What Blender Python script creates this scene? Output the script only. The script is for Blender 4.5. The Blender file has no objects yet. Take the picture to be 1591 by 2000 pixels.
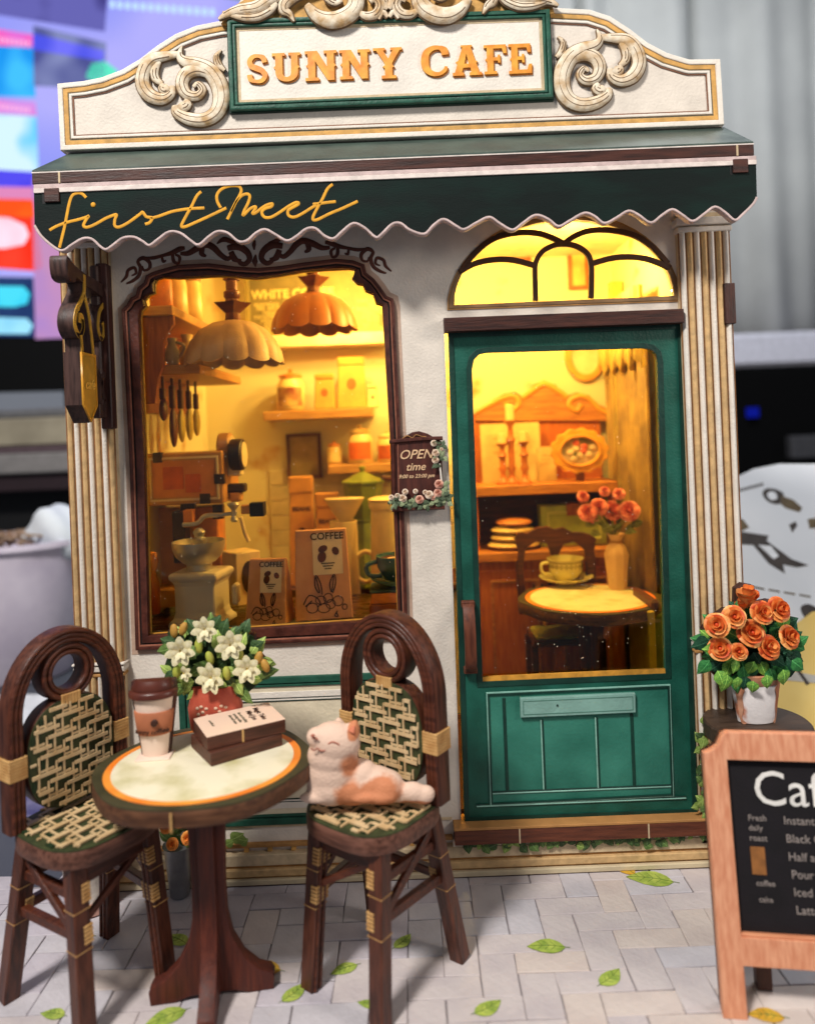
import bpy, bmesh, math, random
from math import sin, cos, pi, radians, sqrt, atan2, hypot
from mathutils import Vector, Matrix
random.seed(7)
S = bpy.context.scene
COL = S.collection

# ------------------------------------------------------------------ camera, world, lights, exposure
FPX, VX, VY, TH, DCAM, HCAM = 1450.0, 800.0, 840.0, math.radians(2.3), 14.5, 8.65
cam_d = bpy.data.cameras.new("camera")
cam = bpy.data.objects.new("camera", cam_d)
COL.objects.link(cam)
cam.location = (0, -DCAM, HCAM)
cam.rotation_mode = 'QUATERNION'
cam.rotation_quaternion = (Matrix.Rotation(radians(90), 3, 'X') @ Matrix.Rotation(-TH, 3, 'Z')).to_quaternion()
cam_d.sensor_fit = 'VERTICAL'
cam_d.sensor_height = 36.0
cam_d.sensor_width = 36.0
cam_d.lens = FPX / 2000 * 36
cam_d.shift_x = (795.5 - VX) / 2000.0
cam_d.shift_y = -(1000.0 - VY) / 2000.0
cam_d.clip_start = 0.1
cam_d.clip_end = 500
cam_d.dof.use_dof = True
cam_d.dof.focus_distance = 13.9
cam_d.dof.aperture_fstop = cam_d.lens / 1000 / (2 * 0.10)
S.camera = cam

W = bpy.data.worlds.new("World")
S.world = W
W.use_nodes = True
W.node_tree.nodes['Background'].inputs[0].default_value = (0.80, 0.86, 1.0, 1)
W.node_tree.nodes['Background'].inputs[1].default_value = 0.19

def area_light(name, loc, target, size, power, col):
    l = bpy.data.lights.new(name, 'AREA')
    l.shape = 'DISK'; l.size = size; l.energy = power; l.color = col
    o = bpy.data.objects.new(name, l); COL.objects.link(o)
    o.location = loc
    o.rotation_euler = (Vector(target) - Vector(loc)).to_track_quat('-Z', 'Y').to_euler()
    return o
def point_light(name, loc, r, power, col):
    l = bpy.data.lights.new(name, 'POINT')
    l.shadow_soft_size = r; l.energy = power; l.color = col
    o = bpy.data.objects.new(name, l); COL.objects.link(o); o.location = loc
    return o
area_light("ceiling_lamp_light", (-15.0, -25, 40), (0, 0, 6), 7.0, 20500, (1.0, 0.955, 0.90))
area_light("front_fill_light", (17, -12, 15), (0, 0, 5), 6.0, 1300, (1.0, 0.90, 0.80))  # added fill from front right, lifts the items behind the window
point_light("shop_ceiling_led", (0.9, 3.3, 12.4), 0.25, 1050, (1.0, 0.69, 0.19))
point_light("shop_counter_led", (-1.6, 4.9, 12.2), 0.2, 650, (1.0, 0.69, 0.19))
point_light("shop_table_led", (4.2, 3.4, 12.2), 0.25, 780, (1.0, 0.69, 0.19))
area_light("back_fill_light", (14, 8, 44), (8, 38, 6), 10.0, 7500, (0.93, 0.97, 1.0))  # added unseen fill that brightens the far curtain and the tub

S.view_settings.view_transform = 'Standard'
S.view_settings.look = 'None'
S.view_settings.exposure = 0.14
S.view_settings.gamma = 1.0
S.cycles.use_denoising = True
S.cycles.max_bounces = 8
S.cycles.diffuse_bounces = 4
S.cycles.transparent_max_bounces = 16
S.cycles.sample_clamp_indirect = 4.0

# ------------------------------------------------------------------ measuring helpers (photo pixel -> place)
def uv_(px, py):
    dx, dy = px - VX, py - VY
    return dx * cos(TH) - dy * sin(TH), dx * sin(TH) + dy * cos(TH)
def P(px, py, Y=0.0):
    u, v = uv_(px, py)
    k = (DCAM + Y) / FPX
    return (u * k, HCAM - v * k)
def pp(pts, Y=0.0):
    return [P(a, b, Y) for a, b in pts]
def P3(px, py, Y):
    x, z = P(px, py, Y)
    return Vector((x, Y, z))
def G(px, py, z=0.0):
    u, v = uv_(px, py)
    d = (HCAM - z) * FPX / v
    return Vector((u * d / FPX, d - DCAM, z))

# ------------------------------------------------------------------ materials
def srgb(h):
    h = h.lstrip('#')
    c = [int(h[i:i + 2], 16) / 255 for i in (0, 2, 4)]
    return tuple(x / 12.92 if x <= 0.04045 else ((x + 0.055) / 1.055) ** 2.4 for x in c)
MATS = {}
def M(name, col, rough=0.6, var=0.10, vs=3.0, bump=0.0, bs=30.0, metal=0.0, stretch=None, col2=None, spec=0.4, emit=0.0, coat=0.0, detail=5, lo=0.35, hi=0.65, sss=0.0, subtone=True):
    if name in MATS: return MATS[name]
    m = bpy.data.materials.new(name); m.use_nodes = True
    nt = m.node_tree; N = nt.nodes; L = nt.links
    b = N['Principled BSDF']
    c = srgb(col) if isinstance(col, str) else col
    b.inputs['Roughness'].default_value = rough
    b.inputs['Metallic'].default_value = metal
    b.inputs['Specular IOR Level'].default_value = spec
    b.inputs['Coat Weight'].default_value = coat
    b.inputs['Coat Roughness'].default_value = 0.25
    tc = N.new('ShaderNodeTexCoord'); mp = N.new('ShaderNodeMapping')
    L.new(tc.outputs['Object'], mp.inputs[0])
    if stretch: mp.inputs['Scale'].default_value = stretch
    nz = N.new('ShaderNodeTexNoise'); nz.inputs['Scale'].default_value = vs; nz.inputs['Detail'].default_value = detail
    L.new(mp.outputs[0], nz.inputs['Vector'])
    rp = N.new('ShaderNodeValToRGB')
    c2 = srgb(col2) if isinstance(col2, str) else (col2 if col2 else None)
    a = tuple(max(0, x * (1 - var)) for x in c) if not c2 else c
    d = tuple(min(1, x * (1 + var)) for x in c) if not c2 else c2
    rp.color_ramp.elements[0].position = lo; rp.color_ramp.elements[1].position = hi
    rp.color_ramp.elements[0].color = (*a, 1); rp.color_ramp.elements[1].color = (*d, 1)
    L.new(nz.outputs['Fac'], rp.inputs[0])
    L.new(rp.outputs[0], b.inputs['Base Color'])
    if emit:
        L.new(rp.outputs[0], b.inputs['Emission Color']); b.inputs['Emission Strength'].default_value = emit
    if bump:
        n2 = N.new('ShaderNodeTexNoise'); n2.inputs['Scale'].default_value = bs; n2.inputs['Detail'].default_value = 4
        L.new(mp.outputs[0] if stretch else tc.outputs['Object'], n2.inputs['Vector'])
        bp = N.new('ShaderNodeBump'); bp.inputs['Strength'].default_value = 0.9; bp.inputs['Distance'].default_value = bump
        L.new(n2.outputs['Fac'], bp.inputs['Height']); L.new(bp.outputs[0], b.inputs['Normal'])
        mr = N.new('ShaderNodeMapRange'); mr.inputs[3].default_value = max(0.05, rough - 0.12); mr.inputs[4].default_value = min(1, rough + 0.15)
        L.new(nz.outputs['Fac'], mr.inputs[0]); L.new(mr.outputs[0], b.inputs['Roughness'])
    MATS[name] = m
    return m
def paper(name, col, **k):
    k.setdefault('rough', 0.72); k.setdefault('var', 0.07); k.setdefault('vs', 2.2); k.setdefault('bump', 0.012); k.setdefault('bs', 14.0)
    return M(name, col, **k)
def wood(name, col, col2, axis='z', **k):
    st = {'x': (0.7, 7, 7), 'y': (7, 0.7, 7), 'z': (7, 7, 0.7)}[axis]
    k.setdefault('rough', 0.5); k.setdefault('vs', 2.2); k.setdefault('bump', 0.008); k.setdefault('bs', 9)
    return M(name, col, col2=col2, stretch=st, **k)

m_cream = paper('cream_paper', '#dbd1c4', bump=.013, bs=19)
m_cream2 = paper('warm_cream_paper', '#e2d2bd')
m_ivory = paper('ivory_paper', '#ddd0b4')
m_white = paper('white_paper', '#e2dace', bump=.012, bs=19)
m_gold = paper('tan_gold_print', '#c99a55', var=0.2, vs=5)
m_tan = paper('tan_print', '#a87a45', var=0.2, vs=5)
m_tanl = paper('light_tan_print', '#cbb592', var=0.12, vs=5)
m_brown_line = paper('brown_line_print', '#7c5540', var=0.2, vs=5)
m_olive_line = paper('olive_line_print', '#6a6250', var=0.2, vs=5)
m_scroll = paper('carved_scroll_print', '#e6d9c2', col2='#bd9a6c', vs=4.5, lo=.40, hi=.68)
m_scroll_line = paper('scroll_outline_print', '#6e553a')
m_green = paper('green_frame_print', '#1f5140', var=0.25, vs=4, rough=.5)
m_green_dk = paper('dark_green_frame_print', '#0c2c22', var=0.2)
m_green_lt = paper('pale_green_line', '#5b8b78', var=0.2)
m_letter = paper('orange_letter_print', '#d9822a', col2='#e8a83e', vs=4, bump=0.004, rough=.5)
m_letter_sh = paper('letter_shadow_print', '#b06a24')
m_script = paper('yellow_script_print', '#e0a028', var=.12, vs=8, bump=.003)
m_valance = M('valance_green_print', '#071412', col2='#0e2520', vs=1.2, stretch=(.6, 1, 2.2), rough=.7, spec=.2, bump=.006, bs=26, lo=.45, hi=.75)
m_awning = M('awning_top_cloth_print', '#323f3a', col2='#4a5850', vs=1.5, rough=.38, bump=.004, bs=30)
m_lilac = paper('lilac_trim_print', '#c6b0ac', var=.15, vs=6)
m_whitetrim = paper('white_trim_print', '#ddd0c8', var=.1, vs=6)
m_wood_dk = wood('dark_brown_wood_x', '#2b130d', '#4a2419', 'x')
m_wood_dkz = wood('dark_brown_wood_z', '#2b130d', '#4a2419', 'z')
m_wood = wood('brown_wood_z', '#4c2416', '#6b3823', 'z')
m_woodx = wood('brown_wood_x', '#4c2416', '#6b3823', 'x')
m_frame_wood = paper('window_frame_print', '#3c1a12', col2='#57291c', vs=5, rough=.45)
m_frame_hi = paper('window_frame_highlight', '#8a5440', var=.2, vs=6)
m_frame_lo = paper('window_frame_groove', '#150706', var=.2)
m_door = paper('door_green', '#0b4638', col2='#13594a', vs=1.6, rough=.5, bump=.01, bs=18)
m_door_dk = paper('door_dark_green', '#062d25', col2='#0a3b2f', vs=2, rough=.5)
m_door_mid = paper('door_panel_green', '#1c6050', col2='#3a8572', vs=.9, rough=.5, lo=.3, hi=.75)
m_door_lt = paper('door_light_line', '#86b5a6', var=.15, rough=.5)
m_slot = paper('mail_slot_green', '#7fa79c', var=.08, rough=.45)
m_edge = M('lit_board_edge', '#c98f35', rough=.5, var=.2, vs=8)
m_scrollbrown = paper('brown_ornament_print', '#5c3226', var=.2, vs=6)
m_black = M('matt_black', '#0a0a0c', rough=.6)
m_wallpaper = M('yellow_wallpaper', '#dccf9e', col2='#c08a44', vs=1.1, rough=.8, lo=.60, hi=.74, bump=.004, bs=20)
m_inwood = wood('shop_orange_wood_z', '#a8541c', '#c4702a', 'z')
m_inwoodx = wood('shop_orange_wood_x', '#a0602a', '#c58238', 'x')
m_inwood_dk = wood('shop_dark_wood_x', '#3b1c0e', '#5b2e17', 'x')
m_inwhite = M('shop_cream_paint', '#d9c49a', rough=.6, var=.12)
m_tilew = M('shop_plank_paint', '#cbb98c', rough=.6, var=.1)

def glass_mat(name, tint, fac=0.06, rough=0.03):
    m = bpy.data.materials.new(name); m.use_nodes = True
    nt = m.node_tree; N = nt.nodes; L = nt.links
    N.remove(N['Principled BSDF'])
    t = N.new('ShaderNodeBsdfTransparent'); t.inputs[0].default_value = (*tint, 1)
    g = N.new('ShaderNodeBsdfGlossy'); g.inputs['Roughness'].default_value = rough
    mx = N.new('ShaderNodeMixShader'); fr = N.new('ShaderNodeFresnel'); fr.inputs[0].default_value = 1.35
    L.new(fr.outputs[0], mx.inputs[0]); L.new(t.outputs[0], mx.inputs[1]); L.new(g.outputs[0], mx.inputs[2])
    L.new(mx.outputs[0], N['Material Output'].inputs[0])
    return m
m_glass = glass_mat('clear_acetate', (1.0, 0.97, 0.88))

# ------------------------------------------------------------------ objects
def link(o): COL.objects.link(o); return o
def thing(name, label, cat, loc=(0, 0, 0), rz=0.0, group=None):
    o = bpy.data.objects.new(name, None); link(o)
    o.location = loc; o.rotation_euler = (0, 0, rz); o.empty_display_size = .2
    o['label'] = label; o['category'] = cat
    if group: o['group'] = group
    return o
def tag(o, label, cat, group=None):
    o['label'] = label; o['category'] = cat
    if group: o['group'] = group
    return o
def setp(o, parent, world=True):
    if parent is None: return o
    o.parent = parent
    if world:
        m = Matrix.Identity(4); p = parent
        if p.type == 'EMPTY' and p.parent is None:
            m = Matrix.LocRotScale(p.location, p.rotation_euler, p.scale)
        o.matrix_parent_inverse = m.inverted()
    return o
def mobj(name, me, mat, parent=None, world=True, smooth=None):
    if smooth is not None:
        for p in me.polygons: p.use_smooth = True
        me.set_sharp_from_angle(angle=radians(smooth))
    if mat and not me.materials: me.materials.append(mat)
    o = bpy.data.objects.new(name, me); link(o)
    return setp(o, parent, world)
def copy_tree(o, parent=None, loc=None, rz=None, label=None):
    c = o.copy(); link(c)
    if parent is not None: c.parent = parent
    if loc is not None: c.location = loc
    if rz is not None: c.rotation_euler = (0, 0, rz)
    if label: c['label'] = label
    for ch in list(o.children): copy_tree(ch, c)
    return c

class MB:
    def __init__(s): s.v = []; s.f = []
    def add(s, vs, fs):
        n = len(s.v); s.v += [tuple(x) for x in vs]; s.f += [tuple(i + n for i in f) for f in fs]; return s
    def box(s, x0, x1, y0, y1, z0, z1, mat=None):
        vs = [Vector((x, y, z)) for z in (z0, z1) for y in (y0, y1) for x in (x0, x1)]
        if mat is not None: vs = [mat @ v for v in vs]
        return s.add(vs, [(0, 2, 3, 1), (4, 5, 7, 6), (0, 1, 5, 4), (2, 6, 7, 3), (0, 4, 6, 2), (1, 3, 7, 5)])
    def bar(s, a, b, w, t, up=(0, 0, 1)):
        a, b = Vector(a), Vector(b); d = (b - a).normalized(); up = Vector(up)
        if abs(d.dot(up)) > .98: up = Vector((0, 1, 0))
        x = d.cross(up).normalized(); y = x.cross(d).normalized()
        vs = [p + x * sx * w / 2 + y * sy * t / 2 for p in (a, b) for sx, sy in ((-1, -1), (1, -1), (1, 1), (-1, 1))]
        return s.add(vs, [(0, 1, 2, 3), (7, 6, 5, 4), (0, 4, 5, 1), (1, 5, 6, 2), (2, 6, 7, 3), (3, 7, 4, 0)])
    def tube(s, path, rad, seg=8, flat=None, cap=True, closed=False):
        pts = [Vector(p) for p in path]; n = len(pts)
        if not hasattr(rad, '__len__'): rad = [rad] * n
        T = []
        for i in range(n):
            a = pts[i - 1] if (i > 0 or closed) else pts[i]; b = pts[(i + 1) % n] if (i < n - 1 or closed) else pts[i]
            t = (b - a); T.append(t.normalized() if t.length > 1e-9 else Vector((0, 0, 1)))
        if flat is not None: nrm = Vector((0, 1, 0))
        else:
            nrm = Vector((0, 0, 1)) if abs(T[0].z) < .9 else Vector((0, 1, 0))
        vs = []
        for i in range(n):
            if flat is None:
                nrm = (nrm - T[i] * nrm.dot(T[i]))
                nrm = nrm.normalized() if nrm.length > 1e-6 else T[i].orthogonal().normalized()
            bt = T[i].cross(nrm)
            bt = bt.normalized() if bt.length > 1e-6 else T[i].orthogonal().normalized()
            for k in range(seg):
                a = 2 * pi * k / seg
                vs.append(pts[i] + bt * cos(a) * rad[i] + nrm * sin(a) * rad[i] * (flat if flat is not None else 1))
        fs = []
        m = n if closed else n - 1
        for i in range(m):
            for k in range(seg):
                a = i * seg + k; b = i * seg + (k + 1) % seg; j = ((i + 1) % n) * seg
                fs.append((a, b, j + (k + 1) % seg, j + k))
        if cap and not closed:
            fs.append(tuple(range(seg - 1, -1, -1))); fs.append(tuple((n - 1) * seg + k for k in range(seg)))
        return s.add(vs, fs)
    def lathe(s, prof, c=(0, 0, 0), seg=24, sx=1, sy=1, wob=None):
        vs = []; c = Vector(c)
        for i, (r, z) in enumerate(prof):
            for k in range(seg):
                a = 2 * pi * k / seg
                rr = r * (wob(a, i) if wob else 1)
                vs.append(c + Vector((cos(a) * rr * sx, sin(a) * rr * sy, z)))
        fs = []
        for i in range(len(prof) - 1):
            for k in range(seg):
                fs.append((i * seg + k, i * seg + (k + 1) % seg, (i + 1) * seg + (k + 1) % seg, (i + 1) * seg + k))
        if prof[0][0] > 1e-6: fs.append(tuple(range(seg - 1, -1, -1)))
        if prof[-1][0] > 1e-6: fs.append(tuple((len(prof) - 1) * seg + k for k in range(seg)))
        return s.add(vs, fs)
    def ball(s, c, r, seg=12, rings=8, rot=None):
        if not hasattr(r, '__len__'): r = (r, r, r)
        c = Vector(c); vs = []; 
        for i in range(rings + 1):
            p = pi * i / rings
            for k in range(seg):
                a = 2 * pi * k / seg
                v = Vector((r[0] * sin(p) * cos(a), r[1] * sin(p) * sin(a), -r[2] * cos(p)))
                if rot is not None: v = rot @ v
                vs.append(c + v)
        fs = [(i * seg + k, i * seg + (k + 1) % seg, (i + 1) * seg + (k + 1) % seg, (i + 1) * seg + k) for i in range(rings) for k in range(seg)]
        return s.add(vs, fs)
    def xf(s, m, start=0):
        for i in range(start, len(s.v)): s.v[i] = tuple(m @ Vector(s.v[i]))
        return s
    def mesh(s, name, bevel=0.0, bseg=1):
        me = bpy.data.meshes.new(name); me.from_pydata(s.v, [], s.f)
        bm = bmesh.new(); bm.from_mesh(me)
        bmesh.ops.remove_doubles(bm, verts=bm.verts, dist=1e-5)
        bmesh.ops.recalc_face_normals(bm, faces=bm.faces)
        if bevel:
            es = [e for e in bm.edges if len(e.link_faces) == 2 and e.calc_face_angle(0) > radians(35)]
            bmesh.ops.bevel(bm, geom=es, offset=bevel, segments=bseg, profile=.6, affect='EDGES', clamp_overlap=True)
        bm.to_mesh(me); bm.free()
        return me
    def build(s, name, mat, parent=None, bevel=0.0, smooth=None, world=True, bseg=1):
        return mobj(name, s.mesh(name, bevel, bseg), mat, parent, world, smooth)

def smooth(pts, n=6, closed=False):
    pts = [Vector(p) for p in pts]; N = len(pts); out = []
    m = N if closed else N - 1
    for i in range(m):
        p0 = pts[i - 1] if (i > 0 or closed) else pts[0]; p1 = pts[i]; p2 = pts[(i + 1) % N]
        p3 = pts[(i + 2) % N] if (i + 2 < N or closed) else pts[-1]
        for k in range(n):
            t = k / n
            out.append(0.5 * ((2 * p1) + (p2 - p0) * t + (2 * p0 - 5 * p1 + 4 * p2 - p3) * t * t + (3 * p1 - p0 - 3 * p2 + p3) * t ** 3))
    if not closed: out.append(pts[-1])
    return [tuple(p) for p in out]
def area2(p): return sum(p[i - 1][0] * p[i][1] - p[i][0] * p[i - 1][1] for i in range(len(p))) / 2
def inset(pts, d):
    s = 1 if area2(pts) > 0 else -1; n = len(pts); out = []
    for i in range(n):
        a, b, c = Vector(pts[i - 1]), Vector(pts[i]), Vector(pts[(i + 1) % n])
        e1 = b - a; e2 = c - b
        if e1.length < 1e-9 or e2.length < 1e-9: out.append(tuple(b)); continue
        e1.normalize(); e2.normalize()
        n1 = Vector((-e1.y, e1.x)) * s; n2 = Vector((-e2.y, e2.x)) * s
        m = (n1 + n2)
        if m.length < 1e-6: out.append(tuple(b)); continue
        m.normalize(); k = max(.45, m.dot(n1))
        out.append(tuple(b + m * (d / k)))
    return out
def plate_mesh(name, pts, th, holes=(), bevel=0.0):
    """extruded outline, outline in (x, z); front face at y=0, back at y=th"""
    cu = bpy.data.curves.new(name, 'CURVE'); cu.dimensions = '2D'; cu.fill_mode = 'BOTH'
    for poly in [pts] + list(holes):
        sp = cu.splines.new('POLY'); sp.points.add(len(poly) - 1)
        for i, p in enumerate(poly): sp.points[i].co = (p[0], p[1], 0, 1)
        sp.use_cyclic_u = True
    cu.extrude = max(0.0005, th / 2 - bevel); cu.bevel_depth = bevel; cu.bevel_resolution = 1 if bevel else 0
    if bevel: cu.offset = -bevel
    ob = bpy.data.objects.new('t', cu)
    me = bpy.data.meshes.new_from_object(ob)
    bpy.data.objects.remove(ob); bpy.data.curves.remove(cu)
    me.name = name
    for v in me.vertices:
        x, y, z = v.co; v.co = (x, th / 2 - z, y)
    me.materials.clear()
    return me
def plate(name, pts, yf, th, mat, parent=None, holes=(), bevel=0.0, xf=None, world=True, sm=None):
    me = plate_mesh(name, pts, th, holes, bevel)
    me.transform(Matrix.Translation((0, yf, 0)))
    if xf is not None: me.transform(xf)
    return mobj(name, me, mat, parent, world, sm if sm else (40 if bevel else None))
def join_meshes(name, meshes):
    bm = bmesh.new()
    for m in meshes: bm.from_mesh(m)
    me = bpy.data.meshes.new(name); bm.to_mesh(me); bm.free(); return me
def ring(name, pts, o1, o2, yf, th, mat, parent, bevel=0.0):
    a = inset(pts, o1) if o1 else pts
    return plate(name, a, yf, th, mat, parent, [inset(pts, o2)], bevel)
def rect(x0, x1, z0, z1): return [(x0, z0), (x1, z0), (x1, z1), (x0, z1)]
def ell(cx, cz, rx, rz, n=32, a0=0, a1=2 * pi):
    full = abs(a1 - a0 - 2 * pi) < 1e-6
    return [(cx + rx * cos(a0 + (a1 - a0) * i / (n if full else n - 1)), cz + rz * sin(a0 + (a1 - a0) * i / (n if full else n - 1))) for i in range(n)]
def ribbon(path, w):
    """outline polygon of a stroke"""
    n = len(path)
    if not hasattr(w, '__len__'): w = [w] * n
    L, R = [], []
    for i in range(n):
        a = Vector(path[max(0, i - 1)]); b = Vector(path[min(n - 1, i + 1)]); t = (b - a)
        t = t.normalized() if t.length > 1e-9 else Vector((1, 0)); q = Vector((-t.y, t.x)); p = Vector(path[i])
        L.append(tuple(p + q * w[i] / 2)); R.append(tuple(p - q * w[i] / 2))
    return L + R[::-1]
def text_mesh(name, txt, size, th=0.02, align='CENTER', shear=0.0, spacing=1.0, bold=0.0):
    cu = bpy.data.curves.new(name, 'FONT'); cu.body = txt; cu.size = size; cu.extrude = th / 2; cu.align_x = align; cu.align_y = 'CENTER'
    cu.shear = shear; cu.space_character = spacing; cu.resolution_u = 3; cu.offset = bold
    ob = bpy.data.objects.new('t', cu); me = bpy.data.meshes.new_from_object(ob)
    bpy.data.objects.remove(ob); bpy.data.curves.remove(cu); me.name = name
    for v in me.vertices:
        x, y, z = v.co; v.co = (x, -z, y)
    me.materials.clear()
    return me
def text(name, txt, size, mat, parent, xf, **k):
    me = text_mesh(name, txt, size, **k); me.transform(xf)
    return mobj(name, me, mat, parent)
def strokes(name, paths, mat, parent, y, r, flat=.5, px=True, Y=None, seg=6, n=5):
    """relief lines: list of (pts, r or [r...]) in photo px on the plane at depth Y"""
    mb = MB()
    for it in paths:
        pts, rr = it if isinstance(it, tuple) and hasattr(it[0], '__len__') and hasattr(it[0][0], '__len__') else (it, r)
        q = pp(pts, Y if Y is not None else y) if px else pts
        q = smooth(q, n)
        if hasattr(rr, '__len__'):
            m = len(q); rad = [rr[0] + (0) for _ in q]; K = len(rr) - 1
            rad = []
            for i in range(m):
                t = i / (m - 1) * K; a = min(K - 1, int(t)); f = t - a; rad.append(rr[a] * (1 - f) + rr[a + 1] * f)
        else: rad = rr
        mb.tube([(a, y, b) for a, b in q], rad, seg=seg, flat=flat)
    return mb.build(name, mat, parent, smooth=50)
def R3(a, ax): return Matrix.Rotation(a, 4, ax)
def T3(x, y, z): return Matrix.Translation((x, y, z))
# ================================================================== THE CAFE BUILDING
cafe = thing('cafe_building', 'cream shop front with green awning, green door and lit yellow windows', 'building', (0, 0, 0))
# ---- front wall with openings
def q(pts): return pp(pts, 0)
win_glass = [(292, 1240), (284, 900), (273, 620), (275, 606), (283, 598), (281, 586), (290, 575), (301, 571), (300, 556), (304, 545), (315, 541), (349, 543), (437, 538), (500, 544), (545, 538), (593, 529), (640, 526), (680, 524), (694, 527), (692, 536), (688, 545), (698, 554), (709, 556), (714, 568), (729, 574), (735, 592), (747, 596), (750, 651), (762, 856), (770, 1030), (777, 1207)]
win_outer = [(268, 1268), (256, 900), (243, 640), (241, 606), (251, 596), (258, 583), (268, 578), (272, 563), (284, 553), (288, 540), (300, 533), (316, 528), (349, 519), (410, 516), (460, 522), (505, 525), (550, 521), (596, 514), (656, 507), (690, 510), (712, 518), (716, 534), (731, 546), (743, 561), (755, 579), (768, 585), (771, 600), (773, 651), (783, 856), (790, 1030), (797, 1242)]
fan_outer = [(873, 606)] + [(1100 + 228 * cos(pi - pi * i / 24) - 0, 598 - 182 * sin(pi - pi * i / 24) - (228 * cos(pi - pi * i / 24)) * .037) for i in range(1, 24)] + [(1327, 589)]
fan_in = [(887, 596)] + [(1100 + 214 * cos(pi - pi * i / 24), 587 - 158 * sin(pi - pi * i / 24) - (214 * cos(pi - pi * i / 24)) * .04) for i in range(1, 24)] + [(1315, 578)]
door_hole = [(867, 640), (900, 1606), (1366, 1588), (1338, 622)]
wx0, wx1 = P(145, 1000)[0], P(1437, 1000)[0]
wall_pts = [(wx0 + .12, 0.45), (wx1 - .12, 0.45), (wx1 - .12, 13.9), (wx0 + .12, 13.9)]
WG, WO = q(win_glass), q(win_outer)
plate('front_wall', wall_pts, 0, .22, m_cream, cafe, [inset(WG, -.03), inset(q(fan_in), -.02), q(door_hole)])
# window frame: outer brown band, dark groove, highlight
ring('window_frame', WO, 0, .065, -.10, .12, m_frame_wood, cafe, .02)
ring('window_frame_highlight', WO, .063, .095, -.085, .10, m_frame_hi, cafe, .01)
ring('window_frame_groove', WO, .092, .13, -.055, .09, m_frame_lo, cafe)
plate('window_frame_inner', inset(WO, .128), -.08, .16, m_frame_wood, cafe, [WG], .018)
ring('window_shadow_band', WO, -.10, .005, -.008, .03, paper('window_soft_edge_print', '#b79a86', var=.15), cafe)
plate('window_pane', inset(WG, -.02), .10, .03, m_glass, cafe)
ring('pane_edge', WG, -.02, .015, .07, .05, m_edge, cafe)
# fanlight
FI, FO = q(fan_in), q(fan_outer)
ring('fanlight_outline', FO, 0, .022, -.02, .04, m_tan, cafe)
plate('fanlight_border', inset(FO, .03), -.03, .05, paper('fan_border_print', '#8f6f4c', var=.15), cafe, [FI], .01)
plate('fanlight_pane', inset(FI, -.015), .10, .03, m_glass, cafe)
m_munt = paper('muntin_brown', '#4a2d1a', var=.15)
munt = [
    [(896, 532), (925, 516), (960, 508), (1000, 508), (1046, 520)],
    [(1045, 588), (1044, 545), (1045, 515), (1058, 492), (1080, 480), (1101, 477), (1124, 481), (1145, 495), (1153, 515), (1154, 545), (1153, 583)],
    [(903, 525), (930, 492), (965, 466), (1010, 455), (1050, 456), (1080, 466), (1103, 478)],
    [(1303, 515), (1270, 480), (1235, 459), (1190, 450), (1150, 451), (1120, 462), (1098, 478)],
    [(1152, 516), (1195, 504), (1235, 502), (1270, 508), (1308, 524)]]
for i, mpts in enumerate(munt):
    plate('muntin', ribbon(smooth(q(mpts), 6), .105 if i != 1 else .10), -.055 + .004 * i, .09, m_munt, cafe, bevel=.012)
# ---- pillars
def pillar(side):
    if side < 0: tl, tr, bl, br, n = (143, 486), (224, 482), (186, 1700), (268, 1697), 4
    else: tl, tr, bl, br, n = (1333, 450), (1412, 446), (1376, 1655), (1458, 1650), 4
    xa, xb = P(*tl)[0], P(*tr)[0]
    xa, xb = (wx0, wx0 + .92) if side < 0 else (wx1 - .98, wx1)
    ztop = P(tl[0], 488)[1] if side < 0 else P(1370, 455)[1]
    zmid = P(215, 1300)[1]
    n = 7; w = (xb - xa) / n
    mb = MB().box(xa, xb, -.16, .22, .45, ztop + .35)
    mb.build('pillar_shaft', m_tanl, cafe)
    for z0, z1 in ((zmid + .12, ztop), (.75, zmid - .14)):
        for k in range(n):
            cx = xa + (k + .5) * w
            prof = [(cx - w * .36, -.165), (cx - w * .34, -.19), (cx - w * .2, -.222), (cx, -.235), (cx + w * .2, -.222), (cx + w * .34, -.19), (cx + w * .36, -.165)]
            vs = [(x, y, z) for z in (z0, z1) for x, y in prof]; m = len(prof)
            fs = [(i, i + 1, m + i + 1, m + i) for i in range(m - 1)] + [(0, m, 2 * m - 1, m - 1), tuple(range(m))[::-1], tuple(range(m, 2 * m))]
            MB().add(vs, fs).build('flute', m_white if k % 2 == (0 if side > 0 else 1) else m_gold_pale, cafe, smooth=40)
        lb = MB()
        for k in range(n + 1):
            x = xa + k * w; lb.box(x - .010, x + .010, -.172, -.16, z0, z1)
        lb.build('flute_line', m_line_tan, cafe)
    for z, h, e in ((zmid, .10, .03), (zmid + .10, .05, .05), (zmid - .12, .06, .02), (ztop + .02, .1, .03), (ztop + .17, .14, .07)):
        MB().box(xa - e, xb + e, -.22 - e, .20, z - h / 2, z + h / 2).build('pillar_band', m_cream if e > .02 else m_tan, cafe, bevel=.015)
m_gold_pale = paper('pale_gold_flute', '#caa775', var=.14, vs=6)
m_line_tan = paper('flute_line_print', '#8a5c34', var=.2, vs=6)
pillar(-1); pillar(1)
MB().box(wx1 - .17, wx1 + .035, -.262, .1, P(1405, 636)[1], P(1405, 558)[1]).build('side_tab', m_wood_dkz, cafe, bevel=.01)

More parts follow.
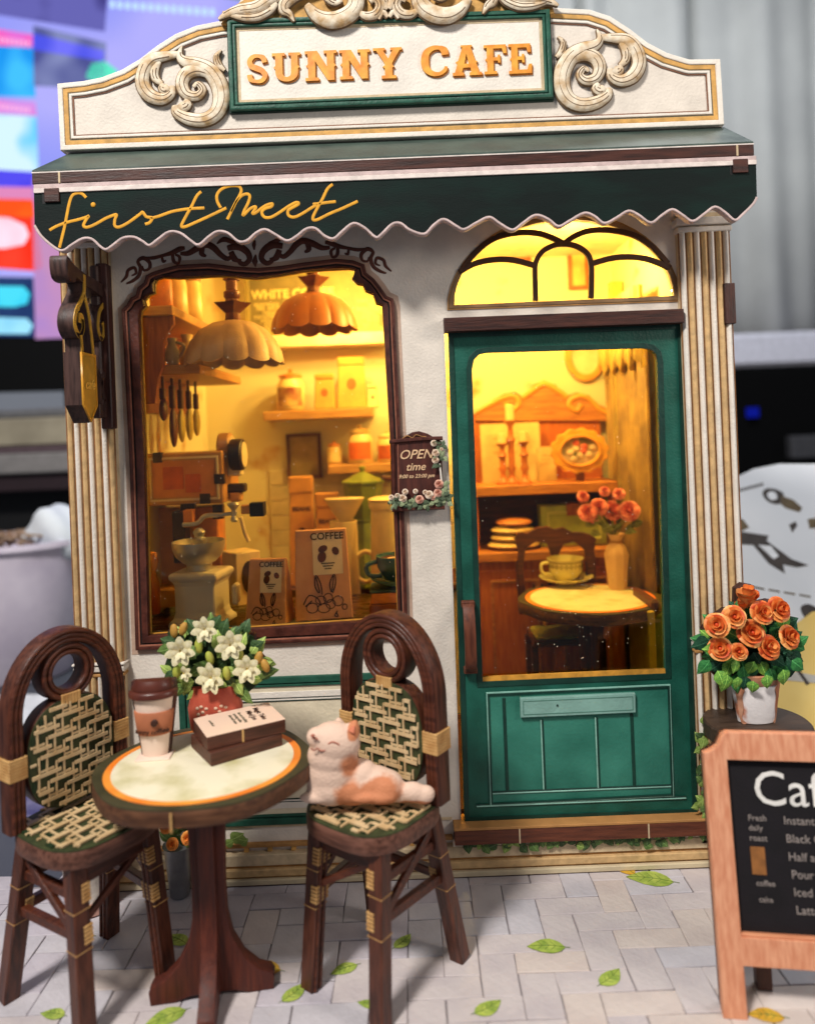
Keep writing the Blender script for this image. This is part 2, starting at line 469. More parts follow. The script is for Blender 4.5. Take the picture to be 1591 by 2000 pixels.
# ---- pediment
ped = [(120, 295), (113, 172), (126, 163), (160, 160), (200, 153), (240, 138), (275, 117), (310, 90), (345, 68), (385, 52), (430, 43), (450, 36), (470, 0), (530, -35), (640, -60), (757, -68), (875, -68), (980, -55), (1050, -20), (1080, 14), (1110, 19), (1150, 21), (1190, 34), (1230, 60), (1262, 85), (1300, 105), (1340, 117), (1385, 119), (1404, 117), (1412, 245)]
PY = -.12
PD = pp(ped, PY)
corner = {0, 1, 2, len(PD) - 2, len(PD) - 1}
plate('pediment_board', PD, PY, .28, m_cream, cafe)
plate('pediment_backing', inset(PD, .02), PY + .285, .12, m_wood_dk, cafe)
# mouldings follow the same outline, without the carved crown
ped2 = [(120, 295), (114, 165), (165, 160)] + ped[4:11] + [(450, 41), (600, 34), (757, 27), (900, 22), (1070, 17)] + ped[20:27] + [(1345, 118), (1404, 117), (1412, 245)]
PD2 = pp(ped2, PY)
def seg_open(o1, o2, name, yf, th, mat, bevel=0.0): ring(name, PD2, o1, o2, yf, th, mat, cafe, bevel)
seg_open(0.0, .10, 'pediment_border', PY - .05, .07, m_white, .02)
seg_open(.10, .19, 'pediment_gold_band', PY - .03, .05, m_gold, .015)
seg_open(.19, .215, 'pediment_line', PY - .02, .03, m_olive_line)
seg_open(.215, .27, 'pediment_bead', PY - .045, .06, m_white, .018)
seg_open(.27, .295, 'pediment_inner_line', PY - .02, .03, m_brown_line)
# name board
NBo = pp([(447, 46), (1070, 26), (1077, 197), (453, 222)], PY)
ring('name_board_frame', NBo, 0, .085, PY - .17, .19, m_green, cafe, .03)
ring('name_board_groove', NBo, .08, .10, PY - .13, .14, m_green_dk, cafe)
ring('name_board_bead', NBo, .098, .15, PY - .16, .17, m_green, cafe, .02)
ring('name_board_outline', NBo, -.025, .004, PY - .075, .08, m_green_dk, cafe)
plate('name_board_face', inset(NBo, .14), PY - .10, .12, m_white, cafe)
ring('name_board_tint', NBo, .148, .21, PY - .106, .03, m_tanl, cafe)
# serif letters
def arc(cx, cy, rx, ry, a0, a1, n): return [(cx + rx * cos(radians(a0 + (a1 - a0) * i / (n - 1))), cy + ry * sin(radians(a0 + (a1 - a0) * i / (n - 1)))) for i in range(n)]
GL = {
 'N': ([(0,140),(44,140),(78,64),(78,126),(68,126),(68,140),(114,140),(114,126),(104,126),(104,78),(111,70),(104,62),(104,0),(80,0),(36,92),(36,14),(48,14),(48,0),(0,0),(0,14),(10,14),(10,62),(3,70),(10,78),(10,126),(0,126)], None, 114),
 'U': ([(0,140),(50,140),(50,126),(40,126),(40,42)] + arc(56, 40, 16, 18, 180, 360, 8) + [(74,126),(64,126),(64,140),(110,140),(110,126),(100,126),(100,78),(107,70),(100,62),(100,40)] + arc(56, 42, 44, 42, 0, -180, 14) + [(12,62),(5,70),(12,78),(12,126),(0,126)], None, 110),
 'Y': ([(0,140),(46,140),(46,128),(38,128),(57,90),(74,128),(66,128),(66,140),(110,140),(110,128),(102,128),(72,70),(72,60),(80,54),(72,48),(72,14),(86,14),(86,0),(30,0),(30,14),(43,14),(43,48),(35,54),(43,60),(43,70),(12,128),(0,128)], None, 110),
 'A': ([(0,0),(44,0),(44,14),(36,14),(41,36),(69,36),(74,14),(66,14),(66,0),(114,0),(114,14),(104,14),(92,56),(98,64),(89,68),(72,132),(78,132),(78,140),(34,140),(34,132),(40,132),(22,68),(13,64),(19,56),(8,14),(0,14)], [(46,54),(64,54),(55,100)], 114),
 'F': ([(0,140),(96,140),(98,98),(84,98),(78,122),(40,122),(40,80),(58,80),(60,92),(70,92),(70,54),(60,54),(58,64),(40,64),(40,14),(54,14),(54,0),(0,0),(0,14),(12,14),(12,62),(5,70),(12,78),(12,126),(0,126)], None, 96),
 'E': ([(0,140),(98,140),(100,100),(86,100),(80,122),(40,122),(40,80),(58,80),(60,92),(70,92),(70,52),(60,52),(58,64),(40,64),(40,18),(82,18),(90,44),(104,44),(102,0),(0,0),(0,14),(12,14),(12,62),(5,70),(12,78),(12,126),(0,126)], None, 102),
}
def stroke_glyph(path, w, n=6):
    p = smooth(path, n); K = len(w) - 1; ws = []
    for i in range(len(p)):
        t = i / (len(p) - 1) * K; a = min(K - 1, int(t)); ws.append(w[a] * (1 - (t - a)) + w[a + 1] * (t - a))
    return ribbon(p, ws)
GL['C'] = (stroke_glyph([(96, 96), (92, 118), (72, 130), (46, 128), (22, 108), (15, 70), (22, 32), (46, 11), (74, 10), (94, 26), (99, 42)], [26, 30, 18, 22, 28, 32, 28, 22, 16, 16, 12]), None, 104)
GL['S'] = (stroke_glyph([(88, 98), (82, 120), (60, 130), (34, 128), (16, 108), (22, 84), (48, 72), (76, 58), (88, 34), (72, 12), (44, 9), (18, 20), (14, 42)], [24, 26, 16, 20, 24, 26, 28, 26, 24, 20, 16, 24, 26]), None, 100)
def letter(ch, x0, x1, ytop0, ybot0, Y, yf, th, mat, dx=0, dy=0, nm='letter'):
    g, hole, w = GL[ch]
    # the baseline follows the sign: map the glyph box on the board
    def mp(p):
        fx = p[0] / w; fz = p[1] / 140.0
        px = x0 + (x1 - x0) * fx; py = ybot0 + (ytop0 - ybot0) * fz - (px - x0) * .045
        px += -(py - ybot0) * 0 + fz * -2
        return P(px + dx, py + dy, Y)
    plate(nm, [mp(p) for p in g], yf, th, mat, cafe, [[mp(p) for p in hole]] if hole else [], 0)
for ch, x0, x1, yt, yb in (('S', 483, 523, 107, 164), ('U', 533, 588, 105, 161), ('N', 597, 659, 101, 159), ('N', 664, 724, 99, 156), ('Y', 730, 786, 95, 155), ('C', 823, 874, 91, 150), ('A', 884, 941, 90, 149), ('F', 946, 989, 89, 146), ('E', 994, 1038, 87, 145)):
    letter(ch, x0, x1, yt, yb, PY - .13, PY - .125, .03, m_letter_sh, 2.2, 2.2, 'letter_shadow')
    letter(ch, x0, x1, yt, yb, PY - .13, PY - .145, .05, m_letter)
# carved scrolls of the pediment
def spiral(cx, cy, r0, r1, a0, turns, n=22):
    return [(cx + (r0 + (r1 - r0) * i / (n - 1)) * cos(radians(a0) + turns * 2 * pi * i / (n - 1)), cy + (r0 + (r1 - r0) * i / (n - 1)) * sin(radians(a0) + turns * 2 * pi * i / (n - 1))) for i in range(n)]
def scroll(paths, Y, mir=None, base=.0):
    for pts, rr in paths:
        pts2 = [(mir(p) if mir else p) for p in pts]
        qq = smooth(pp(pts2, Y), 4); K = len(rr) - 1; rad = []
        for i in range(len(qq)):
            t = i / (len(qq) - 1) * K; a = min(K - 1, int(t)); rad.append(rr[a] * (1 - (t - a)) + rr[a + 1] * (t - a))
        mb = MB().tube([(a, Y - .02, b) for a, b in qq], [r + .022 for r in rad], seg=8, flat=.35)
        mb.build('scroll_outline', m_scroll_line, cafe, smooth=60)
        mb = MB().tube([(a, Y - .05, b) for a, b in qq], rad, seg=10, flat=.42)
        mb.build('scroll_carving', m_scroll, cafe, smooth=60)
        if len(qq) > 12:
            gm = MB()
            for sd, k0, k1 in ((.42, 3, 3), (-.30, len(qq) // 3, 4)):
                cl = []
                for i in range(k0, len(qq) - k1):
                    t_ = Vector(qq[min(i + 1, len(qq) - 1)]) - Vector(qq[i - 1]); t_ = t_.normalized() if t_.length > 1e-6 else Vector((1, 0))
                    cl.append((qq[i][0] - t_.y * sd * rad[i], Y - .05 - rad[i] * .36 * sqrt(1 - sd * sd) , qq[i][1] + t_.x * sd * rad[i]))
                if len(cl) > 3: gm.tube(cl, .011, 5)
            gm.build('scroll_groove', m_scroll_line, cafe, smooth=60)
left_scroll = [
    ([(357, 92), (352, 110), (362, 122), (385, 128), (410, 140), (428, 165), (434, 195), (424, 222), (400, 236), (370, 234), (347, 222), (343, 208)], [.01, .06, .1, .13, .15, .16, .16, .14, .13, .12, .09, .05]),
    ([(352, 206), (360, 212), (368, 206), (362, 198)], [.07, .09, .08, .05]),
    ([(424, 175), (415, 150), (390, 138), (366, 146), (357, 166), (366, 186), (386, 190), (397, 178), (388, 166), (379, 172)], [.06, .10, .13, .13, .12, .10, .09, .07, .05, .03]),
    ([(353, 108), (325, 112), (300, 118), (284, 138), (280, 165), (294, 188), (318, 196), (336, 186), (338, 170)], [.05, .09, .12, .13, .13, .13, .11, .08, .05]),
    ([(332, 172), (324, 178), (318, 174), (322, 166)], [.08, .09, .07, .05]),
    ([(312, 122), (304, 140), (306, 156), (318, 166)], [.05, .08, .07, .04]),
    ([(434, 100), (424, 112), (428, 128), (440, 140)], [.01, .05, .06, .03]),
]
SY = PY - .03
scroll(left_scroll, SY)
ax = 757
def mirL(p):
    # mirror about the middle of the board, allowing for the tilt of the picture
    u, v = uv_(*p); uc, _ = uv_(ax, 130); u2 = 2 * uc - u + 11
    return (VX + u2 * cos(TH) + v * sin(TH), VY - u2 * sin(TH) + v * cos(TH))
scroll(left_scroll, SY, mirL)
crown = [
    ([(428, 40), (445, 30), (470, 22), (500, 18), (520, 6), (545, -12), (560, -30)], [.02, .07, .11, .13, .14, .13, .08]),
    ([(436, 26), (455, 32), (480, 36), (505, 34), (528, 22), (540, 8)], [.02, .05, .08, .09, .08, .05]),
    ([(575, 44), (566, 30), (556, 22), (560, 6), (590, -14), (622, -22)], [.01, .06, .10, .12, .12, .08]),
    ([(600, 12), (618, 32), (642, 42), (668, 38), (690, 22), (696, 0), (688, -24), (664, -34), (642, -22), (640, -4), (654, 8), (668, 2)], [.06, .12, .16, .17, .16, .15, .13, .11, .09, .08, .06, .04]),
    ([(700, 26), (716, 34), (734, 30), (742, 14), (734, 0), (722, 6)], [.04, .08, .09, .08, .07, .05]),
    ([(757, -40), (744, -16), (748, 6), (757, 20)], [.05, .10, .09, .04]),
    ([(757, 36), (748, 26), (740, 40)], [.03, .05, .02]),
]
scroll(crown, PY - .16); scroll(crown, PY - .16, mirL)
plate('crown_backing', pp([(432, 47), (445, 20), (480, -2), (530, -40), (640, -64), (757, -72), (875, -72), (985, -60), (1040, -25), (1075, 2), (1082, 26)], PY - .1), PY - .105, .10, m_gold, cafe)

# ---- awning
AF = -1.12     # depth of the awning's front edge
aw_back_l, aw_back_r = P(133, 294, -.13), P(1416, 246, -.13)
fl, fr = P(62, 334, AF), P(1471, 274, AF)
zb = (aw_back_l[1] + aw_back_r[1]) / 2; zf = (fl[1] + fr[1]) / 2
t = .12
def slab(x0, x1, xb0, xb1, z_f, z_b, yf, yb, th, name, mat, off=0):
    vs = [(x0, yf, z_f + off), (x1, yf, z_f + off), (xb1, yb, z_b + off), (xb0, yb, z_b + off)]
    vs += [(x, y, z - th) for x, y, z in vs]
    return MB().add(vs, [(0, 1, 2, 3), (7, 6, 5, 4), (0, 4, 5, 1), (1, 5, 6, 2), (2, 6, 7, 3), (3, 7, 4, 0)]).build(name, mat, cafe, bevel=.006)
slab(fl[0], fr[0], aw_back_l[0] - .02, aw_back_r[0] + .02, zf, zb + .02, AF + .01, 0.0, .05, 'awning_top', m_awning)
slab(fl[0] + .04, fr[0] - .04, aw_back_l[0], aw_back_r[0], zf - .052, zb - .04, AF + .05, -.02, .12, 'awning_board', m_wood_dk)
beam_h = .20
MB().box(fl[0], fr[0], AF - .004, AF + .02, zf - .058, zf - .038).build('awning_edge_highlight', m_whitetrim, cafe)  # painted highlight: pale strip along the awning's front edge
MB().box(fl[0], fr[0], AF, AF + .16, zf - .056 - beam_h, zf - .056).build('awning_beam', m_wood_dk, cafe, bevel=.012)
for sx in (fl[0] + .50, fr[0] - .30):
    MB().box(sx - .022, sx + .012, AF - .006, AF + .02, zf - .05 - beam_h, zf - .058).build('beam_joint', m_edge_pale if 'm_edge_pale' in globals() else m_tanl, cafe)
# valance outline with scallops (px on its own plane)
VYp = AF + .02
v_top = zf - .056 - beam_h - .002
xl, xr = P(68, 400, VYp)[0], P(1477, 350, VYp)[0]
scal = [(68, 440), (82, 462), (108, 484), (124, 489), (141, 478), (162, 466), (180, 467), (197, 482), (208, 487), (222, 478), (240, 465), (262, 463), (280, 472), (292, 479), (308, 468), (330, 453), (352, 455), (373, 470), (388, 478), (408, 462), (425, 452), (445, 455), (465, 471), (482, 470), (500, 455), (518, 448), (538, 458), (560, 470), (578, 462), (598, 447), (616, 446), (633, 460), (651, 466), (668, 452), (690, 436), (712, 445), (733, 463), (744, 458), (765, 438), (782, 436), (800, 449), (828, 457), (846, 440), (866, 428), (890, 441), (906, 448), (930, 435), (955, 424), (975, 436), (1000, 449), (1020, 436), (1045, 420), (1070, 428), (1090, 442), (1112, 431), (1140, 416), (1160, 422), (1180, 436), (1205, 424), (1226, 412), (1245, 419), (1270, 435), (1292, 420), (1312, 409), (1332, 420), (1352, 432), (1375, 417), (1395, 404), (1415, 415), (1434, 430), (1450, 418), (1470, 398), (1477, 385)]
SC = [P(a, b, VYp) for a, b in scal]
SCs = smooth(SC, 4)
val = SCs + [(xr, v_top), (xl, v_top)]
plate('valance', val, VYp, .12, m_valance, cafe)
plate('valance_backing', inset(val, .0), VYp + .121, .05, m_lilac, cafe)
rb = ribbon([(a, b + .0) for a, b in SCs], .045)
plate('valance_scallop_trim', rb, VYp - .02, .17, m_lilac, cafe, bevel=.015)
MB().box(xl, xr, VYp - .025, VYp + .005, v_top - .16, v_top - .075).build('valance_white_trim', m_whitetrim, cafe, bevel=.006)
MB().box(xl, xr, VYp - .015, VYp + .005, v_top - .075, v_top).build('valance_lilac_trim', m_lilac, cafe, bevel=.006)
for cx, cy in ((103, 382), (1444, 325)):
    a = P(cx - 14, cy + 14, VYp); b = P(cx + 14, cy - 14, VYp)
    MB().box(a[0], b[0], VYp - .04, VYp + .06, a[1], b[1]).build('awning_tab', m_wood_dk, cafe, bevel=.008)
    MB().box(a[0] - .05, a[0] - .003, VYp - .004, VYp + .01, a[1] - .02, b[1] + .03).build('tab_slot', m_black, cafe)
for sx, sgn in ((xl + .35, 1), (xr - .35, -1)):
    # side gussets that carry the awning
    vs = [(sx, AF + .1, zf - .3), (sx, -.01, zf - .3), (sx, -.01, zb - .2)]
    vs += [(x + .12 * sgn, y, z) for x, y, z in vs]
    MB().add(vs, [(0, 1, 2), (5, 4, 3), (0, 3, 4, 1), (1, 4, 5, 2), (2, 5, 3, 0)]).build('awning_bracket', m_wood_dk, cafe)
# script lettering on the valance
def z1(pts): return [(60 + a / 3.978, 290 + b / 3.978) for a, b in pts]
def z2(pts): return [(380 + a / 4.679, 330 + b / 4.679) for a, b in pts]
script = [
    z1([(432, 382), (405, 355), (370, 345), (325, 365), (300, 430), (280, 530), (262, 620), (240, 710), (225, 770)]),
    z1([(148, 635), (200, 605), (280, 575), (360, 555), (430, 535), (452, 525), (425, 565), (412, 600), (440, 612), (500, 590), (580, 545), (640, 520), (668, 515), (655, 555), (655, 600), (690, 610), (760, 575), (850, 510), (870, 495), (900, 530), (945, 540), (925, 575), (890, 588)]),
    z1([(925, 545), (1000, 525), (1100, 490), (1220, 470), (1350, 462)]),
    z1([(1325, 335), (1290, 370), (1250, 450), (1205, 530), (1172, 600), (1200, 608), (1290, 570), (1400, 520), (1520, 462)]),
    z2([(240, 355), (210, 300), (205, 240), (240, 190), (310, 158), (395, 155), (425, 185), (420, 225), (380, 300), (335, 390), (300, 460)]),
    z2([(335, 390), (380, 300), (430, 245), (480, 228), (505, 250), (490, 310), (455, 380), (445, 425), (500, 370), (545, 345), (560, 355), (530, 405), (560, 400), (610, 360), (660, 330), (710, 318), (700, 345), (640, 365), (615, 400), (640, 440), (700, 440), (780, 395), (860, 340), (930, 305), (950, 320), (900, 350), (855, 380), (860, 425), (910, 440), (980, 410), (1060, 360), (1120, 325)]),
    z2([(1262, 140), (1215, 180), (1170, 270), (1120, 360), (1085, 430), (1085, 465), (1130, 460), (1230, 410), (1350, 360), (1490, 295)]),
    z2([(1080, 322), (1150, 315), (1220, 305), (1290, 298)]),
]
for s_ in script: strokes('script_letter', [s_], m_script, cafe, VYp - .001, .026, flat=.25, Y=VYp, n=5)
MB().ball((P(182.5, 400, VYp)[0], VYp - .004, P(182.5, 400, VYp)[1]), (.045, .02, .045)).build('script_letter', m_script, cafe)

# ---- ornament above the window
o3 = lambda pts: [(230 + a / 2.893, 440 + b / 2.893) for a, b in pts]
orn = [
    (o3([(20, 322), (50, 290), (60, 255), (95, 240), (105, 270), (80, 285)]), [.012, .03, .03, .03, .025, .012]),
    (o3([(50, 330), (85, 315), (120, 285), (130, 240), (115, 205), (145, 185), (180, 210), (180, 245), (150, 255), (140, 230)]), [.015, .03, .035, .035, .03, .04, .035, .03, .025, .012]),
    (o3([(150, 183), (200, 185), (260, 170), (310, 155), (350, 135), (380, 128)]), [.02, .035, .03, .045, .05, .03]),
    (o3([(250, 175), (258, 205), (275, 198)]), [.02, .03, .012]),
    (o3([(310, 160), (318, 205), (345, 215), (350, 180), (325, 165)]), [.03, .035, .03, .03, .02]),
    (o3([(355, 160), (400, 158), (450, 130), (500, 110), (540, 125), (580, 165), (620, 190), (650, 170)]), [.03, .05, .06, .06, .06, .05, .045, .03]),
    (o3([(560, 105), (600, 80), (650, 95), (700, 105)]), [.01, .05, .04, .01]),
    (o3([(480, 120), (475, 160), (500, 175)]), [.05, .05, .02]),
    (o3([(620, 130), (680, 120), (730, 150), (745, 190), (720, 220), (690, 212), (690, 190)]), [.05, .07, .06, .05, .05, .045, .03]),
    (o3([(640, 150), (660, 190), (690, 205)]), [.05, .06, .03]),
    (o3([(775, 85), (770, 110), (772, 140)]), [.015, .04, .01]),
    (o3([(780, 165), (775, 205), (780, 238)]), [.01, .055, .01]),
]
mid = 230 + 778 / 2.893
def mirO(p):
    u, v = uv_(*p); uc, _ = uv_(mid, 500)
    u2 = 2 * uc - u; return (VX + u2 * cos(TH) + v * sin(TH), VY - u2 * sin(TH) + v * cos(TH))
for pts, rr in orn:
    rr = [r * 1.08 for r in rr]; strokes('wall_ornament', [(pts, rr)], m_scrollbrown, cafe, -.004, .03, flat=.35, Y=0)
    if pts[0][0] < mid - 4: strokes('wall_ornament', [([mirO(p) for p in pts], rr)], m_scrollbrown, cafe, -.004, .03, flat=.35, Y=0)

# ---- door
door_t = -.06
lint = pp([(866, 621), (1334, 603), (1335, 630), (868, 648)], -.3)
plate('door_lintel', lint, -.32, .32, m_wood_dk, cafe, bevel=.012)
DO = pp([(875, 650), (1331, 632), (1361, 1589), (907, 1606)], door_t)
DI = pp([(943, 1330), (922, 722), (926, 703), (936, 693), (952, 690), (1255, 681), (1270, 684), (1279, 692), (1282, 706), (1298, 1314)], door_t)
door = plate('door', DO, door_t, .16, m_door, cafe, [inset(DI, -.02)])
def dpart(name, pts, yf, th, mat, holes=(), bevel=0.0, parent=None):
    return plate(name, pts, yf, th, mat, door, holes, bevel)
plate('door_edge_band', DO, door_t - .022, .024, m_door_dk, door, [inset(DO, .10)], .006)
plate('pane_border', inset(DI, -.115), door_t - .018, .02, m_door_dk, door, [inset(DI, -.008)], .006)
plate('glass_pane', inset(DI, -.02), .03, .03, m_glass, door)
plate('pane_sill', pp([(941, 1322), (1298, 1306), (1299, 1316), (942, 1332)], door_t), -.058, .05, m_edge, door)
# lower panel
LP = pp([(951, 1354), (1305, 1338), (1312, 1552), (959, 1570)], door_t)
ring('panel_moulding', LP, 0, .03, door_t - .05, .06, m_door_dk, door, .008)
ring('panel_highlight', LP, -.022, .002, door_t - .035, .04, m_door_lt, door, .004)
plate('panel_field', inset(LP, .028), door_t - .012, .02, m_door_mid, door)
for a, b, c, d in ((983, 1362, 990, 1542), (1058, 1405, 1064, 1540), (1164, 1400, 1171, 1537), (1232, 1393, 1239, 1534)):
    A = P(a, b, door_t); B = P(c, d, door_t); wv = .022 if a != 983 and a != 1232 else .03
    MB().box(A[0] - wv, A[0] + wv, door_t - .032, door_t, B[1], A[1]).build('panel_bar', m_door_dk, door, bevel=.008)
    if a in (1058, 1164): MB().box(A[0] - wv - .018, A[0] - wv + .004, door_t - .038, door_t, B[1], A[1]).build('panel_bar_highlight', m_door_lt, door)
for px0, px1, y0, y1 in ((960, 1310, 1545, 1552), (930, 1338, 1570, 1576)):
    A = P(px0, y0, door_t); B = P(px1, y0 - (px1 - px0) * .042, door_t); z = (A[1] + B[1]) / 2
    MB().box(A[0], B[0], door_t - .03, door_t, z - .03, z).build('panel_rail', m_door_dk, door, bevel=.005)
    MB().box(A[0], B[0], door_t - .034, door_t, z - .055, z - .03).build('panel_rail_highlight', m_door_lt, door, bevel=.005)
MS = pp([(1014, 1361), (1237, 1351), (1238, 1388), (1015, 1398)], door_t)
slot = plate('mail_slot', MS, door_t - .10, .10, m_slot, door, bevel=.012)
ring('slot_line', MS, .05, .062, door_t - .106, .012, paper('slot_line_print', '#4c7a6c'), door)
MB().ball((P(1086, 1374, door_t)[0], door_t - .10, P(1086, 1374, door_t)[1]), .022).build('slot_screw', m_door_dk, door)
# handle
hx, _ = P(917, 1250, door_t - .2)
ht, hb = P(917, 1176, door_t - .2)[1], P(917, 1318, door_t - .2)[1]
for z_ in (ht - .12, hb): MB().box(hx - .13, hx + .13, door_t - .16, door_t, z_, z_ + .12).build('handle_mount', m_wood, door, bevel=.015)
path = [(hx, door_t - .10, ht - .06), (hx, door_t - .24, ht - .18), (hx, door_t - .34, ht - .5), (hx, door_t - .34, hb + .5), (hx, door_t - .24, hb + .18), (hx, door_t - .10, hb + .06)]
pth = smooth(path, 4)
bow = plate_mesh('handle_bow', ribbon([(p[1], p[2]) for p in pth], .10), .22, (), .012); bow.transform(T3(hx + .11, 0, 0) @ R3(radians(90), 'Z')); mobj('door_handle', bow, m_wood, door, True, 40)
# door recess reveals and threshold
dl, dr = P(867, 1000)[0], P(1352, 1000)[0]
ths = pp([(887, 1606), (1392, 1586), (1393, 1594), (887, 1616)], -.1)
zt = P(1100, 1603, -.2)[1]
MB().box(P(884, 1600)[0], P(1394, 1600, 0)[0] + .1, -.34, .24, zt - .05, zt).build('door_step_top', m_edge_step if 'm_edge_step' in globals() else paper('step_top_print', '#b07e48', var=.12), cafe, bevel=.008)
MB().box(P(884, 1600)[0] + .01, P(1394, 1600, 0)[0] + .09, -.33, .22, zt - .33, zt - .052).build('door_step', m_woodx, cafe, bevel=.01)
for pxx in (1014, 1266):
    X = P(pxx, 1620, -.33)[0]
    MB().box(X - .014, X + .014, -.336, -.30, zt - .33, zt - .05).build('step_joint', m_tanl, cafe)

# ---- lower wall panel, green bands
def hband(name, x0, x1, py, h, yf, mat, pxref=600, bevel=.01, th=.06):
    X0, X1 = P(x0, py)[0], P(x1, py)[0]; z = P(pxref, py)[1]
    return MB().box(X0, X1, yf, yf + th, z - h, z).build(name, mat, cafe, bevel=bevel)
# large green rectangle
gx0, gx1 = P(352, 1400)[0], P(750, 1400)[0]
gz1, gz0 = P(600, 1318)[1], P(600, 1606)[1]
GR = rect(gx0, gx1, gz0, gz1)
ring('wall_panel_frame', GR, 0, .13, -.07, .08, m_green, cafe, .02)
ring('wall_panel_groove', GR, .125, .15, -.03, .04, m_green_dk, cafe)
ring('wall_panel_bead', GR, .148, .20, -.05, .06, m_green, cafe, .015)
ring('wall_panel_cream', GR, .20, .30, -.02, .03, m_ivory, cafe)
ring('wall_panel_white', GR, .30, .42, -.03, .04, m_white, cafe, .01)
ring('wall_panel_line', GR, .42, .435, -.025, .03, m_green_dk, cafe)
ring('wall_panel_pale', GR, .435, .47, -.02, .03, m_white, cafe)
ring('wall_panel_fine_line', GR, .47, .49, -.025, .03, m_green_dk, cafe)
plate('wall_panel_field', inset(GR, .49), -.01, .02, m_ivory, cafe)
# skirting below
zs = P(600, 1640)[1]; 
sx0, sx1 = wx0, P(884, 1650)[0]
bx1 = wx1 - .0
MB().box(sx0, sx1, -.10, .2, zs - .07, zs).build('skirting_rail', m_tan, cafe, bevel=.012)
MB().box(sx0, sx1, -.03, .2, zs + .29, zs + .33).build('skirting_line', m_tanl, cafe)
for k in range(14):
    x = sx0 + .3 + k * .46
    if x < sx1 - .1: MB().box(x, x + .09, -.07, .1, zs - .17, zs - .071).build('dentil', m_gold, cafe, bevel=.01)
z_a = zs - .17
for k, (h, yo, mt) in enumerate(((.22, -.16, m_tanl), (.05, -.13, m_tan), (.14, -.20, m_gold_pale), (.035, -.17, m_tan), (z_a - .22 - .05 - .14 - .035 - .02, -.24, m_cream_low if 'm_cream_low' in globals() else paper('plinth_print', '#cdbd9c', var=.1)))):
    MB().box(wx0 - .02, bx1 + .04, yo, .22, z_a - h, z_a).build('plinth_course', mt, cafe, bevel=.015)
    z_a -= h
MB().box(wx0, wx1, -.22, 7.3, 0.0, .03).build('base_board', m_wood_dk, cafe)
MB().box(P(884, 1650)[0], bx1 - .02, -.145, .2, zs - .17, zt - .332).build('plinth_panel', m_cream2, cafe)
# ---- room shell
RX0, RX1, RY1, RZ0, RZ1 = -5.85, 6.02, 7.0, 1.1, 13.2
MB().box(wx0 + .12, RX0, .22, RY1 + .2, .03, 13.5).build('side_wall', m_wallpaper, cafe)
MB().box(RX1, wx1 - .12 if wx1 - .12 > RX1 + .1 else RX1 + .2, .22, RY1 + .2, .03, 13.5).build('side_wall', m_wallpaper, cafe)
MB().box(RX0, RX1, RY1, RY1 + .2, .03, 13.5).build('back_wall', m_wallpaper, cafe)
MB().box(RX0, RX1, .22, RY1, .9, RZ0).build('room_floor', m_inwood_dk, cafe)
MB().box(wx0 + .12, RX1, .22, RY1 + .2, 13.5, 13.7).build('room_ceiling', m_inwhite, cafe)
# ================================================================== SHARED SMALL BUILDERS
def pbox(px0, px1, py0, py1, Y0, Y1):
    cx, cy = (px0 + px1) / 2, (py0 + py1) / 2
    return (P(px0, cy, Y0)[0], P(px1, cy, Y0)[0], Y0, Y1, P(cx, py1, Y0)[1], P(cx, py0, Y0)[1])
def ibox(name, px0, px1, py0, py1, Y0, Y1, mat, parent, bevel=.02, rz=0):
    b = pbox(px0, px1, py0, py1, Y0, Y1); mb = MB().box(*b)
    if rz:
        c = Vector(((b[0] + b[1]) / 2, (b[2] + b[3]) / 2, 0)); mb.xf(T3(*c) @ R3(rz, 'Z') @ T3(*-c))
    return mb.build(name, mat, parent, bevel=bevel)
def at(px, py, Y): x, z = P(px, py, Y); return (x, Y, z)
def leaf_mesh(name, mat, w=.30, fold=.07, curl=.10, pts=6):
    vs, fs = [], []
    for i in range(pts + 1):
        t = i / pts; ww = w * (sin(pi * t ** .72) * (1.18 - .35 * t) if 0 < t < 1 else 0) + .004
        y = -curl * sin(pi * t)
        vs += [(-ww, y + fold * ww / w * .6, t), (-ww * .5, y + fold * ww / w * .2, t), (0, y - .02, t), (ww * .5, y + fold * ww / w * .2, t), (ww, y + fold * ww / w * .6, t)]
    for i in range(pts):
        for k in range(4): a = i * 5 + k; fs.append((a, a + 1, a + 6, a + 5))
    me = bpy.data.meshes.new(name); me.from_pydata(vs, [], fs)
    for p in me.polygons: p.use_smooth = True
    me.materials.append(mat); return me
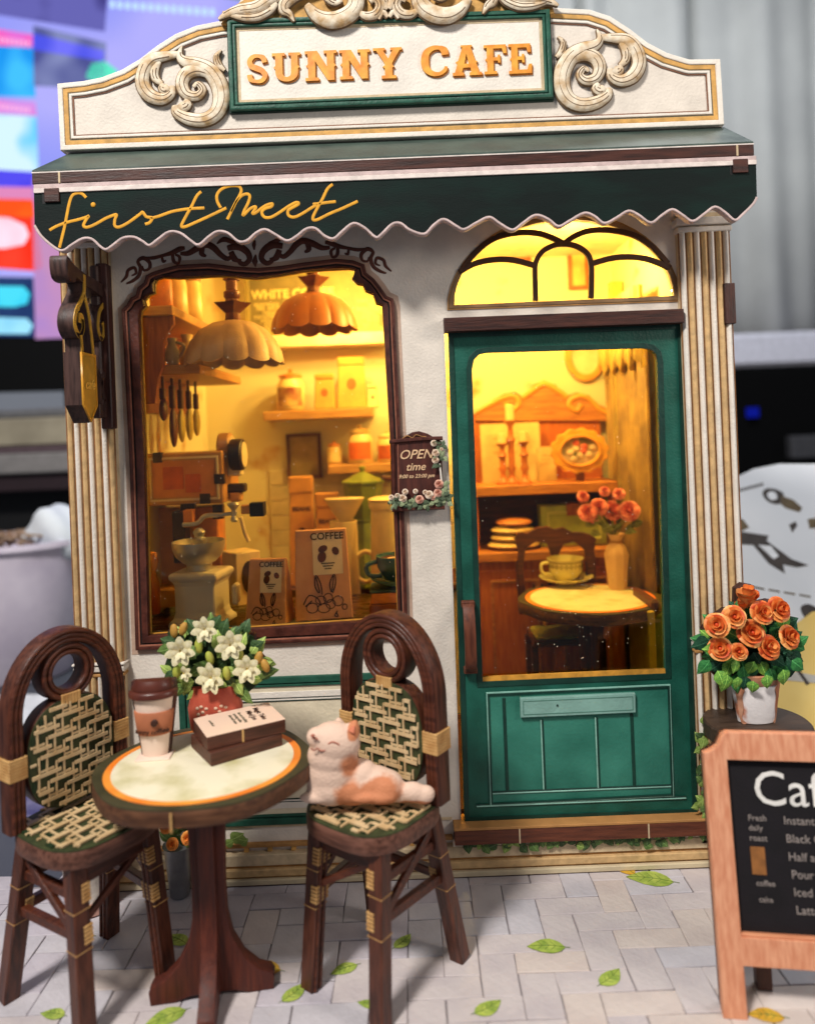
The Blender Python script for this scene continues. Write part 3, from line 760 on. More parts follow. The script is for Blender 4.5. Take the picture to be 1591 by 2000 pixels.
def lm(name, c1, c2):
    m = M(name, c1, col2=c2, vs=3.5, rough=.55, bump=.02, bs=7)
    if m.get('veined'): return m
    m['veined'] = 1
    nt = m.node_tree; N = nt.nodes; L = nt.links; bsdf = N['Principled BSDF']; src = bsdf.inputs['Base Color'].links[0].from_socket
    tc = [n for n in N if n.type == 'TEX_COORD'][0]; sp = N.new('ShaderNodeSeparateXYZ'); L.new(tc.outputs['Object'], sp.inputs[0])
    def mth(op, a, b=None):
        n = N.new('ShaderNodeMath'); n.operation = op
        for i, q in enumerate((a, b)):
            if q is None: continue
            if isinstance(q, (int, float)): n.inputs[i].default_value = q
            else: L.new(q, n.inputs[i])
        return n.outputs[0]
    ax = mth('ABSOLUTE', sp.outputs[0]); mid = mth('LESS_THAN', ax, .022)
    fr = mth('FRACT', mth('MULTIPLY', mth('SUBTRACT', sp.outputs[2], mth('MULTIPLY', ax, 1.1)), 6.5)); sv = mth('MULTIPLY', mth('LESS_THAN', fr, .13), .45)
    f = mth('MAXIMUM', mid, sv)
    a = srgb(c2); lt = tuple(min(1, q * 1.5 + .03) for q in a)
    mx = N.new('ShaderNodeMix'); mx.data_type = 'RGBA'; L.new(f, mx.inputs[0]); L.new(src, mx.inputs[6]); mx.inputs[7].default_value = (*lt, 1)
    L.new(mx.outputs[2], bsdf.inputs['Base Color'])
    return m
LM_LILY = [leaf_mesh('leaf', lm('lily_leaf_light', '#7d9a45', '#a9bd62')), leaf_mesh('leaf', lm('lily_leaf_mid', '#4b6a30', '#6f8b45'), .30), leaf_mesh('leaf', lm('lily_leaf_dark', '#26401f', '#3d5a2e'), .36)]
LM_ROSE = [leaf_mesh('leaf', lm('rose_leaf_light', '#4f9440', '#8fbf4d'), .36), leaf_mesh('leaf', lm('rose_leaf_mid', '#236b38', '#3e8c45'), .34), leaf_mesh('leaf', lm('rose_leaf_dark', '#0d3a28', '#1a5235'), .38)]
LM_IVY = [leaf_mesh('leaf', lm('ivy_leaf_mid', '#3d5a2c', '#64803f'), .42), leaf_mesh('leaf', lm('ivy_leaf_dark', '#26381c', '#3f5a2b'), .40), leaf_mesh('leaf', lm('ivy_leaf_light', '#6f8a3c', '#8fa653'), .4)]
def put_leaf(me, loc, size, ang, parent, tilt=0.0, yaw=0.0, name='leaf'):
    o = bpy.data.objects.new(name, me); link(o)
    o.matrix_basis = T3(*loc) @ R3(yaw, 'Z') @ R3(ang, 'Y') @ R3(tilt, 'X') @ Matrix.Diagonal((size, size, size, 1))
    return setp(o, parent)
def petal_mesh(name, mats, R=1.0, op=1.0, w=1.0):
    out = []
    for mt in mats:
        vs, fs = [], []; nu, nv = 6, 4
        for j in range(nv + 1):
            v = j / nv
            for i in range(nu + 1):
                u = -1 + 2 * i / nu
                az = u * w * (.55 + .45 * v)
                r = R * (.12 + .88 * v ** .8) * op * (1 - .08 * u * u * v)
                z = R * (.95 * v - .55 * v ** 3 * op * op - .16 * u * u * v)
                vs.append((r * cos(az), r * sin(az), z))
        for j in range(nv):
            for i in range(nu): a = j * (nu + 1) + i; fs.append((a, a + 1, a + nu + 2, a + nu + 1))
        me = bpy.data.meshes.new(name); me.from_pydata(vs, [], fs)
        for p in me.polygons: p.use_smooth = True
        me.materials.append(mt); out.append(me)
    return out
def rose_petals(mats): return [petal_mesh('petal', mats, 1, op, w) for op, w in ((.30, 1.5), (.52, 1.15), (.78, .95), (1.0, .85))]
def place_rose(loc, size, parent, PM, core, seed, facing=(0, -1, .35), split=True, name='rose'):
    rnd = random.Random(seed)
    fx = Vector(facing).normalized(); rot = fx.to_track_quat('Z', 'Y').to_matrix().to_4x4()
    base = T3(*loc) @ rot @ Matrix.Diagonal((size, size, size, 1))
    bm = MB().ball((0, 0, .42), (.2, .2, .34), 10, 6)
    me = bm.mesh(name); 
    for p in me.polygons: p.use_smooth = True
    me.materials.append(core)
    spec = []
    for L, (cnt, dz) in enumerate(((3, .18), (4, .08), (5, 0), (6, -.08))):
        for k in range(cnt):
            spec.append((L, k * 2 * pi / cnt + L * .7 + rnd.uniform(-.15, .15), dz))
    if split:
        o = bpy.data.objects.new(name, me); link(o); o.matrix_basis = base; setp(o, parent)
        for L, a, dz in spec:
            p = bpy.data.objects.new('petal', rnd.choice(PM[L])); link(p)
            p.matrix_basis = T3(0, 0, dz) @ R3(a, 'Z') @ R3(rnd.uniform(-.08, .08), 'Y')
            p.parent = o
        return o
    ms = [me]
    for L, a, dz in spec:
        m2 = PM[L][0].copy(); m2.transform(T3(0, 0, dz) @ R3(a, 'Z')); ms.append(m2)
    for m_ in ms: m_.materials.clear()
    j = join_meshes(name, ms)
    for p in j.polygons: p.use_smooth = True
    j.materials.append(core); j.transform(base)
    return mobj(name, j, None, parent)

# ================================================================== ROOM BEHIND THE WINDOW
CZ = 4.75
m_counter = wood('counter_dark_wood', '#2a1409', '#45240f', 'x', rough=.25)
counter = thing('window_counter', 'dark brown counter just behind the shop window', 'counter', (-2.8, 1.5, 1.1))
MB().box(RX0 + .02, .35, .24, 3.4, CZ - .2, CZ).build('counter_top', m_counter, counter, bevel=.02)
MB().box(RX0 + .02, .25, .34, 3.3, 1.11, CZ - .202).build('counter_body', m_inwood_dk, counter)
rear = thing('rear_counter', 'low cream counter along the back wall of the shop', 'counter', (-1.6, 6, 1.1))
MB().box(RX0 + .02, 1.35, 4.9, 6.95, 4.4, 4.6).build('counter_top', m_inwood_dk, rear, bevel=.02)
MB().box(RX0 + .02, 1.3, 5.1, 6.93, 1.11, 4.398).build('counter_body', m_inwhite, rear)
# plank wainscot behind the rear counter
zw = P(520, 920, 6.9)[1]
n = 7; h = (zw - 4.6) / n
for k in range(n):
    MB().box(-4.1, 1.7, 6.93, 6.995, 4.6 + k * h + .01, 4.6 + (k + 1) * h - .01).build('plank', m_tilew, cafe, bevel=.012)
# wallpaper flowers
m_blot = M('wallpaper_flower_print', '#c98a35', rough=.8, var=.3)
rnd = random.Random(3)
for k in range(0):
    pass
# left wall shelving
m_shelf = wood('shelf_orange_wood', '#7a3f17', '#9c5a26', 'z')
m_shelfl = wood('shelf_light_wood', '#a9773c', '#c08f4e', 'x')
wu = thing('wall_shelf', 'brown shelf unit with a curved side panel on the left wall', 'shelf', (-5.2, 2, 9))
plate('side_panel', pp([(262, 604), (338, 606), (339, 634), (326, 650), (319, 672), (319, 712), (309, 738), (303, 788), (262, 792)], .8), .8, .14, m_shelf, wu, bevel=.012)
sx = P(338, 605, .8)[0]
MB().box(RX0, sx + .02, .7, 5.2, P(325, 617, .8)[1], P(325, 598, .8)[1]).build('shelf', m_shelfl, wu, bevel=.015)
b = pbox(318, 391, 712, 731, 1.2, 5)
MB().box(RX0, b[1], 1.2, 5.0, b[4], b[5]).build('shelf', m_shelfl, wu, bevel=.015)
MB().box(RX0, RX0 + .12, .95, 5.0, P(325, 800, .8)[1], P(325, 600, .8)[1]).build('back_panel', m_shelf, wu)
m_jarp = M('cream_jar', '#e0c684', rough=.35, col2='#c9964a', vs=1.6)
m_jaro = M('orange_jar', '#c9762a', rough=.4, var=.2)
zsh = P(325, 598, .8)[1]
for k, (X, Y, r, hh, mt, lb) in enumerate(((-5.15, 1.25, .24, 1.0, m_jaro, 'orange canister at the front end of the top wall shelf'), (-5.1, 2.1, .26, 1.1, m_jarp, 'cream canister second along the top wall shelf'), (-5.05, 3.1, .27, 1.2, m_jarp, 'tall cream canister third along the top wall shelf'))):
    j = thing('canister', lb, 'canister', (X, Y, zsh), group='canisters on the top wall shelf')
    MB().lathe([(r * .9, 0), (r, .05), (r * .96, hh * .6), (r * .8, hh * .8)], (X, Y, zsh), 20).build('body', mt, j, smooth=50)
    MB().lathe([(r * .86, hh * .8), (r * .88, hh * .9), (r * .2, hh), (r * .15, hh + .08), (0.0, hh + .1)], (X, Y, zsh), 20).build('lid', m_shelf, j, smooth=50)
z2s = b[5]
m_cup_g = M('grey_cup', '#a79f86', rough=.35)
for X, Y, r, hh, mt, lb in ((P(336, 680, 1.6)[0], 1.6, .16, .62, m_cup_g, 'small grey jug on the lower wall shelf'), (P(366, 680, 2.1)[0], 2.1, .20, .75, m_jarp, 'cream pitcher on the lower wall shelf')):
    j = thing('pitcher', lb, 'pitcher', (X, Y, z2s))
    MB().lathe([(r * .7, 0), (r, hh * .3), (r * .95, hh * .55), (r * .5, hh * .8), (r * .65, hh), (r * .5, hh - .02), (r * .4, hh * .7)], (X, Y, z2s), 20).build('body', mt, j, smooth=60)
    MB().tube(smooth([(X + r * .6, Y, z2s + hh * .85), (X + r * 1.7, Y, z2s + hh * .7), (X + r * .95, Y, z2s + hh * .3)], 5), .03).build('handle', mt, j, smooth=60)
# hanging spatulas
m_ut = M('utensil_dark', '#4d2410', rough=.4, var=.2); m_utl = M('utensil_blade', '#b7a24a', rough=.35, col2='#8d7a2c', vs=3)
for k, (px, l0, l1, lb) in enumerate(((318, 757, 820, 'short dark ladle hanging first under the lower wall shelf'), (336, 752, 872, 'long dark spatula hanging second under the lower wall shelf'), (352, 760, 862, 'olive bladed spatula hanging third under the lower wall shelf'), (368, 762, 858, 'pale spoon hanging fourth under the lower wall shelf'), (382, 768, 850, 'narrow pale whisk hanging fifth under the lower wall shelf'))):
    Y = 1.5 + k * .45; x, zt_ = P(px, l0, Y); _, zb_ = P(px, l1, Y)
    j = thing('hanging_utensil', lb, 'utensil', (x, Y, zb_), group='utensils hanging under the wall shelf')
    zm = zt_ - (zt_ - zb_) * .38
    MB().box(x - .055, x + .055, Y - .08, Y + .08, zm, zt_ - .01).box(x - .03, x + .03, Y - .03, Y + .03, zt_ - .02, b[4] + .004).build('handle', m_ut, j, bevel=.02)
    MB().ball((x, Y, (zm + zb_) / 2), (.085, .15, (zm - zb_) / 2 + .03), 12, 8).build('blade', m_ut if k < 2 else m_utl, j, smooth=60)
# coffee machine
m_mach = M('machine_cream', '#b9854a', rough=.4, var=.12); m_machp = M('machine_panel', '#c27a3c', rough=.45, var=.1); m_mlabel = M('machine_label', '#b3541a', rough=.5, var=.2)
m_mdark = M('machine_dark', '#2c1a12', rough=.45, var=.2)
cm = thing('coffee_machine', 'tan espresso machine with dark square tabs behind the grinder', 'coffee machine', (-4.6, 2.6, CZ))
Ym = 1.75
ibox('upper_body', 284, 436, 884, 986, Ym, 3.2, m_mach, cm, .03)
bx = pbox(292, 428, 892, 978, Ym, 3)
fr_ = rect(bx[0], bx[1], bx[4], bx[5])
ring('panel_frame', fr_, 0, .05, Ym - .03, .04, m_inwhite, cm, .01)
ring('panel_line', fr_, .09, .12, Ym - .02, .03, m_machp, cm)
plate('front_panel', inset(fr_, .12), Ym - .012, .02, m_machp, cm)
ibox('label', 318, 358, 912, 956, Ym - .03, Ym, m_mlabel, cm, .006)
ibox('label', 362, 392, 926, 962, Ym - .034, Ym, m_mlabel, cm, .006)
for a in ((298, 316, 884, 904), (418, 438, 926, 945), (390, 410, 964, 984), (352, 380, 984, 996), (415, 435, 986, 1014)):
    ibox('tab', *a, Ym - .05, Ym + .1, m_mdark, cm, .006)
ibox('lower_body', 288, 430, 990, 1150, 2.6, 3.2, m_mach, cm, .03)
ibox('drip_tray', 300, 440, 1150, 1185, Ym + .1, 3.3, m_mach, cm, .02)
ibox('column', 378, 428, 990, 1160, 2.2, 2.7, m_machp, cm, .03)
for (cx, cy, rr, Y) in ((441, 874, 29, 2.6), (464, 888, 31, 2.2)):
    x, z = P(cx, cy, Y); r = rr * (DCAM + Y) / FPX
    MB().lathe([(r * .92, -.14), (r, -.11), (r, .11), (r * .92, .14)], (0, 0, 0), 28).xf(T3(x, Y, z) @ R3(radians(90), 'Y')).build('gauge', m_mdark if cy > 880 else m_mach, cm, smooth=40)
    MB().lathe([(r * .8, .141), (r * .8, .16)], (0, 0, 0), 28).xf(T3(x, Y, z) @ R3(radians(90), 'Y')).build('gauge_face', m_inwhite, cm, smooth=40)
ibox('group_head', 436, 470, 912, 930, 2.2, 2.5, m_inwhite, cm, .03)
ibox('portafilter', 440, 478, 945, 962, 2.1, 2.4, m_mdark, cm, .03)
ibox('spout', 448, 470, 962, 980, 2.1, 2.4, m_mach, cm, .03)
ibox('portafilter_handle', 470, 492, 986, 1004, 1.6, 1.75, m_mach, cm, .02)
ibox('handle_end', 487, 515, 982, 1009, 1.5, 1.8, m_black, cm, .01)
MB().tube([at(470, 1010, 1.9), at(478, 1040, 1.9), at(486, 1058, 1.9)], .045).build('steam_wand', m_inwhite, cm, smooth=50)
# grinder
m_grn = M('grinder_putty', '#cfc6b4', rough=.42, var=.05, vs=1.5); m_chr = M('grinder_grey_metal', '#c0bbb0', rough=.3, metal=.6, var=.08)
gr = thing('coffee_grinder', 'grey hand crank coffee grinder with a bowl, behind the window', 'coffee grinder', at(398, 1212, 1.0))
x, z0 = P(398, 1216, 1.0); z1_ = P(398, 1112, 1.0)[1]
gy = 1.0
prof_s = [(.62, 0), (.62, .09), (.56, .14), (.515, .2), (.49, .3), (.49, z1_ - z0 - .28), (.52, z1_ - z0 - .2), (.59, z1_ - z0 - .13), (.59, z1_ - z0 - .03), (.53, z1_ - z0)]
prof_s = [(a_ * .88, b_) for a_, b_ in prof_s]
mb = MB()
vs = []; 
for r, z in prof_s:
    for sx_, sy_ in ((-1, -1), (1, -1), (1, 1), (-1, 1)): vs.append((x + r * sx_, gy + r * .9 * sy_, z0 + z))
fs = [(i * 4 + k, i * 4 + (k + 1) % 4, (i + 1) * 4 + (k + 1) % 4, (i + 1) * 4 + k) for i in range(len(prof_s) - 1) for k in range(4)] + [(3, 2, 1, 0), tuple(len(vs) - 4 + k for k in range(4))]
mb.add(vs, fs); mb.xf(T3(x, gy, 0) @ R3(radians(-9), 'Z') @ T3(-x, -gy, 0)).build('case', m_grn, gr, bevel=.025)
bz = P(390, 1106, gy)[1]; bt = P(390, 1056, gy)[1]
MB().lathe([(.26, z1_ - bz), (.26, .06), (.34, .1), (.46, .22), (.53, .38), (.545, bt - bz), (.52, bt - bz), (.5, .40), (.40, .2), (.1, .12)], (x - .04, gy, bz), 30).build('bowl', m_chr, gr, smooth=55)
MB().lathe([(.10, .1), (.14, .3), (.10, .42), (.15, .5), (.15, .58), (.09, .62), (.13, .72), (.06, .8)], (x - .02, gy, bz), 20).build('spindle', m_chr, gr, smooth=50)
A = [at(357, 1025, gy - .05), at(385, 1022, gy - .05), at(400, 1008, gy - .05), at(425, 1006, gy - .1), at(462, 1002, gy - .15)]
MB().tube(smooth(A, 3), [.045] * 4 + [.05] * 6 + [.04] * 3, 8).build('crank', m_chr, gr, smooth=50)
kx, kz = P(457, 1012, gy - .15)
MB().lathe([(.05, 0), (.08, .05), (.05, .12), (.045, .25), (.10, .32), (.13, .36), (.11, .41), (0.0, .42)], (kx, gy - .15, kz - .08), 16).build('knob', m_chr, gr, smooth=50)
ibox('drawer_knob', 452, 464, 1142, 1182, gy - .2, gy + .1, m_grn, gr, .04)
# bottle at the left
bo = thing('juice_bottle', 'small orange bottle at the left edge of the window', 'bottle', at(298, 1200, .8))
x, z0 = P(300, 1198, .8); 
MB().lathe([(.13, 0), (.15, .04), (.15, .6), (.08, .85), (.12, .95), (.14, 1.1), (.1, 1.25), (0, 1.28)], (x, .8, z0), 18).build('body', M('orange_bottle', '#c8571a', col2='#e3a548', vs=1.2, rough=.3), bo, smooth=50)
# box behind grinder
bb = thing('menu_box', 'pale yellow box with a dark oval window beside the grinder', 'box', at(478, 1160, 2.0))
MB().box(-.3, .3, -.35, .35, 0, 1.15).xf(T3(*at(474, 1175, 2.2)) @ R3(radians(40), 'Z')).build('box_body', m_inwhite, bb, bevel=.02)
plate('dark_window', ell(0, .6, .17, .36, 18), -.38, .03, m_mdark, bb, xf=T3(*at(474, 1175, 2.2)) @ R3(radians(40), 'Z'))
lt = thing('chocolate_bar_pack', 'brown upright pack with a pale face behind the grinder crank', 'pack', at(360, 1080, 1.9))
ibox('pack', 337, 362, 1000, 1100, 1.5, 1.9, m_mdark, lt, .02)
ibox('pack_face', 358, 376, 996, 1030, 1.48, 1.7, m_machp, lt, .01)

# coffee bags
m_bag = M('kraft_bag', '#cd936c', col2='#d9a67f', vs=1.5, rough=.6, bump=.006, bs=12)
m_bagd = M('kraft_bag_fold', '#8d4f33', rough=.6, var=.1)
m_label = M('bag_label', '#ecdcc2', rough=.6, var=.04); m_ink = M('brown_ink', '#3a1c12', rough=.6, var=.1)
def coffee_bag(px0, px1, py0, py1, Y, label, yaw, top_crop=0):
    cx = (px0 + px1) / 2; x, z0 = P(cx, py1, Y); z1b = P(cx, py0, Y)[1]; w = (px1 - px0) * (DCAM + Y) / FPX; H = z1b - z0
    t = thing('coffee_bag', label, 'coffee bag', (x, Y, z0), radians(yaw), 'kraft coffee bags behind the window')
    dpt = .34
    vs = [(-w / 2, -dpt, 0), (w / 2, -dpt, 0), (w / 2, dpt, 0), (-w / 2, dpt, 0), (-w * .45, -.05, H), (w * .45, -.05, H), (w * .45, .05, H), (-w * .45, .05, H),
          (-w * .40, 0, H * .35), (w * .40, 0, H * .35)]
    fs = [(3, 2, 1, 0), (0, 1, 5, 4), (2, 3, 7, 6), (4, 5, 6, 7), (0, 4, 8), (4, 7, 8), (7, 3, 8), (3, 0, 8), (1, 9, 5), (5, 9, 6), (6, 9, 2), (2, 9, 1)]
    W_ = Matrix.Identity(4)
    MB().add(vs, fs).build('bag', m_bag, t, bevel=.02, world=False)
    lean = atan2(dpt - .05, H)
    F = T3(0, -dpt, 0) @ R3(-lean, 'X')
    def fp(name, pts, mat, th=.006, off=.004): 
        me = plate_mesh(name, pts, th); me.transform(F @ T3(0, -off - th, 0)); return mobj(name, me, mat, t, False)
    lw = w * .25
    fp('label', rect(-w * .16, w * .36, H * .50, H * .97), m_label, .008, .004)
    me = text_mesh('printed_word', 'COFFEE', w * .17, .006, bold=.004); me.transform(F @ T3(w * .10, -.02, H * .93)); mobj('printed_word', me, m_ink, t, False)
    for ex, ez, rx, rz, rot in ((.02, .79, .085, .06, .4), (.0, .70, .075, .10, -.2), (.24, .76, .06, .075, .5)):
        e = [(w * ex + (a * cos(rot) - b_ * sin(rot)) * w, H * ez + (a * sin(rot) + b_ * cos(rot)) * w) for a, b_ in ell(0, 0, rx, rz, 14)]
        fp('bean_print', e, M('bean_ink', '#5d2b1c', rough=.5, var=.3), .006, .014)
    for k, (lx, lz) in enumerate(((.10, .62), (.10, .59), (.10, .56))):
        fp('fine_print', rect(w * (lx - .12 + .03 * k), w * (lx + .12 - .03 * k), H * lz, H * (lz + .012)), m_ink, .004, .014)
    # leaf and berry drawing
    mb = MB()
    def st(pts, r=.012):
        mb.tube([(a * w, -.008, c * H) for a, c in smooth(pts, 3)], r * w, 5, flat=.5)
    st([(-.08, .30), (-.14, .38), (-.12, .50), (-.04, .40), (-.02, .28)]); st([(-.12, .48), (-.06, .30)])
    st([(.14, .30), (.12, .40), (.20, .50), (.22, .40), (.16, .29)]); st([(.19, .48), (.15, .30)])
    st([(-.35, .18), (-.25, .28), (-.10, .24), (-.05, .16)]); st([(-.32, .16), (-.2, .22)])
    for ex, ez, rx, rz in ((-.20, .14, .10, .055), (.0, .13, .11, .05), (.12, .17, .08, .05), (.08, .24, .08, .05), (-.05, .22, .09, .045), (.25, .20, .09, .055), (.36, .13, .045, .03)):
        st([(ex + a, ez + c) for a, c in ell(0, 0, rx, rz, 9)] + [(ex + rx, ez)], .009)
    st([(.2, .08), (.24, .03), (.18, .04), (.23, .09)], .009)
    mb.xf(F); mb.build('line_drawing', m_ink, t, world=False)
    # side fold lines
    mb = MB().bar((-w / 2 * .80, -dpt * .0 - .30, .02), (-w * .42, -.06, H - .02), .01, .01)
    return t
coffee_bag(488, 570, 1090, 1214, .95, 'smaller kraft coffee bag beside the grinder', -8)
coffee_bag(578, 688, 1033, 1203, 1.15, 'taller kraft coffee bag with COFFEE label behind the window', 8)
for a, lb, Y, rz in (((500, 628, 1198, 1224), 'pale green patterned mat under the two coffee bags', .62, 0),):
    x, z = P(560, 1212, .8)
    t = thing('paper_mat', lb, 'mat', (x, .75, CZ)); MB().box(-.75, .7, -.32, .35, .004, .018).build('mat', M('mat_print', '#b9c39a', col2='#e3dcc0', vs=5), t, world=False)
t = thing('paper_slip', 'cream paper slip under the stacked books by the window', 'paper', (-.9, .8, CZ)); MB().box(-.2, 1.0, -.15, .4, .004, .016).build('slip', m_label, t, world=False)
# books and blue cup at the right end
bk = thing('book', 'brown closed book lying under the blue cup stack', 'book', at(755, 1190, 1.25))
x, z = P(722, 1190, 1.2)
MB().box(x, x + 1.2, 1.0, 1.9, CZ + .02, CZ + .27).build('cover', wood('old_book_brown', '#5a2a1c', '#7a4030', 'x'), bk, bevel=.02)
bk2 = thing('book', 'dark blue and brown book directly under the blue cup saucer', 'book', (x + .5, 1.45, CZ + .28))
MB().box(x + .05, x + 1.1, 1.1, 1.9, CZ + .275, CZ + .50).build('pages', m_machp, bk2, bevel=.01)
MB().box(x + .02, x + 1.12, 1.08, 1.92, CZ + .50, CZ + .56).build('cover', M('blue_book_cover', '#274a5c', var=.2), bk2, bevel=.01)
m_blue = M('blue_glaze', '#2f5563', col2='#47707a', vs=4, rough=.25)
cp = thing('blue_cup', 'blue glazed coffee cup on a saucer at the window edge', 'cup', (x + .62, 1.5, CZ + .565))
cc = (x + .62, 1.5, CZ + .565)
MB().lathe([(.22, 0), (.3, .02), (.58, .16), (.60, .20), (.56, .2), (.28, .08)], cc, 30).build('saucer', m_blue, cp, smooth=50)
MB().lathe([(.18, .1), (.30, .16), (.44, .42), (.47, .66), (.44, .66), (.40, .42), (.05, .3)], cc, 30).build('cup', m_blue, cp, smooth=50)
MB().lathe([(0, .585), (.42, .585), (.42, .57)], cc, 30).build('coffee', M('latte_brown', '#5a2416', rough=.25), cp)
sp_ = smooth([(cc[0] + .25 * cos(a / 2) * a / 8, cc[1] + .2 * sin(a / 2) * a / 8, cc[2] + .592) for a in range(1, 14)], 2)
MB().tube(sp_, .014).build('milk_swirl', m_label, cp)
MB().tube(smooth([(cc[0] - .40, cc[1], cc[2] + .55), (cc[0] - .66, cc[1] - .05, cc[2] + .46), (cc[0] - .62, cc[1], cc[2] + .25), (cc[0] - .34, cc[1], cc[2] + .22)], 4), .05).build('handle', m_blue, cp, smooth=50)

# back shelves and what stands on them
Yb = 5.9
def shelf_board(px0, px1, py0, py1, lb):
    t = thing('wall_board_shelf', lb, 'shelf', at((px0 + px1) / 2, py1, Yb))
    bb_ = pbox(px0, px1, py0, py1, Yb, 6.98); MB().box(*bb_).build('board', m_shelfl, t, bevel=.02)
    return bb_[5]
zA = shelf_board(514, 727, 800, 818, 'upper wooden board shelf on the yellow back wall')
zB = shelf_board(640, 790, 906, 923, 'lower wooden board shelf on the yellow back wall')
m_glz = M('milk_jar_glaze', '#ddbf7c', rough=.3, var=.08)
def jar(px, w, top, z0, Y, lb, body, lidm, labelm):
    x = P(px, 760, Y)[0]; k = (DCAM + Y) / FPX; r = w * k / 2; H = P(px, top, Y)[1] - z0
    t = thing('storage_jar', lb, 'jar', (x, Y, z0), group='jars on the back shelves')
    MB().lathe([(r * .85, 0), (r, .06), (r, H * .62), (r * .75, H * .76), (r * .8, H * .8)], (x, Y, z0), 22).build('glass_body', body, t, smooth=50)
    MB().lathe([(r * .84, H * .8), (r * .84, H * .86), (r * .3, H * .91), (r * .12, H * .93), (r * .16, H), (0, H * 1.02)], (x, Y, z0), 22).build('lid', lidm, t, smooth=50)
    a = [(x + (r + .015) * cos(v), Y + (r + .015) * sin(v)) for v in [radians(d) for d in range(215, 326, 10)]]
    vs = [(p[0], p[1], z0 + zz) for zz in (H * .12, H * .56) for p in a]; m = len(a)
    MB().add(vs, [(i, i + 1, m + i + 1, m + i) for i in range(m - 1)]).build('label', labelm, t, smooth=60)
jar(568, 54, 722, zA, 6.3, 'cream lidded jar with brown label on the upper board shelf', m_glz, m_jaro, M('jar_label_brown', '#7c3a1c', col2='#d0a560', vs=2.5))
jar(699, 50, 830, zB, 6.3, 'orange labelled jar on the lower board shelf', m_glz, m_jarp, M('jar_label_orange', '#d0641c', var=.2))
jar(752, 42, 842, zB, 6.3, 'cream jar with round label on the lower board shelf', m_glz, m_jarp, m_mlabel)
def pouch(px0, px1, py0, z0, Y, lb, mt, word=None):
    cx = (px0 + px1) / 2; x = P(cx, py0, Y)[0]; w = (px1 - px0) * (DCAM + Y) / FPX; H = P(cx, py0, Y)[1] - z0
    t = thing('coffee_pouch', lb, 'pouch', (x, Y, z0), group='paper pouches at the back of the shop')
    d = .25
    vs = [(-w / 2, -d, 0), (w / 2, -d, 0), (w / 2, d, 0), (-w / 2, d, 0), (-w * .42, -.06, H * .86), (w * .42, -.06, H * .86), (w * .42, .06, H * .86), (-w * .42, .06, H * .86)]
    MB().add(vs, [(3, 2, 1, 0), (0, 1, 5, 4), (2, 3, 7, 6), (4, 5, 6, 7), (0, 4, 7, 3), (1, 2, 6, 5)]).build('bag', mt, t, bevel=.03, world=False)
    MB().box(-w * .44, w * .44, -.09, .08, H * .84, H).build('folded_top', mt, t, bevel=.03, world=False)
    ln = atan2(d - .06, H * .86)
    if word:
        me = text_mesh('printed_word', word, w * .22, .006, bold=.006); me.transform(T3(0, -d - .004, 0) @ R3(-ln, 'X') @ T3(0, 0, H * .70)); mobj('printed_word', me, m_ink, t, False)
    me = plate_mesh('printed_bean', ell(0, H * .48, w * .16, w * .2, 16), .006); me.transform(T3(0, -d - .004, 0) @ R3(-ln, 'X')); mobj('printed_bean', me, m_mlabel if not word else m_ink, t, False)
pouch(612, 654, 730, zA, 6.2, 'short orange paper pouch on the upper board shelf', M('pouch_orange', '#d98a38', var=.12))
pouch(655, 714, 698, zA, 6.35, 'tall orange pouch with clip on the upper board shelf', M('pouch_orange2', '#dd9440', var=.12))
pouch(716, 738, 752, zA, 6.3, 'smallest cream packet at the right end of the upper board shelf', m_glz)
jar(648, 30, 862, zB, 6.4, 'small plain jar at the left end of the lower board shelf', m_jarp, m_jaro, m_glz)
pouch(560, 614, 930, 4.6, 5.6, 'tall tan BEANS pouch standing on the rear counter', M('pouch_tan', '#bf8440', var=.12), 'BEANS')
pouch(612, 664, 962, 4.6, 5.2, 'shorter tan BEANS pouch beside the green moka pot', M('pouch_tan2', '#b87c3c', var=.12), 'BEANS')
cb = thing('hanging_board', 'grey brown chopping board hanging on the back wall', 'chopping board', at(592, 932, 6.9))
fbx = pbox(560, 628, 846, 935, 6.85, 6.9); rr_ = rect(fbx[0], fbx[1], fbx[4], fbx[5])
ring('board_rim', rr_, 0, .09, 6.80, .12, m_inwood_dk, cb, .015); plate('board_face', inset(rr_, .09), 6.86, .07, M('board_olive', '#8a7340', var=.15), cb)
# moka pot
m_moka = M('moka_green', '#59631f', rough=.35, col2='#77802e', vs=2); 
Yk = 4.3; x, _ = P(706, 1000, Yk)
mk = thing('moka_pot', 'olive green faceted moka pot at the back of the window', 'moka pot', (x, Yk + .8, 4.6))
k = (DCAM + Yk) / FPX; zt_ = P(706, 948, Yk)[1]; zm = P(706, 1022, Yk)[1]; zb_ = CZ - .15
Yk2 = Yk + .9
MB().lathe([(.58, 0), (.60, .05), (.44, zm - zb_ - .06), (.46, zm - zb_)], (x, Yk2, 4.6), 8).build('boiler', m_moka, mk)
MB().lathe([(.42, zm - zb_), (.42, zm - zb_ + .06), (.52, zt_ - zb_ - .04), (.55, zt_ - zb_)], (x, Yk2, 4.6), 8).build('upper_chamber', m_moka, mk)
MB().lathe([(.57, zt_ - zb_), (.57, zt_ - zb_ + .05), (.1, zt_ - zb_ + .28), (.06, zt_ - zb_ + .3), (.1, zt_ - zb_ + .42), (0, zt_ - zb_ + .46)], (x, Yk2, 4.6), 8).build('lid', m_moka, mk)
MB().bar((x + .5, Yk2, zt_ + .12), (x + 1.0, Yk2, zt_ + .05), .1, .12).bar((x + 1.0, Yk2, zt_ + .05), (x + .95, Yk2, zm + .1), .1, .12).build('handle', m_ut, mk, bevel=.02)
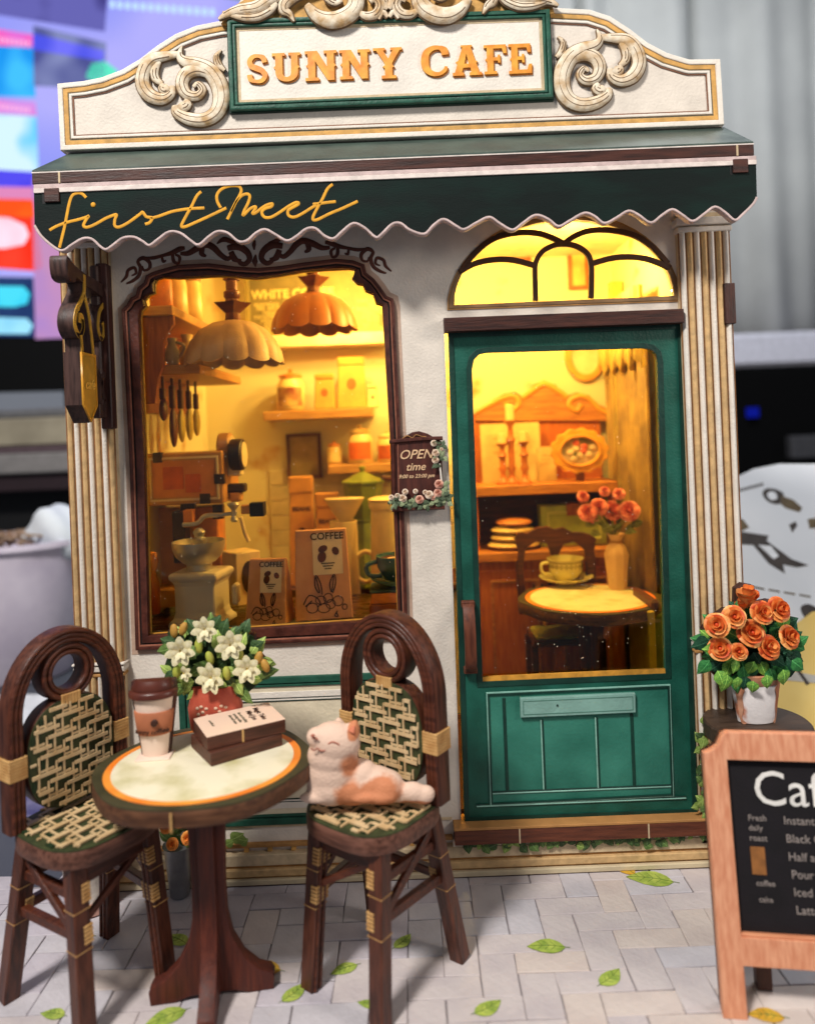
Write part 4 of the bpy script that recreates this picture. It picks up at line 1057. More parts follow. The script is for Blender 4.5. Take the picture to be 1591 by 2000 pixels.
# mug with ring handle and paper cone
m_mug = M('ivory_mug', '#dcc48c', rough=.35, var=.08)
mg = thing('ivory_mug', 'ivory mug with large ring handle in front of the moka pot', 'mug', at(668, 1100, 3.7))
x, z = P(668, 1020, 3.7)
MB().lathe([(.34, 0), (.36, .05), (.34, z - 4.45), (.31, z - 4.45), (.3, .1)], (x, 4.0, 4.6 - .15), 24).build('cup', m_mug, mg, smooth=50)
MB().tube([(x + .52 + .27 * cos(a), 3.95, 4.45 + .85 + .38 * sin(a)) for a in [i * 2 * pi / 20 for i in range(20)]], .06, closed=True).build('handle', m_mug, mg, smooth=50)
MB().lathe([(.05, 0), (.5, .75), (.47, .77)], (x + .05, 4.0, z - .2), 20, sx=1, sy=.5).build('paper_filter', m_mug, mg, smooth=50)
wc = thing('ribbed_canister', 'cream canister with ribbed lid at the right edge of the window', 'canister', at(756, 1095, 3.4))
x, z = P(756, 1060, 3.4)
MB().lathe([(.42, 0), (.44, .06), (.36, P(756, 1012, 3.4)[1] - 4.5)], (x, 3.4, 4.75), 24).build('body', m_mug, wc, smooth=50)
zz = 4.75 + P(756, 1012, 3.4)[1] - 4.5
MB().lathe([(.40, 0), (.42, .08), (.40, .16), (.43, .22), (.3, .27), (0, .28)], (x, 3.4, zz), 24, wob=lambda a, i: 1 + .03 * sin(12 * a)).build('lid', m_mug, wc, smooth=40)
# ledge and menu blackboard
b = pbox(440, 775, 652, 676, 6.2, 6.98)
lg = thing('picture_ledge', 'bright yellow ledge under the coffee menu board', 'ledge', at(610, 676, 6.2)); MB().box(b[0], b[1], 6.2, 6.98, b[4], b[5]).build('ledge', m_inwhite, lg, bevel=.02)
mn = thing('menu_board', 'framed grey menu board headed WHITE COFFEE on the ledge', 'menu board', at(610, 650, 6.5))
b2 = pbox(478, 790, 548, 656, 6.4, 6.5); r2 = rect(b2[0], b2[1], b[5] + .005, b2[5] + .5)
plate('board', r2, 6.5, .1, M('menu_slate', '#6f6236', var=.15), mn)
ring('board_frame', r2, 0, .12, 6.42, .12, M('menu_frame', '#8c7a3c', var=.15), mn, .02)
m_chalk = M('menu_chalk', '#cbb873', rough=.8, var=.1)
Tm = T3((r2[0][0] + r2[1][0]) / 2 - .9, 6.49, P(540, 574, 6.4)[1])
text('chalk_heading', 'WHITE COFFEE', .34, m_chalk, mn, Tm, bold=.01)
for r_ in range(8):
    zz = P(540, 592 + r_ * 8, 6.4)[1]
    text('chalk_line', ['espresso  30', 'flat white  42', 'cappuccino', 'caramel latte', 'mocha  45', 'cold brew', 'long black', 'vanilla'][r_], .2, m_chalk, mn, T3(P(530 + (r_ % 3) * 6, 600, 6.4)[0], 6.49, zz))
    text('chalk_line', ['iced latte', 'tea', 'lemonade', 'matcha', 'cocoa', 'milk', 'syrup', 'sweets'][r_], .2, m_chalk, mn, T3(P(722 + (r_ % 2) * 5, 600, 6.4)[0], 6.49, zz))
# pendant lamps
m_shade = M('pleated_lamp_shade', '#c0a080', col2='#a38363', vs=1.4, rough=.5, bump=.006)
m_shade2 = M('orange_lamp_shade', '#9c5c1e', col2='#844a16', vs=1.4, rough=.5)
m_rod = M('lamp_rod_bronze', '#5b3016', rough=.35, metal=.3, var=.2)
def pendant(cx, ytop, yrim, hw, Y, lb, mt):
    x, zt_ = P(cx, ytop, Y); zr = P(cx, yrim, Y)[1]; r = hw * (DCAM + Y) / FPX; H = zt_ - zr
    t = thing('pendant_lamp', lb, 'pendant lamp', (x, Y, zr), group='scalloped pendant lamps')
    seg = 96; nl = 12
    prof = [(r * .20, H), (r * .45, H * .93), (r * .68, H * .78), (r * .86, H * .52), (r * .96, H * .26), (r, 0)]
    def wob(a, i): return 1 + (.075 * min(1, (i + 1) / 4)) * (abs(sin(nl / 2 * a)) ** .6 - .8)
    mb = MB(); vs = []
    for s_, off in ((0, 0), (1, .05)):
        for i, (rr, z) in enumerate(prof):
            for k in range(seg):
                a = 2 * pi * k / seg; q_ = wob(a, i) * (rr - off)
                dz = -.10 * abs(sin(nl / 2 * a)) ** .7 * (i / 5) ** 2
                vs.append((x + q_ * cos(a), Y + q_ * sin(a), zr + z + dz - (off if i < 5 else 0)))
    m = len(prof); fs = []
    for s_ in range(2):
        for i in range(m - 1):
            for k in range(seg):
                o_ = s_ * m * seg; a, b_ = o_ + i * seg + k, o_ + i * seg + (k + 1) % seg
                fs.append((a, b_, b_ + seg, a + seg))
    for k in range(seg):
        a = (m - 1) * seg + k; b_ = (m - 1) * seg + (k + 1) % seg; fs.append((a, b_, b_ + m * seg, a + m * seg))
    mb.add(vs, fs).build('lamp_shade', mt, t, smooth=35)
    # star shaped cap and rod
    MB().lathe([(r * .16, 0), (r * .17, .04), (r * .15, .2), (r * .34, .42), (r * .16, .40), (r * .13, .55)], (x, Y, zt_ - .04), 10, wob=lambda a, i: 1 + (.18 * cos(5 * a) if i == 3 else 0)).build('cap', m_rod, t, smooth=30)
    MB().lathe([(r * .13, .5), (r * .17, .56), (r * .17, .66), (r * .12, .7), (r * .12, .9), (r * .17, .92), (r * .17, .98), (r * .1, 1.02), (r * .1, 13.4 - zt_)], (x, Y, zt_ - .04), 16).build('rod', m_rod, t, smooth=40)
pendant(455, 627, 705, 95, 1.5, 'brownish scalloped lamp hanging nearer the left of the window', m_shade)
pendant(612, 573, 640, 84, 3.6, 'orange scalloped lamp hanging higher in front of the menu', m_shade2)

# ================================================================== ROOM BEHIND THE DOOR
hut = thing('hutch_cabinet', 'orange wood hutch cabinet with carved crest behind the door', 'cabinet', (3.9, 6, 1.1))
Yh = 5.25
hx0, hx1 = P(926, 1000, Yh)[0], P(1204, 900, Yh)[0]
zs1, zs0 = P(1065, 945, Yh)[1], P(1065, 965, Yh)[1]
zc1, zc0 = P(1065, 1074, Yh)[1], P(1065, 1092, Yh)[1]
ztp = P(1065, 800, Yh)[1]
MB().box(hx0 + .02, hx1 - .02, 6.75, 6.9, zc1, ztp).build('back_panel', m_inwood, hut)
cr = pp([(928, 800), (945, 796), (962, 780), (985, 768), (1005, 765), (1018, 772), (1030, 765), (1042, 750), (1062, 742), (1085, 752), (1095, 765), (1110, 772), (1125, 766), (1150, 772), (1168, 790), (1190, 800), (1204, 805), (1204, 822), (928, 822)], 6.7)
plate('crest', cr, 6.66, .14, m_inwoodx, hut, bevel=.02)
m_hgold = M('crest_gold_trim', '#d9963a', rough=.4, var=.15)
strokes('crest_scroll', [([(930, 806), (960, 788), (985, 776), (1002, 774), (1012, 786), (1004, 798), (990, 796), (988, 786)], .07)], m_hgold, hut, 6.64, .07, flat=.5, Y=6.7)
strokes('crest_scroll', [([(1200, 812), (1170, 800), (1150, 780), (1130, 774), (1112, 782), (1112, 796), (1126, 802), (1134, 790)], .07)], m_hgold, hut, 6.64, .07, flat=.5, Y=6.7)
strokes('crest_scroll', [([(1018, 778), (1040, 762), (1062, 750), (1086, 762), (1106, 776)], .08)], m_hgold, hut, 6.64, .07, flat=.5, Y=6.7)
for xx in (hx0, hx1 - .12): MB().box(xx, xx + .12, Yh + .2, 6.9, zc1, zs1).build('side_panel', m_inwood, hut, bevel=.01)
MB().box(hx0, hx1, Yh, 6.9, zs0, zs1).build('shelf', m_inwoodx, hut, bevel=.02)
MB().box(hx0 - .05, hx1 + .05, Yh - .2, 6.9, zc0, zc1).build('cabinet_top', m_inwoodx, hut, bevel=.02)
MB().box(hx0, hx1, Yh, 6.9, 1.12, zc0).build('cabinet_body', m_inwood, hut)
MB().box(hx0 + .12, hx1 - .12, 6.7, 6.74, zc1, zs0).build('niche_back', m_inwood_dk, hut)
xm = (hx0 + hx1) / 2
for x0_, x1_ in ((hx0 + .1, xm - .05), (xm + .05, hx1 - .1)):
    dd = plate('cabinet_door', rect(x0_, x1_, 1.4, zc0 - .25), Yh - .06, .06, m_inwood, hut, bevel=.015)
    ring('door_moulding', inset(rect(x0_, x1_, 1.4, zc0 - .25), .25), 0, .07, Yh - .10, .05, m_inwoodx, dd, .015)
    MB().ball((x1_ - .14 if x0_ < xm - .2 else x0_ + .14, Yh - .12, 3.4), .07).build('knob', m_hgold, dd, smooth=60)
# things on the hutch
def candle(px, top, lb, Y=5.7, cand=True):
    x, zt_ = P(px, top, Y); H = zt_ - zs1; t = thing('candlestick', lb, 'candlestick', (x, Y, zs1), group='candlesticks on the hutch shelf')
    MB().lathe([(.20, 0), (.20, .05), (.1, .14), (.07, .3), (.12, .42), (.09, .5), (.085, H * .5), (.13, H * .55), (.08, H * .6), (.07, H * .72), (.15, H * .78), (.16, H * .80), (0, H * .8)], (x, Y, zs1), 16).build('stick', M('candlestick_wood', '#b3652d', rough=.4, var=.15), t, smooth=45)
    MB().lathe([(.12, H * .8), (.12, H * .985), (.05, H), (0, H)], (x, Y, zs1), 16).build('candle', M('candle_wax', '#ecd28a', rough=.4, var=.04), t, smooth=50)
candle(994, 790, 'tallest candlestick in the middle of three on the hutch'); candle(979, 846, 'short candlestick left of the tallest one', 5.7); candle(1021, 842, 'short candlestick right of the tallest one', 5.6)
def card(px0, px1, py0, lb, Y, rz=0):
    b_ = pbox(px0, px1, py0, 940, Y, Y); x = (b_[0] + b_[1]) / 2
    t = thing('paper_card', lb, 'card', (x, Y, zs1), radians(rz)); w = b_[1] - b_[0]
    MB().box(-w / 2, w / 2, -.02, .02, .0, b_[5] - zs1).xf(R3(radians(-6), 'X')).build('card', m_glz, t, world=False)
    for k in range(3): MB().box(-w * .3, w * (.1 + .1 * k), -.026, -.02, (b_[5] - zs1) * (.5 + .12 * k), (b_[5] - zs1) * (.51 + .12 * k)).xf(R3(radians(-6), 'X')).build('writing_line', m_machp, t, world=False)
card(940, 1056, 826, 'large cream card leaning behind the candlesticks', 6.3)
card(1050, 1086, 872, 'small cream card leaning beside the large one', 6.2, 8)
fr = thing('oval_picture_frame', 'gold oval frame with flower picture on a small stand', 'picture frame', at(1132, 935, 5.7))
x, z = P(1132, 881, 5.6); k = (DCAM + 5.6) / FPX
def wavy(rx, rz, amp, n=72, f=14): return [(x + (rx * (1 + amp * sin(f * a))) * cos(a), z + (rz * (1 + amp * sin(f * a))) * sin(a)) for a in [i * 2 * pi / n for i in range(n)]]
plate('gold_rim', wavy(56 * k, 44 * k, .045), 5.6, .1, M('frame_gold', '#dfa13a', rough=.35, var=.2, vs=4), fr, [ell(x, z, 36 * k, 26 * k)], bevel=.03)
ring('inner_rim', ell(x, z, 42 * k, 32 * k), 0, .07, 5.55, .06, m_hgold, fr, .02)
plate('picture', ell(x, z, 37 * k, 27 * k), 5.66, .02, M('flower_picture_ground', '#6f6a38', col2='#c8a88a', vs=2.5), fr)
for i in range(9):
    a = i * 2.4; rr = .12 + .04 * i
    MB().ball((x + cos(a) * rr * .9, 5.65, z + sin(a) * rr * .6), (.10, .03, .09), 10, 6).build('painted_flower', M('painted_pink', '#d0604a', var=.2) if i % 3 == 0 else M('painted_cream', '#e2c6a0', var=.2), fr, smooth=60)
MB().box(x - .1, x + .1, 5.6, 5.8, zs1, z - 40 * k).build('stand', m_ut, fr, bevel=.02)
st = thing('folded_linen_stack', 'stack of cream folded linen in the hutch niche', 'linen stack', at(1000, 1074, 5.5))
for i, (w_, dx) in enumerate(((.72, 0), (.66, .05), (.58, -.02), (.5, .03))):
    x, _ = P(1003, 1060, 5.5)
    MB().ball((x + dx, 5.6, zc1 + .13 + .2 * i), (w_, .45, .12), 20, 8).build('folded_cloth', m_glz if i != 3 else m_machp, st, smooth=60)
sc_ = thing('green_suitcase', 'pale green suitcase standing in the hutch niche', 'suitcase', at(1118, 1074, 5.6))
b_ = pbox(1056, 1186, 985, 1076, 5.6, 6.2)
plate('shell', inset(rect(b_[0], b_[1], zc1, b_[5]), 0), 5.6, .6, M('suitcase_green', '#a0ab52', rough=.45, col2='#87954a'), sc_, bevel=.09)
ring('shell_rib', inset(rect(b_[0], b_[1], zc1, b_[5]), .18), 0, .05, 5.57, .06, M('suitcase_rib', '#c0c46c', rough=.45), sc_, .015)
MB().box((b_[0] + b_[1]) / 2 - .2, (b_[0] + b_[1]) / 2 + .5, 5.56, 5.9, b_[5] - .3, b_[5] + .03).build('strap', m_shelf, sc_, bevel=.02)
# round mirror on the wall
mr = thing('oval_wall_picture', 'gold oval picture hanging on the wall above the hutch', 'wall picture', at(1142, 700, 6.9))
x, z = P(1142, 693, 6.9); k = (DCAM + 6.9) / FPX
plate('rim', ell(x, z, 40 * k, 52 * k, 40), 6.85, .12, m_hgold, mr, [ell(x, z, 27 * k, 38 * k, 40)], bevel=.03)
plate('picture', ell(x, z, 28 * k, 39 * k, 40), 6.93, .03, M('pale_picture', '#dccb98', col2='#b89e60', vs=1.5), mr)
for lb, a, c in (('small framed print seen through the fanlight, left pane', (995, 1036, 462, 512), m_shelf), ('tall framed print seen through the fanlight middle pane', (1108, 1150, 470, 566), m_shelf)):
    b_ = pbox(*a, 6.9, 6.9); r_ = rect(b_[0], b_[1], b_[4], b_[5]); t = thing('framed_print', lb, 'framed print', at((a[0] + a[1]) / 2, a[3], 6.9))
    ring('frame', r_, 0, .12, 6.85, .12, c, t, .02); plate('print', inset(r_, .12), 6.92, .04, M('old_print', '#d9b866', col2='#b98f46', vs=2), t)
# curtain at the right wall
cu = thing('drawn_curtain', 'tall yellow green curtain on the right wall behind the door', 'curtain', (5.7, 5, 1.2))
for nm, x0_, y0_, y1_, z0_, z1_, mt, nf in (('drape', 5.7, 3.4, 6.7, 1.2, 11.6, M('curtain_cloth', '#9c7c3a', col2='#71552a', vs=1.2, rough=.7), 9), ('valance_swag', 5.55, 3.2, 6.8, 9.9, 11.9, M('swag_cloth', '#dcc068', col2='#c79c40', vs=1.2, rough=.7), 14)):
    vs, fs = [], []; N_ = nf * 8
    for i in range(N_ + 1):
        y = y0_ + (y1_ - y0_) * i / N_; xx = x0_ + .10 * sin(2 * pi * i / 8); zb_ = z0_ + (.35 * abs(sin(pi * i / 24)) if nm != 'drape' else 0)
        vs += [(xx, y, zb_), (xx - .02 * sin(i), y, (zb_ + z1_) / 2), (xx, y, z1_)]
    for i in range(N_):
        for k in range(2): a = i * 3 + k; fs.append((a, a + 3, a + 4, a + 1))
    mb = MB().add(vs, fs); o = mb.build(nm, mt, cu, smooth=60); md = o.modifiers.new('s', 'SOLIDIFY'); md.thickness = .04
wd = thing('window_post', 'yellow wooden post at the corner beside the hutch', 'post', (5.2, 6.2, 1.1))
b_ = pbox(1200, 1226, 600, 960, 5.8, 6.0); MB().box(b_[0], b_[1], 5.8, 6.05, 1.11, 12.5).build('post', M('post_paint', '#a89a3a', rough=.5, var=.12), wd, bevel=.03)
# table
TZ = 4.52
tc_ = G(1150, 1166, TZ); tr = 137 * (tc_.y + DCAM) / FPX
def table_top_parts(c, r, z, th, parent, wave, w=True, sy=1.0):
    m_rimp = M('table_rim_print', '#35331f', col2='#48422a', vs=2, rough=.5, bump=.004, bs=20)
    def ro(rr, amp): return [(c[0] + rr * (1 + amp * cos(wave * a)) * cos(a), c[1] + sy * rr * (1 + amp * cos(wave * a)) * sin(a)) for a in [i * 2 * pi / 120 for i in range(120)]]
    def flat(name, pts, z0, th_, mat, bev=0, holes=()):
        me = plate_mesh(name, pts, th_, holes, bev)
        for v in me.vertices: x_, y_, z_ = v.co; v.co = (x_, z_, z0 + th_ - y_)   # lie down: front face up
        me.flip_normals()
        return mobj(name, me, mat, parent, w, 40)
    # plate_mesh outline is (x, z): use (x, y)
    flat('top_board', ro(r, .018), z - th, th - .02, wood('table_edge_wood', '#4a2c1a', '#6b452c', 'x'), .03)
    flat('rim_print', ro(r * .995, .018), z - .024, .02, m_rimp)
    flat('orange_ring', ell(c[0], c[1], r * .90, r * .90 * sy, 90), z - .008, .010, M('orange_ring_print', '#e8761f', col2='#f29a3a', vs=1.5, rough=.5))
    flat('center_print', ell(c[0], c[1], r * .832, r * .832 * sy, 90), z - .002, .008, M('table_center_print', '#ece3c6', col2='#c4bb88', vs=1.9, rough=.45, lo=.45, hi=.75, bump=.003))
it = thing('round_cafe_table', 'round table with cup and vase seen through the door', 'table', (tc_.x, tc_.y, 1.1))
table_top_parts((tc_.x, tc_.y), tr, TZ, .26, it, 8)
def pedestal(c, yaw, zt_, parent, w=True):
    prof = [(-.13, zt_), (-.33, zt_), (-.32, zt_ - .1), (-.27, zt_ - .8), (-.25, zt_ * .52), (-.26, zt_ * .38), (-.33, zt_ * .27), (-.50, zt_ * .17), (-.72, zt_ * .105), (-.90, zt_ * .085), (-.95, zt_ * .06), (-.93, 0), (-.55, 0), (-.35, .06), (0, .08)]
    full = prof + [(-a, b_) for a, b_ in prof[::-1]]
    full = [p for i, p in enumerate(full) if i == 0 or p != full[i - 1]]
    for k_ in range(2):
        h = [(a, b_) for a, b_ in full]
        if k_ == 0: plate('pedestal_board', h, -.125, .25, m_wood_red, parent, xf=c @ R3(yaw, 'Z'), bevel=.02, world=w)
        else:
            hl = [(a, b_) for a, b_ in h if a <= 0 and a > -2]
            hl = [(min(a, -.127), b_) for a, b_ in prof]
            plate('pedestal_board', hl, -.125, .25, m_wood_red, parent, xf=c @ R3(yaw + pi / 2, 'Z'), bevel=.02, world=w)
            plate('pedestal_board', [(-a, b_) for a, b_ in hl], -.125, .25, m_wood_red, parent, xf=c @ R3(yaw + pi / 2, 'Z'), bevel=.02, world=w)
m_wood_red = wood('pedestal_red_wood', '#43190f', '#5c2717', 'z')
pedestal(T3(tc_.x, tc_.y, 1.1), radians(20), TZ - .26 - 1.1, it)
# cup and saucer
m_china = M('gilded_china', '#d9cf8a', rough=.22, var=.05); m_chinad = M('china_pattern', '#6a5a2c', rough=.4, var=.2)
p_ = G(1105, 1142, TZ); cs = thing('tea_cup', 'patterned gilded tea cup and saucer on the inside table', 'cup', tuple(p_)); c_ = (p_.x, p_.y, TZ)
MB().lathe([(.2, .0), (.25, .06), (.52, .14), (.60, .2), (.56, .2), (.3, .1)], c_, 32).build('saucer', m_china, cs, smooth=50)
MB().lathe([(.17, .1), (.24, .14), (.36, .32), (.385, .56), (.41, .60), (.38, .6), (.33, .35), (0, .2)], c_, 32).build('cup', m_china, cs, smooth=50)
mb = MB()
for i in range(22):
    a = 2 * pi * i / 22; mb.tube([(c_[0] + .372 * cos(a + d * .09), c_[1] + .372 * sin(a + d * .09), TZ + .45 + .045 * e) for d, e in ((0, -1), (1, 0), (0, 1), (-1, 0))], .012, 5, closed=True)
mb.tube([(c_[0] + .39 * cos(a), c_[1] + .39 * sin(a), TZ + .54) for a in [i * pi / 16 for i in range(32)]], .012, 5, closed=True)
mb.tube([(c_[0] + .345 * cos(a), c_[1] + .345 * sin(a), TZ + .33) for a in [i * pi / 16 for i in range(32)]], .010, 5, closed=True)
o = mb.build('gilded_pattern', m_chinad, cs); o['kind'] = 'stuff'
MB().tube(smooth([(c_[0] - .34, c_[1] - .05, TZ + .52), (c_[0] - .54, c_[1] - .08, TZ + .5), (c_[0] - .52, c_[1] - .08, TZ + .3), (c_[0] - .30, c_[1] - .05, TZ + .26)], 4), .035).build('handle', m_china, cs, smooth=50)
for o_ in list(cs.children): o_.matrix_parent_inverse = Matrix.Translation((0, 0, 0)) @ Matrix.Diagonal((1.15, 1.15, 1.15, 1)) @ o_.matrix_parent_inverse
# vase with pink roses
p_ = G(1206, 1150, TZ); vz = thing('rose_vase', 'paper wrapped vase of pink roses on the inside table', 'vase', tuple(p_)); c_ = (p_.x, p_.y, TZ)
kk = (p_.y + DCAM) / FPX; Hv = 108 * kk
MB().lathe([(.20, 0), (.22, .04), (.25, Hv * .35), (.29, Hv * .62), (.22, Hv * .78), (.11, Hv * .85), (.17, Hv * .95), (.22, Hv), (.15, Hv * .97)], c_, 60, wob=lambda a, i: 1 + .03 * sin(9 * a)).build('wrapped_vase', M('vase_paper', '#d9b48a', rough=.55, var=.06, vs=2, bump=.004), vz, smooth=50)
MB().tube([(c_[0] + .15 * cos(a), c_[1] + .15 * sin(a), TZ + Hv * .86) for a in [i * pi / 10 for i in range(20)]], .02, 6, closed=True).build('twine', m_shelfl, vz)
PMp = rose_petals([M('pink_petal', '#cf5a5c', col2='#f0aaa0', vs=13, rough=.5)])
m_pcore = M('pink_rose', '#c24a48', col2='#f0a498', vs=13, rough=.5)
Yv = p_.y
for i, (px, py, s_) in enumerate(((1146, 1003, .24), (1170, 992, .23), (1195, 1000, .27), (1228, 1000, .27), (1138, 972, .16), (1182, 962, .14), (1208, 966, .16), (1160, 1010, .2))):
    x, z = P(px, py, Yv - .1); place_rose((x, Yv - .12 + .07 * (i % 3), z), s_, vz, PMp, m_pcore, i, split=False, facing=(random.uniform(-.4, .4), -1, .5))
    MB().tube(smooth([(x, Yv, z), ((x + c_[0]) / 2, Yv, (z + TZ + Hv) / 2 - .05), (c_[0], Yv, TZ + Hv * .9)], 3), .02, 5).build('stem', m_moka, vz)
LM_V = [leaf_mesh('leaf', lm('vase_leaf', '#4f5a2a', '#7a8240'))]
for i in range(16):
    px, py = random.uniform(1145, 1250), random.uniform(1015, 1046); x, z = P(px, py, Yv)
    put_leaf(LM_V[0], (x, Yv - random.uniform(0, .3), z), random.uniform(.2, .34), random.uniform(-2.6, 2.6), vz, random.uniform(-.4, .4))
# chair inside
ic = thing('carved_chair', 'dark carved dining chair behind the inside table', 'chair', (3.35, 4.2, 1.1))
Yc = 4.62
cb_ = pp([(1004, 1052), (1012, 1040), (1030, 1042), (1050, 1030), (1068, 1028), (1084, 1034), (1100, 1030), (1118, 1040), (1136, 1040), (1152, 1044), (1164, 1052), (1160, 1075), (1164, 1100), (1162, 1150), (1158, 1200), (1142, 1200), (1146, 1110), (1142, 1075), (1120, 1058), (1100, 1064), (1090, 1085), (1076, 1085), (1068, 1062), (1046, 1058), (1026, 1072), (1022, 1110), (1030, 1200), (1014, 1200), (1008, 1110), (1012, 1080)], Yc)
plate('carved_back', cb_, Yc, .14, m_inwood_dk, ic, bevel=.015)
ibox('stretcher', 1022, 1152, 1180, 1190, Yc + .02, Yc + .12, m_inwood_dk, ic, .01)
for i in range(7): ibox('spindle', 1040 + i * 16, 1046 + i * 16, 1140, 1182, Yc + .03, Yc + .1, m_inwood_dk, ic, .01)
zc = P(1090, 1232, Yc - .6)[1]
MB().box(P(1040, 1230, Yc)[0] - .15, P(1150, 1230, Yc)[0] + .15, Yc - 1.1, Yc + .12, zc - .24, zc - .1).build('seat_frame', m_inwood_dk, ic, bevel=.02)
MB().box(P(1040, 1230, Yc)[0] - .08, P(1150, 1230, Yc)[0] + .08, Yc - 1.02, Yc - .02, zc - .11, zc).build('seat_cushion', M('cushion_olive', '#a8a040', col2='#7d7a2c', vs=3), ic, bevel=.04)
for px in (1032, 1158):
    for yy in (Yc - 1.0, Yc):
        x = P(px, 1250, Yc)[0]; MB().box(x - .08, x + .08, yy, yy + .14, 1.12, zc - .24).build('leg', m_inwood_dk, ic, bevel=.01)
gc = thing('green_padded_chair', 'green padded chair partly seen at the right of the door pane', 'chair', at(1290, 1310, 2.6))
x, z = P(1258, 1190, 1.9)
MB().box(x, x + .16, 1.7, 3.2, 1.12, z).build('side_panel', M('chair_yellow_edge', '#b9a83a', var=.1), gc, bevel=.02)
MB().box(x + .17, x + 1.3, 1.9, 3.2, 1.12, z - .15).build('padded_side', M('chair_green_pad', '#5f7030', var=.15), gc, bevel=.04)
MB().box(x + .12, x + .3, 1.75, 3.2, z - .05, z + .22).build('armrest', m_inwood_dk, gc, bevel=.05)
# ================================================================== PAVEMENT
pav = thing('pavement', '', '', (0, 0, 0)); 
for k_ in ('label', 'category'): del pav[k_]
pav['kind'] = 'structure'
m_grout = M('paver_joint', '#8f888a', rough=.85, var=.1)
o = MB().box(-11, 9.5, -7.5, .1, -.12, -.035).build('pavement_bed', m_grout, pav)
PM_ = [paper('paver_lilac', '#c2bbc2', col2='#b2abb3', vs=1.6, bump=.02, bs=9, rough=.75), paper('paver_grey', '#c6c1c6', col2='#b8b3b8', vs=1.4, bump=.02, bs=9, rough=.75), paper('paver_cream', '#cac0be', col2='#bdb3b4', vs=1.4, bump=.02, bs=9, rough=.75), paper('paver_warm', '#d0c3bb', col2='#c3b5af', vs=1.2, bump=.02, bs=9, rough=.75)]
def paver_mesh(l, w, mt, k):
    r_ = random.Random(k); j = lambda: r_.uniform(-.008, .008)
    g = .008
    me = MB().box(-l / 2 + g, l / 2 - g, -w / 2 + g, w / 2 - g, -.06, 0).mesh('paver', .012)
    for v in me.vertices:
        v.co.x += .012 * sin(v.co.y * 11 + k) + j() * .5; v.co.y += .010 * sin(v.co.x * 9 + k * 2) + j() * .5
    me.materials.append(mt); return me
pm = {}
for mi, mt in enumerate(PM_):
    for s in range(2): pm[(mi, s)] = (paver_mesh(1.16, .46, mt, mi * 2 + s), paver_mesh(.58, .92, mt, mi * 2 + s + 3))
rnd = random.Random(11); a_ = .62; cnt = 0
def lay_paver(cx, cy, rot):
    d = cy + DCAM; 
    if cy > .35 or cy < -5.0 or abs(cx) > .62 * d + 1.4: return
    # warmer stones toward the front right, lilac ones at the left and back
    q_ = rnd.random() * .9 + (-cy) * .20 + max(-1, cx) * .16 + .15
    mi = 0 if q_ < .6 else 1 if q_ < 1.05 else 2 if q_ < 1.6 else 3
    if rnd.random() < .18: mi = rnd.randrange(4)
    o = bpy.data.objects.new('paver', pm[(mi, rnd.randrange(2))][1 if rot else 0]); link(o)
    o.location = (cx, cy, rnd.uniform(-.006, .004)); o.rotation_euler = (rnd.uniform(-.003, .003), rnd.uniform(-.003, .003), (pi if rnd.random() < .5 else 0)); setp(o, pav)
# herringbone at right angles
ax_, ay_ = .58, .46
for i in range(-20, 21):
    for j in range(-14, 3):
        s = (i + j) % 4
        if s == 0: lay_paver(i * ax_ + .2 + ax_, j * ay_ + ay_ / 2, 0)
        if s == 2: lay_paver(i * ax_ + .2 + ax_ / 2, j * ay_ + ay_, 1)

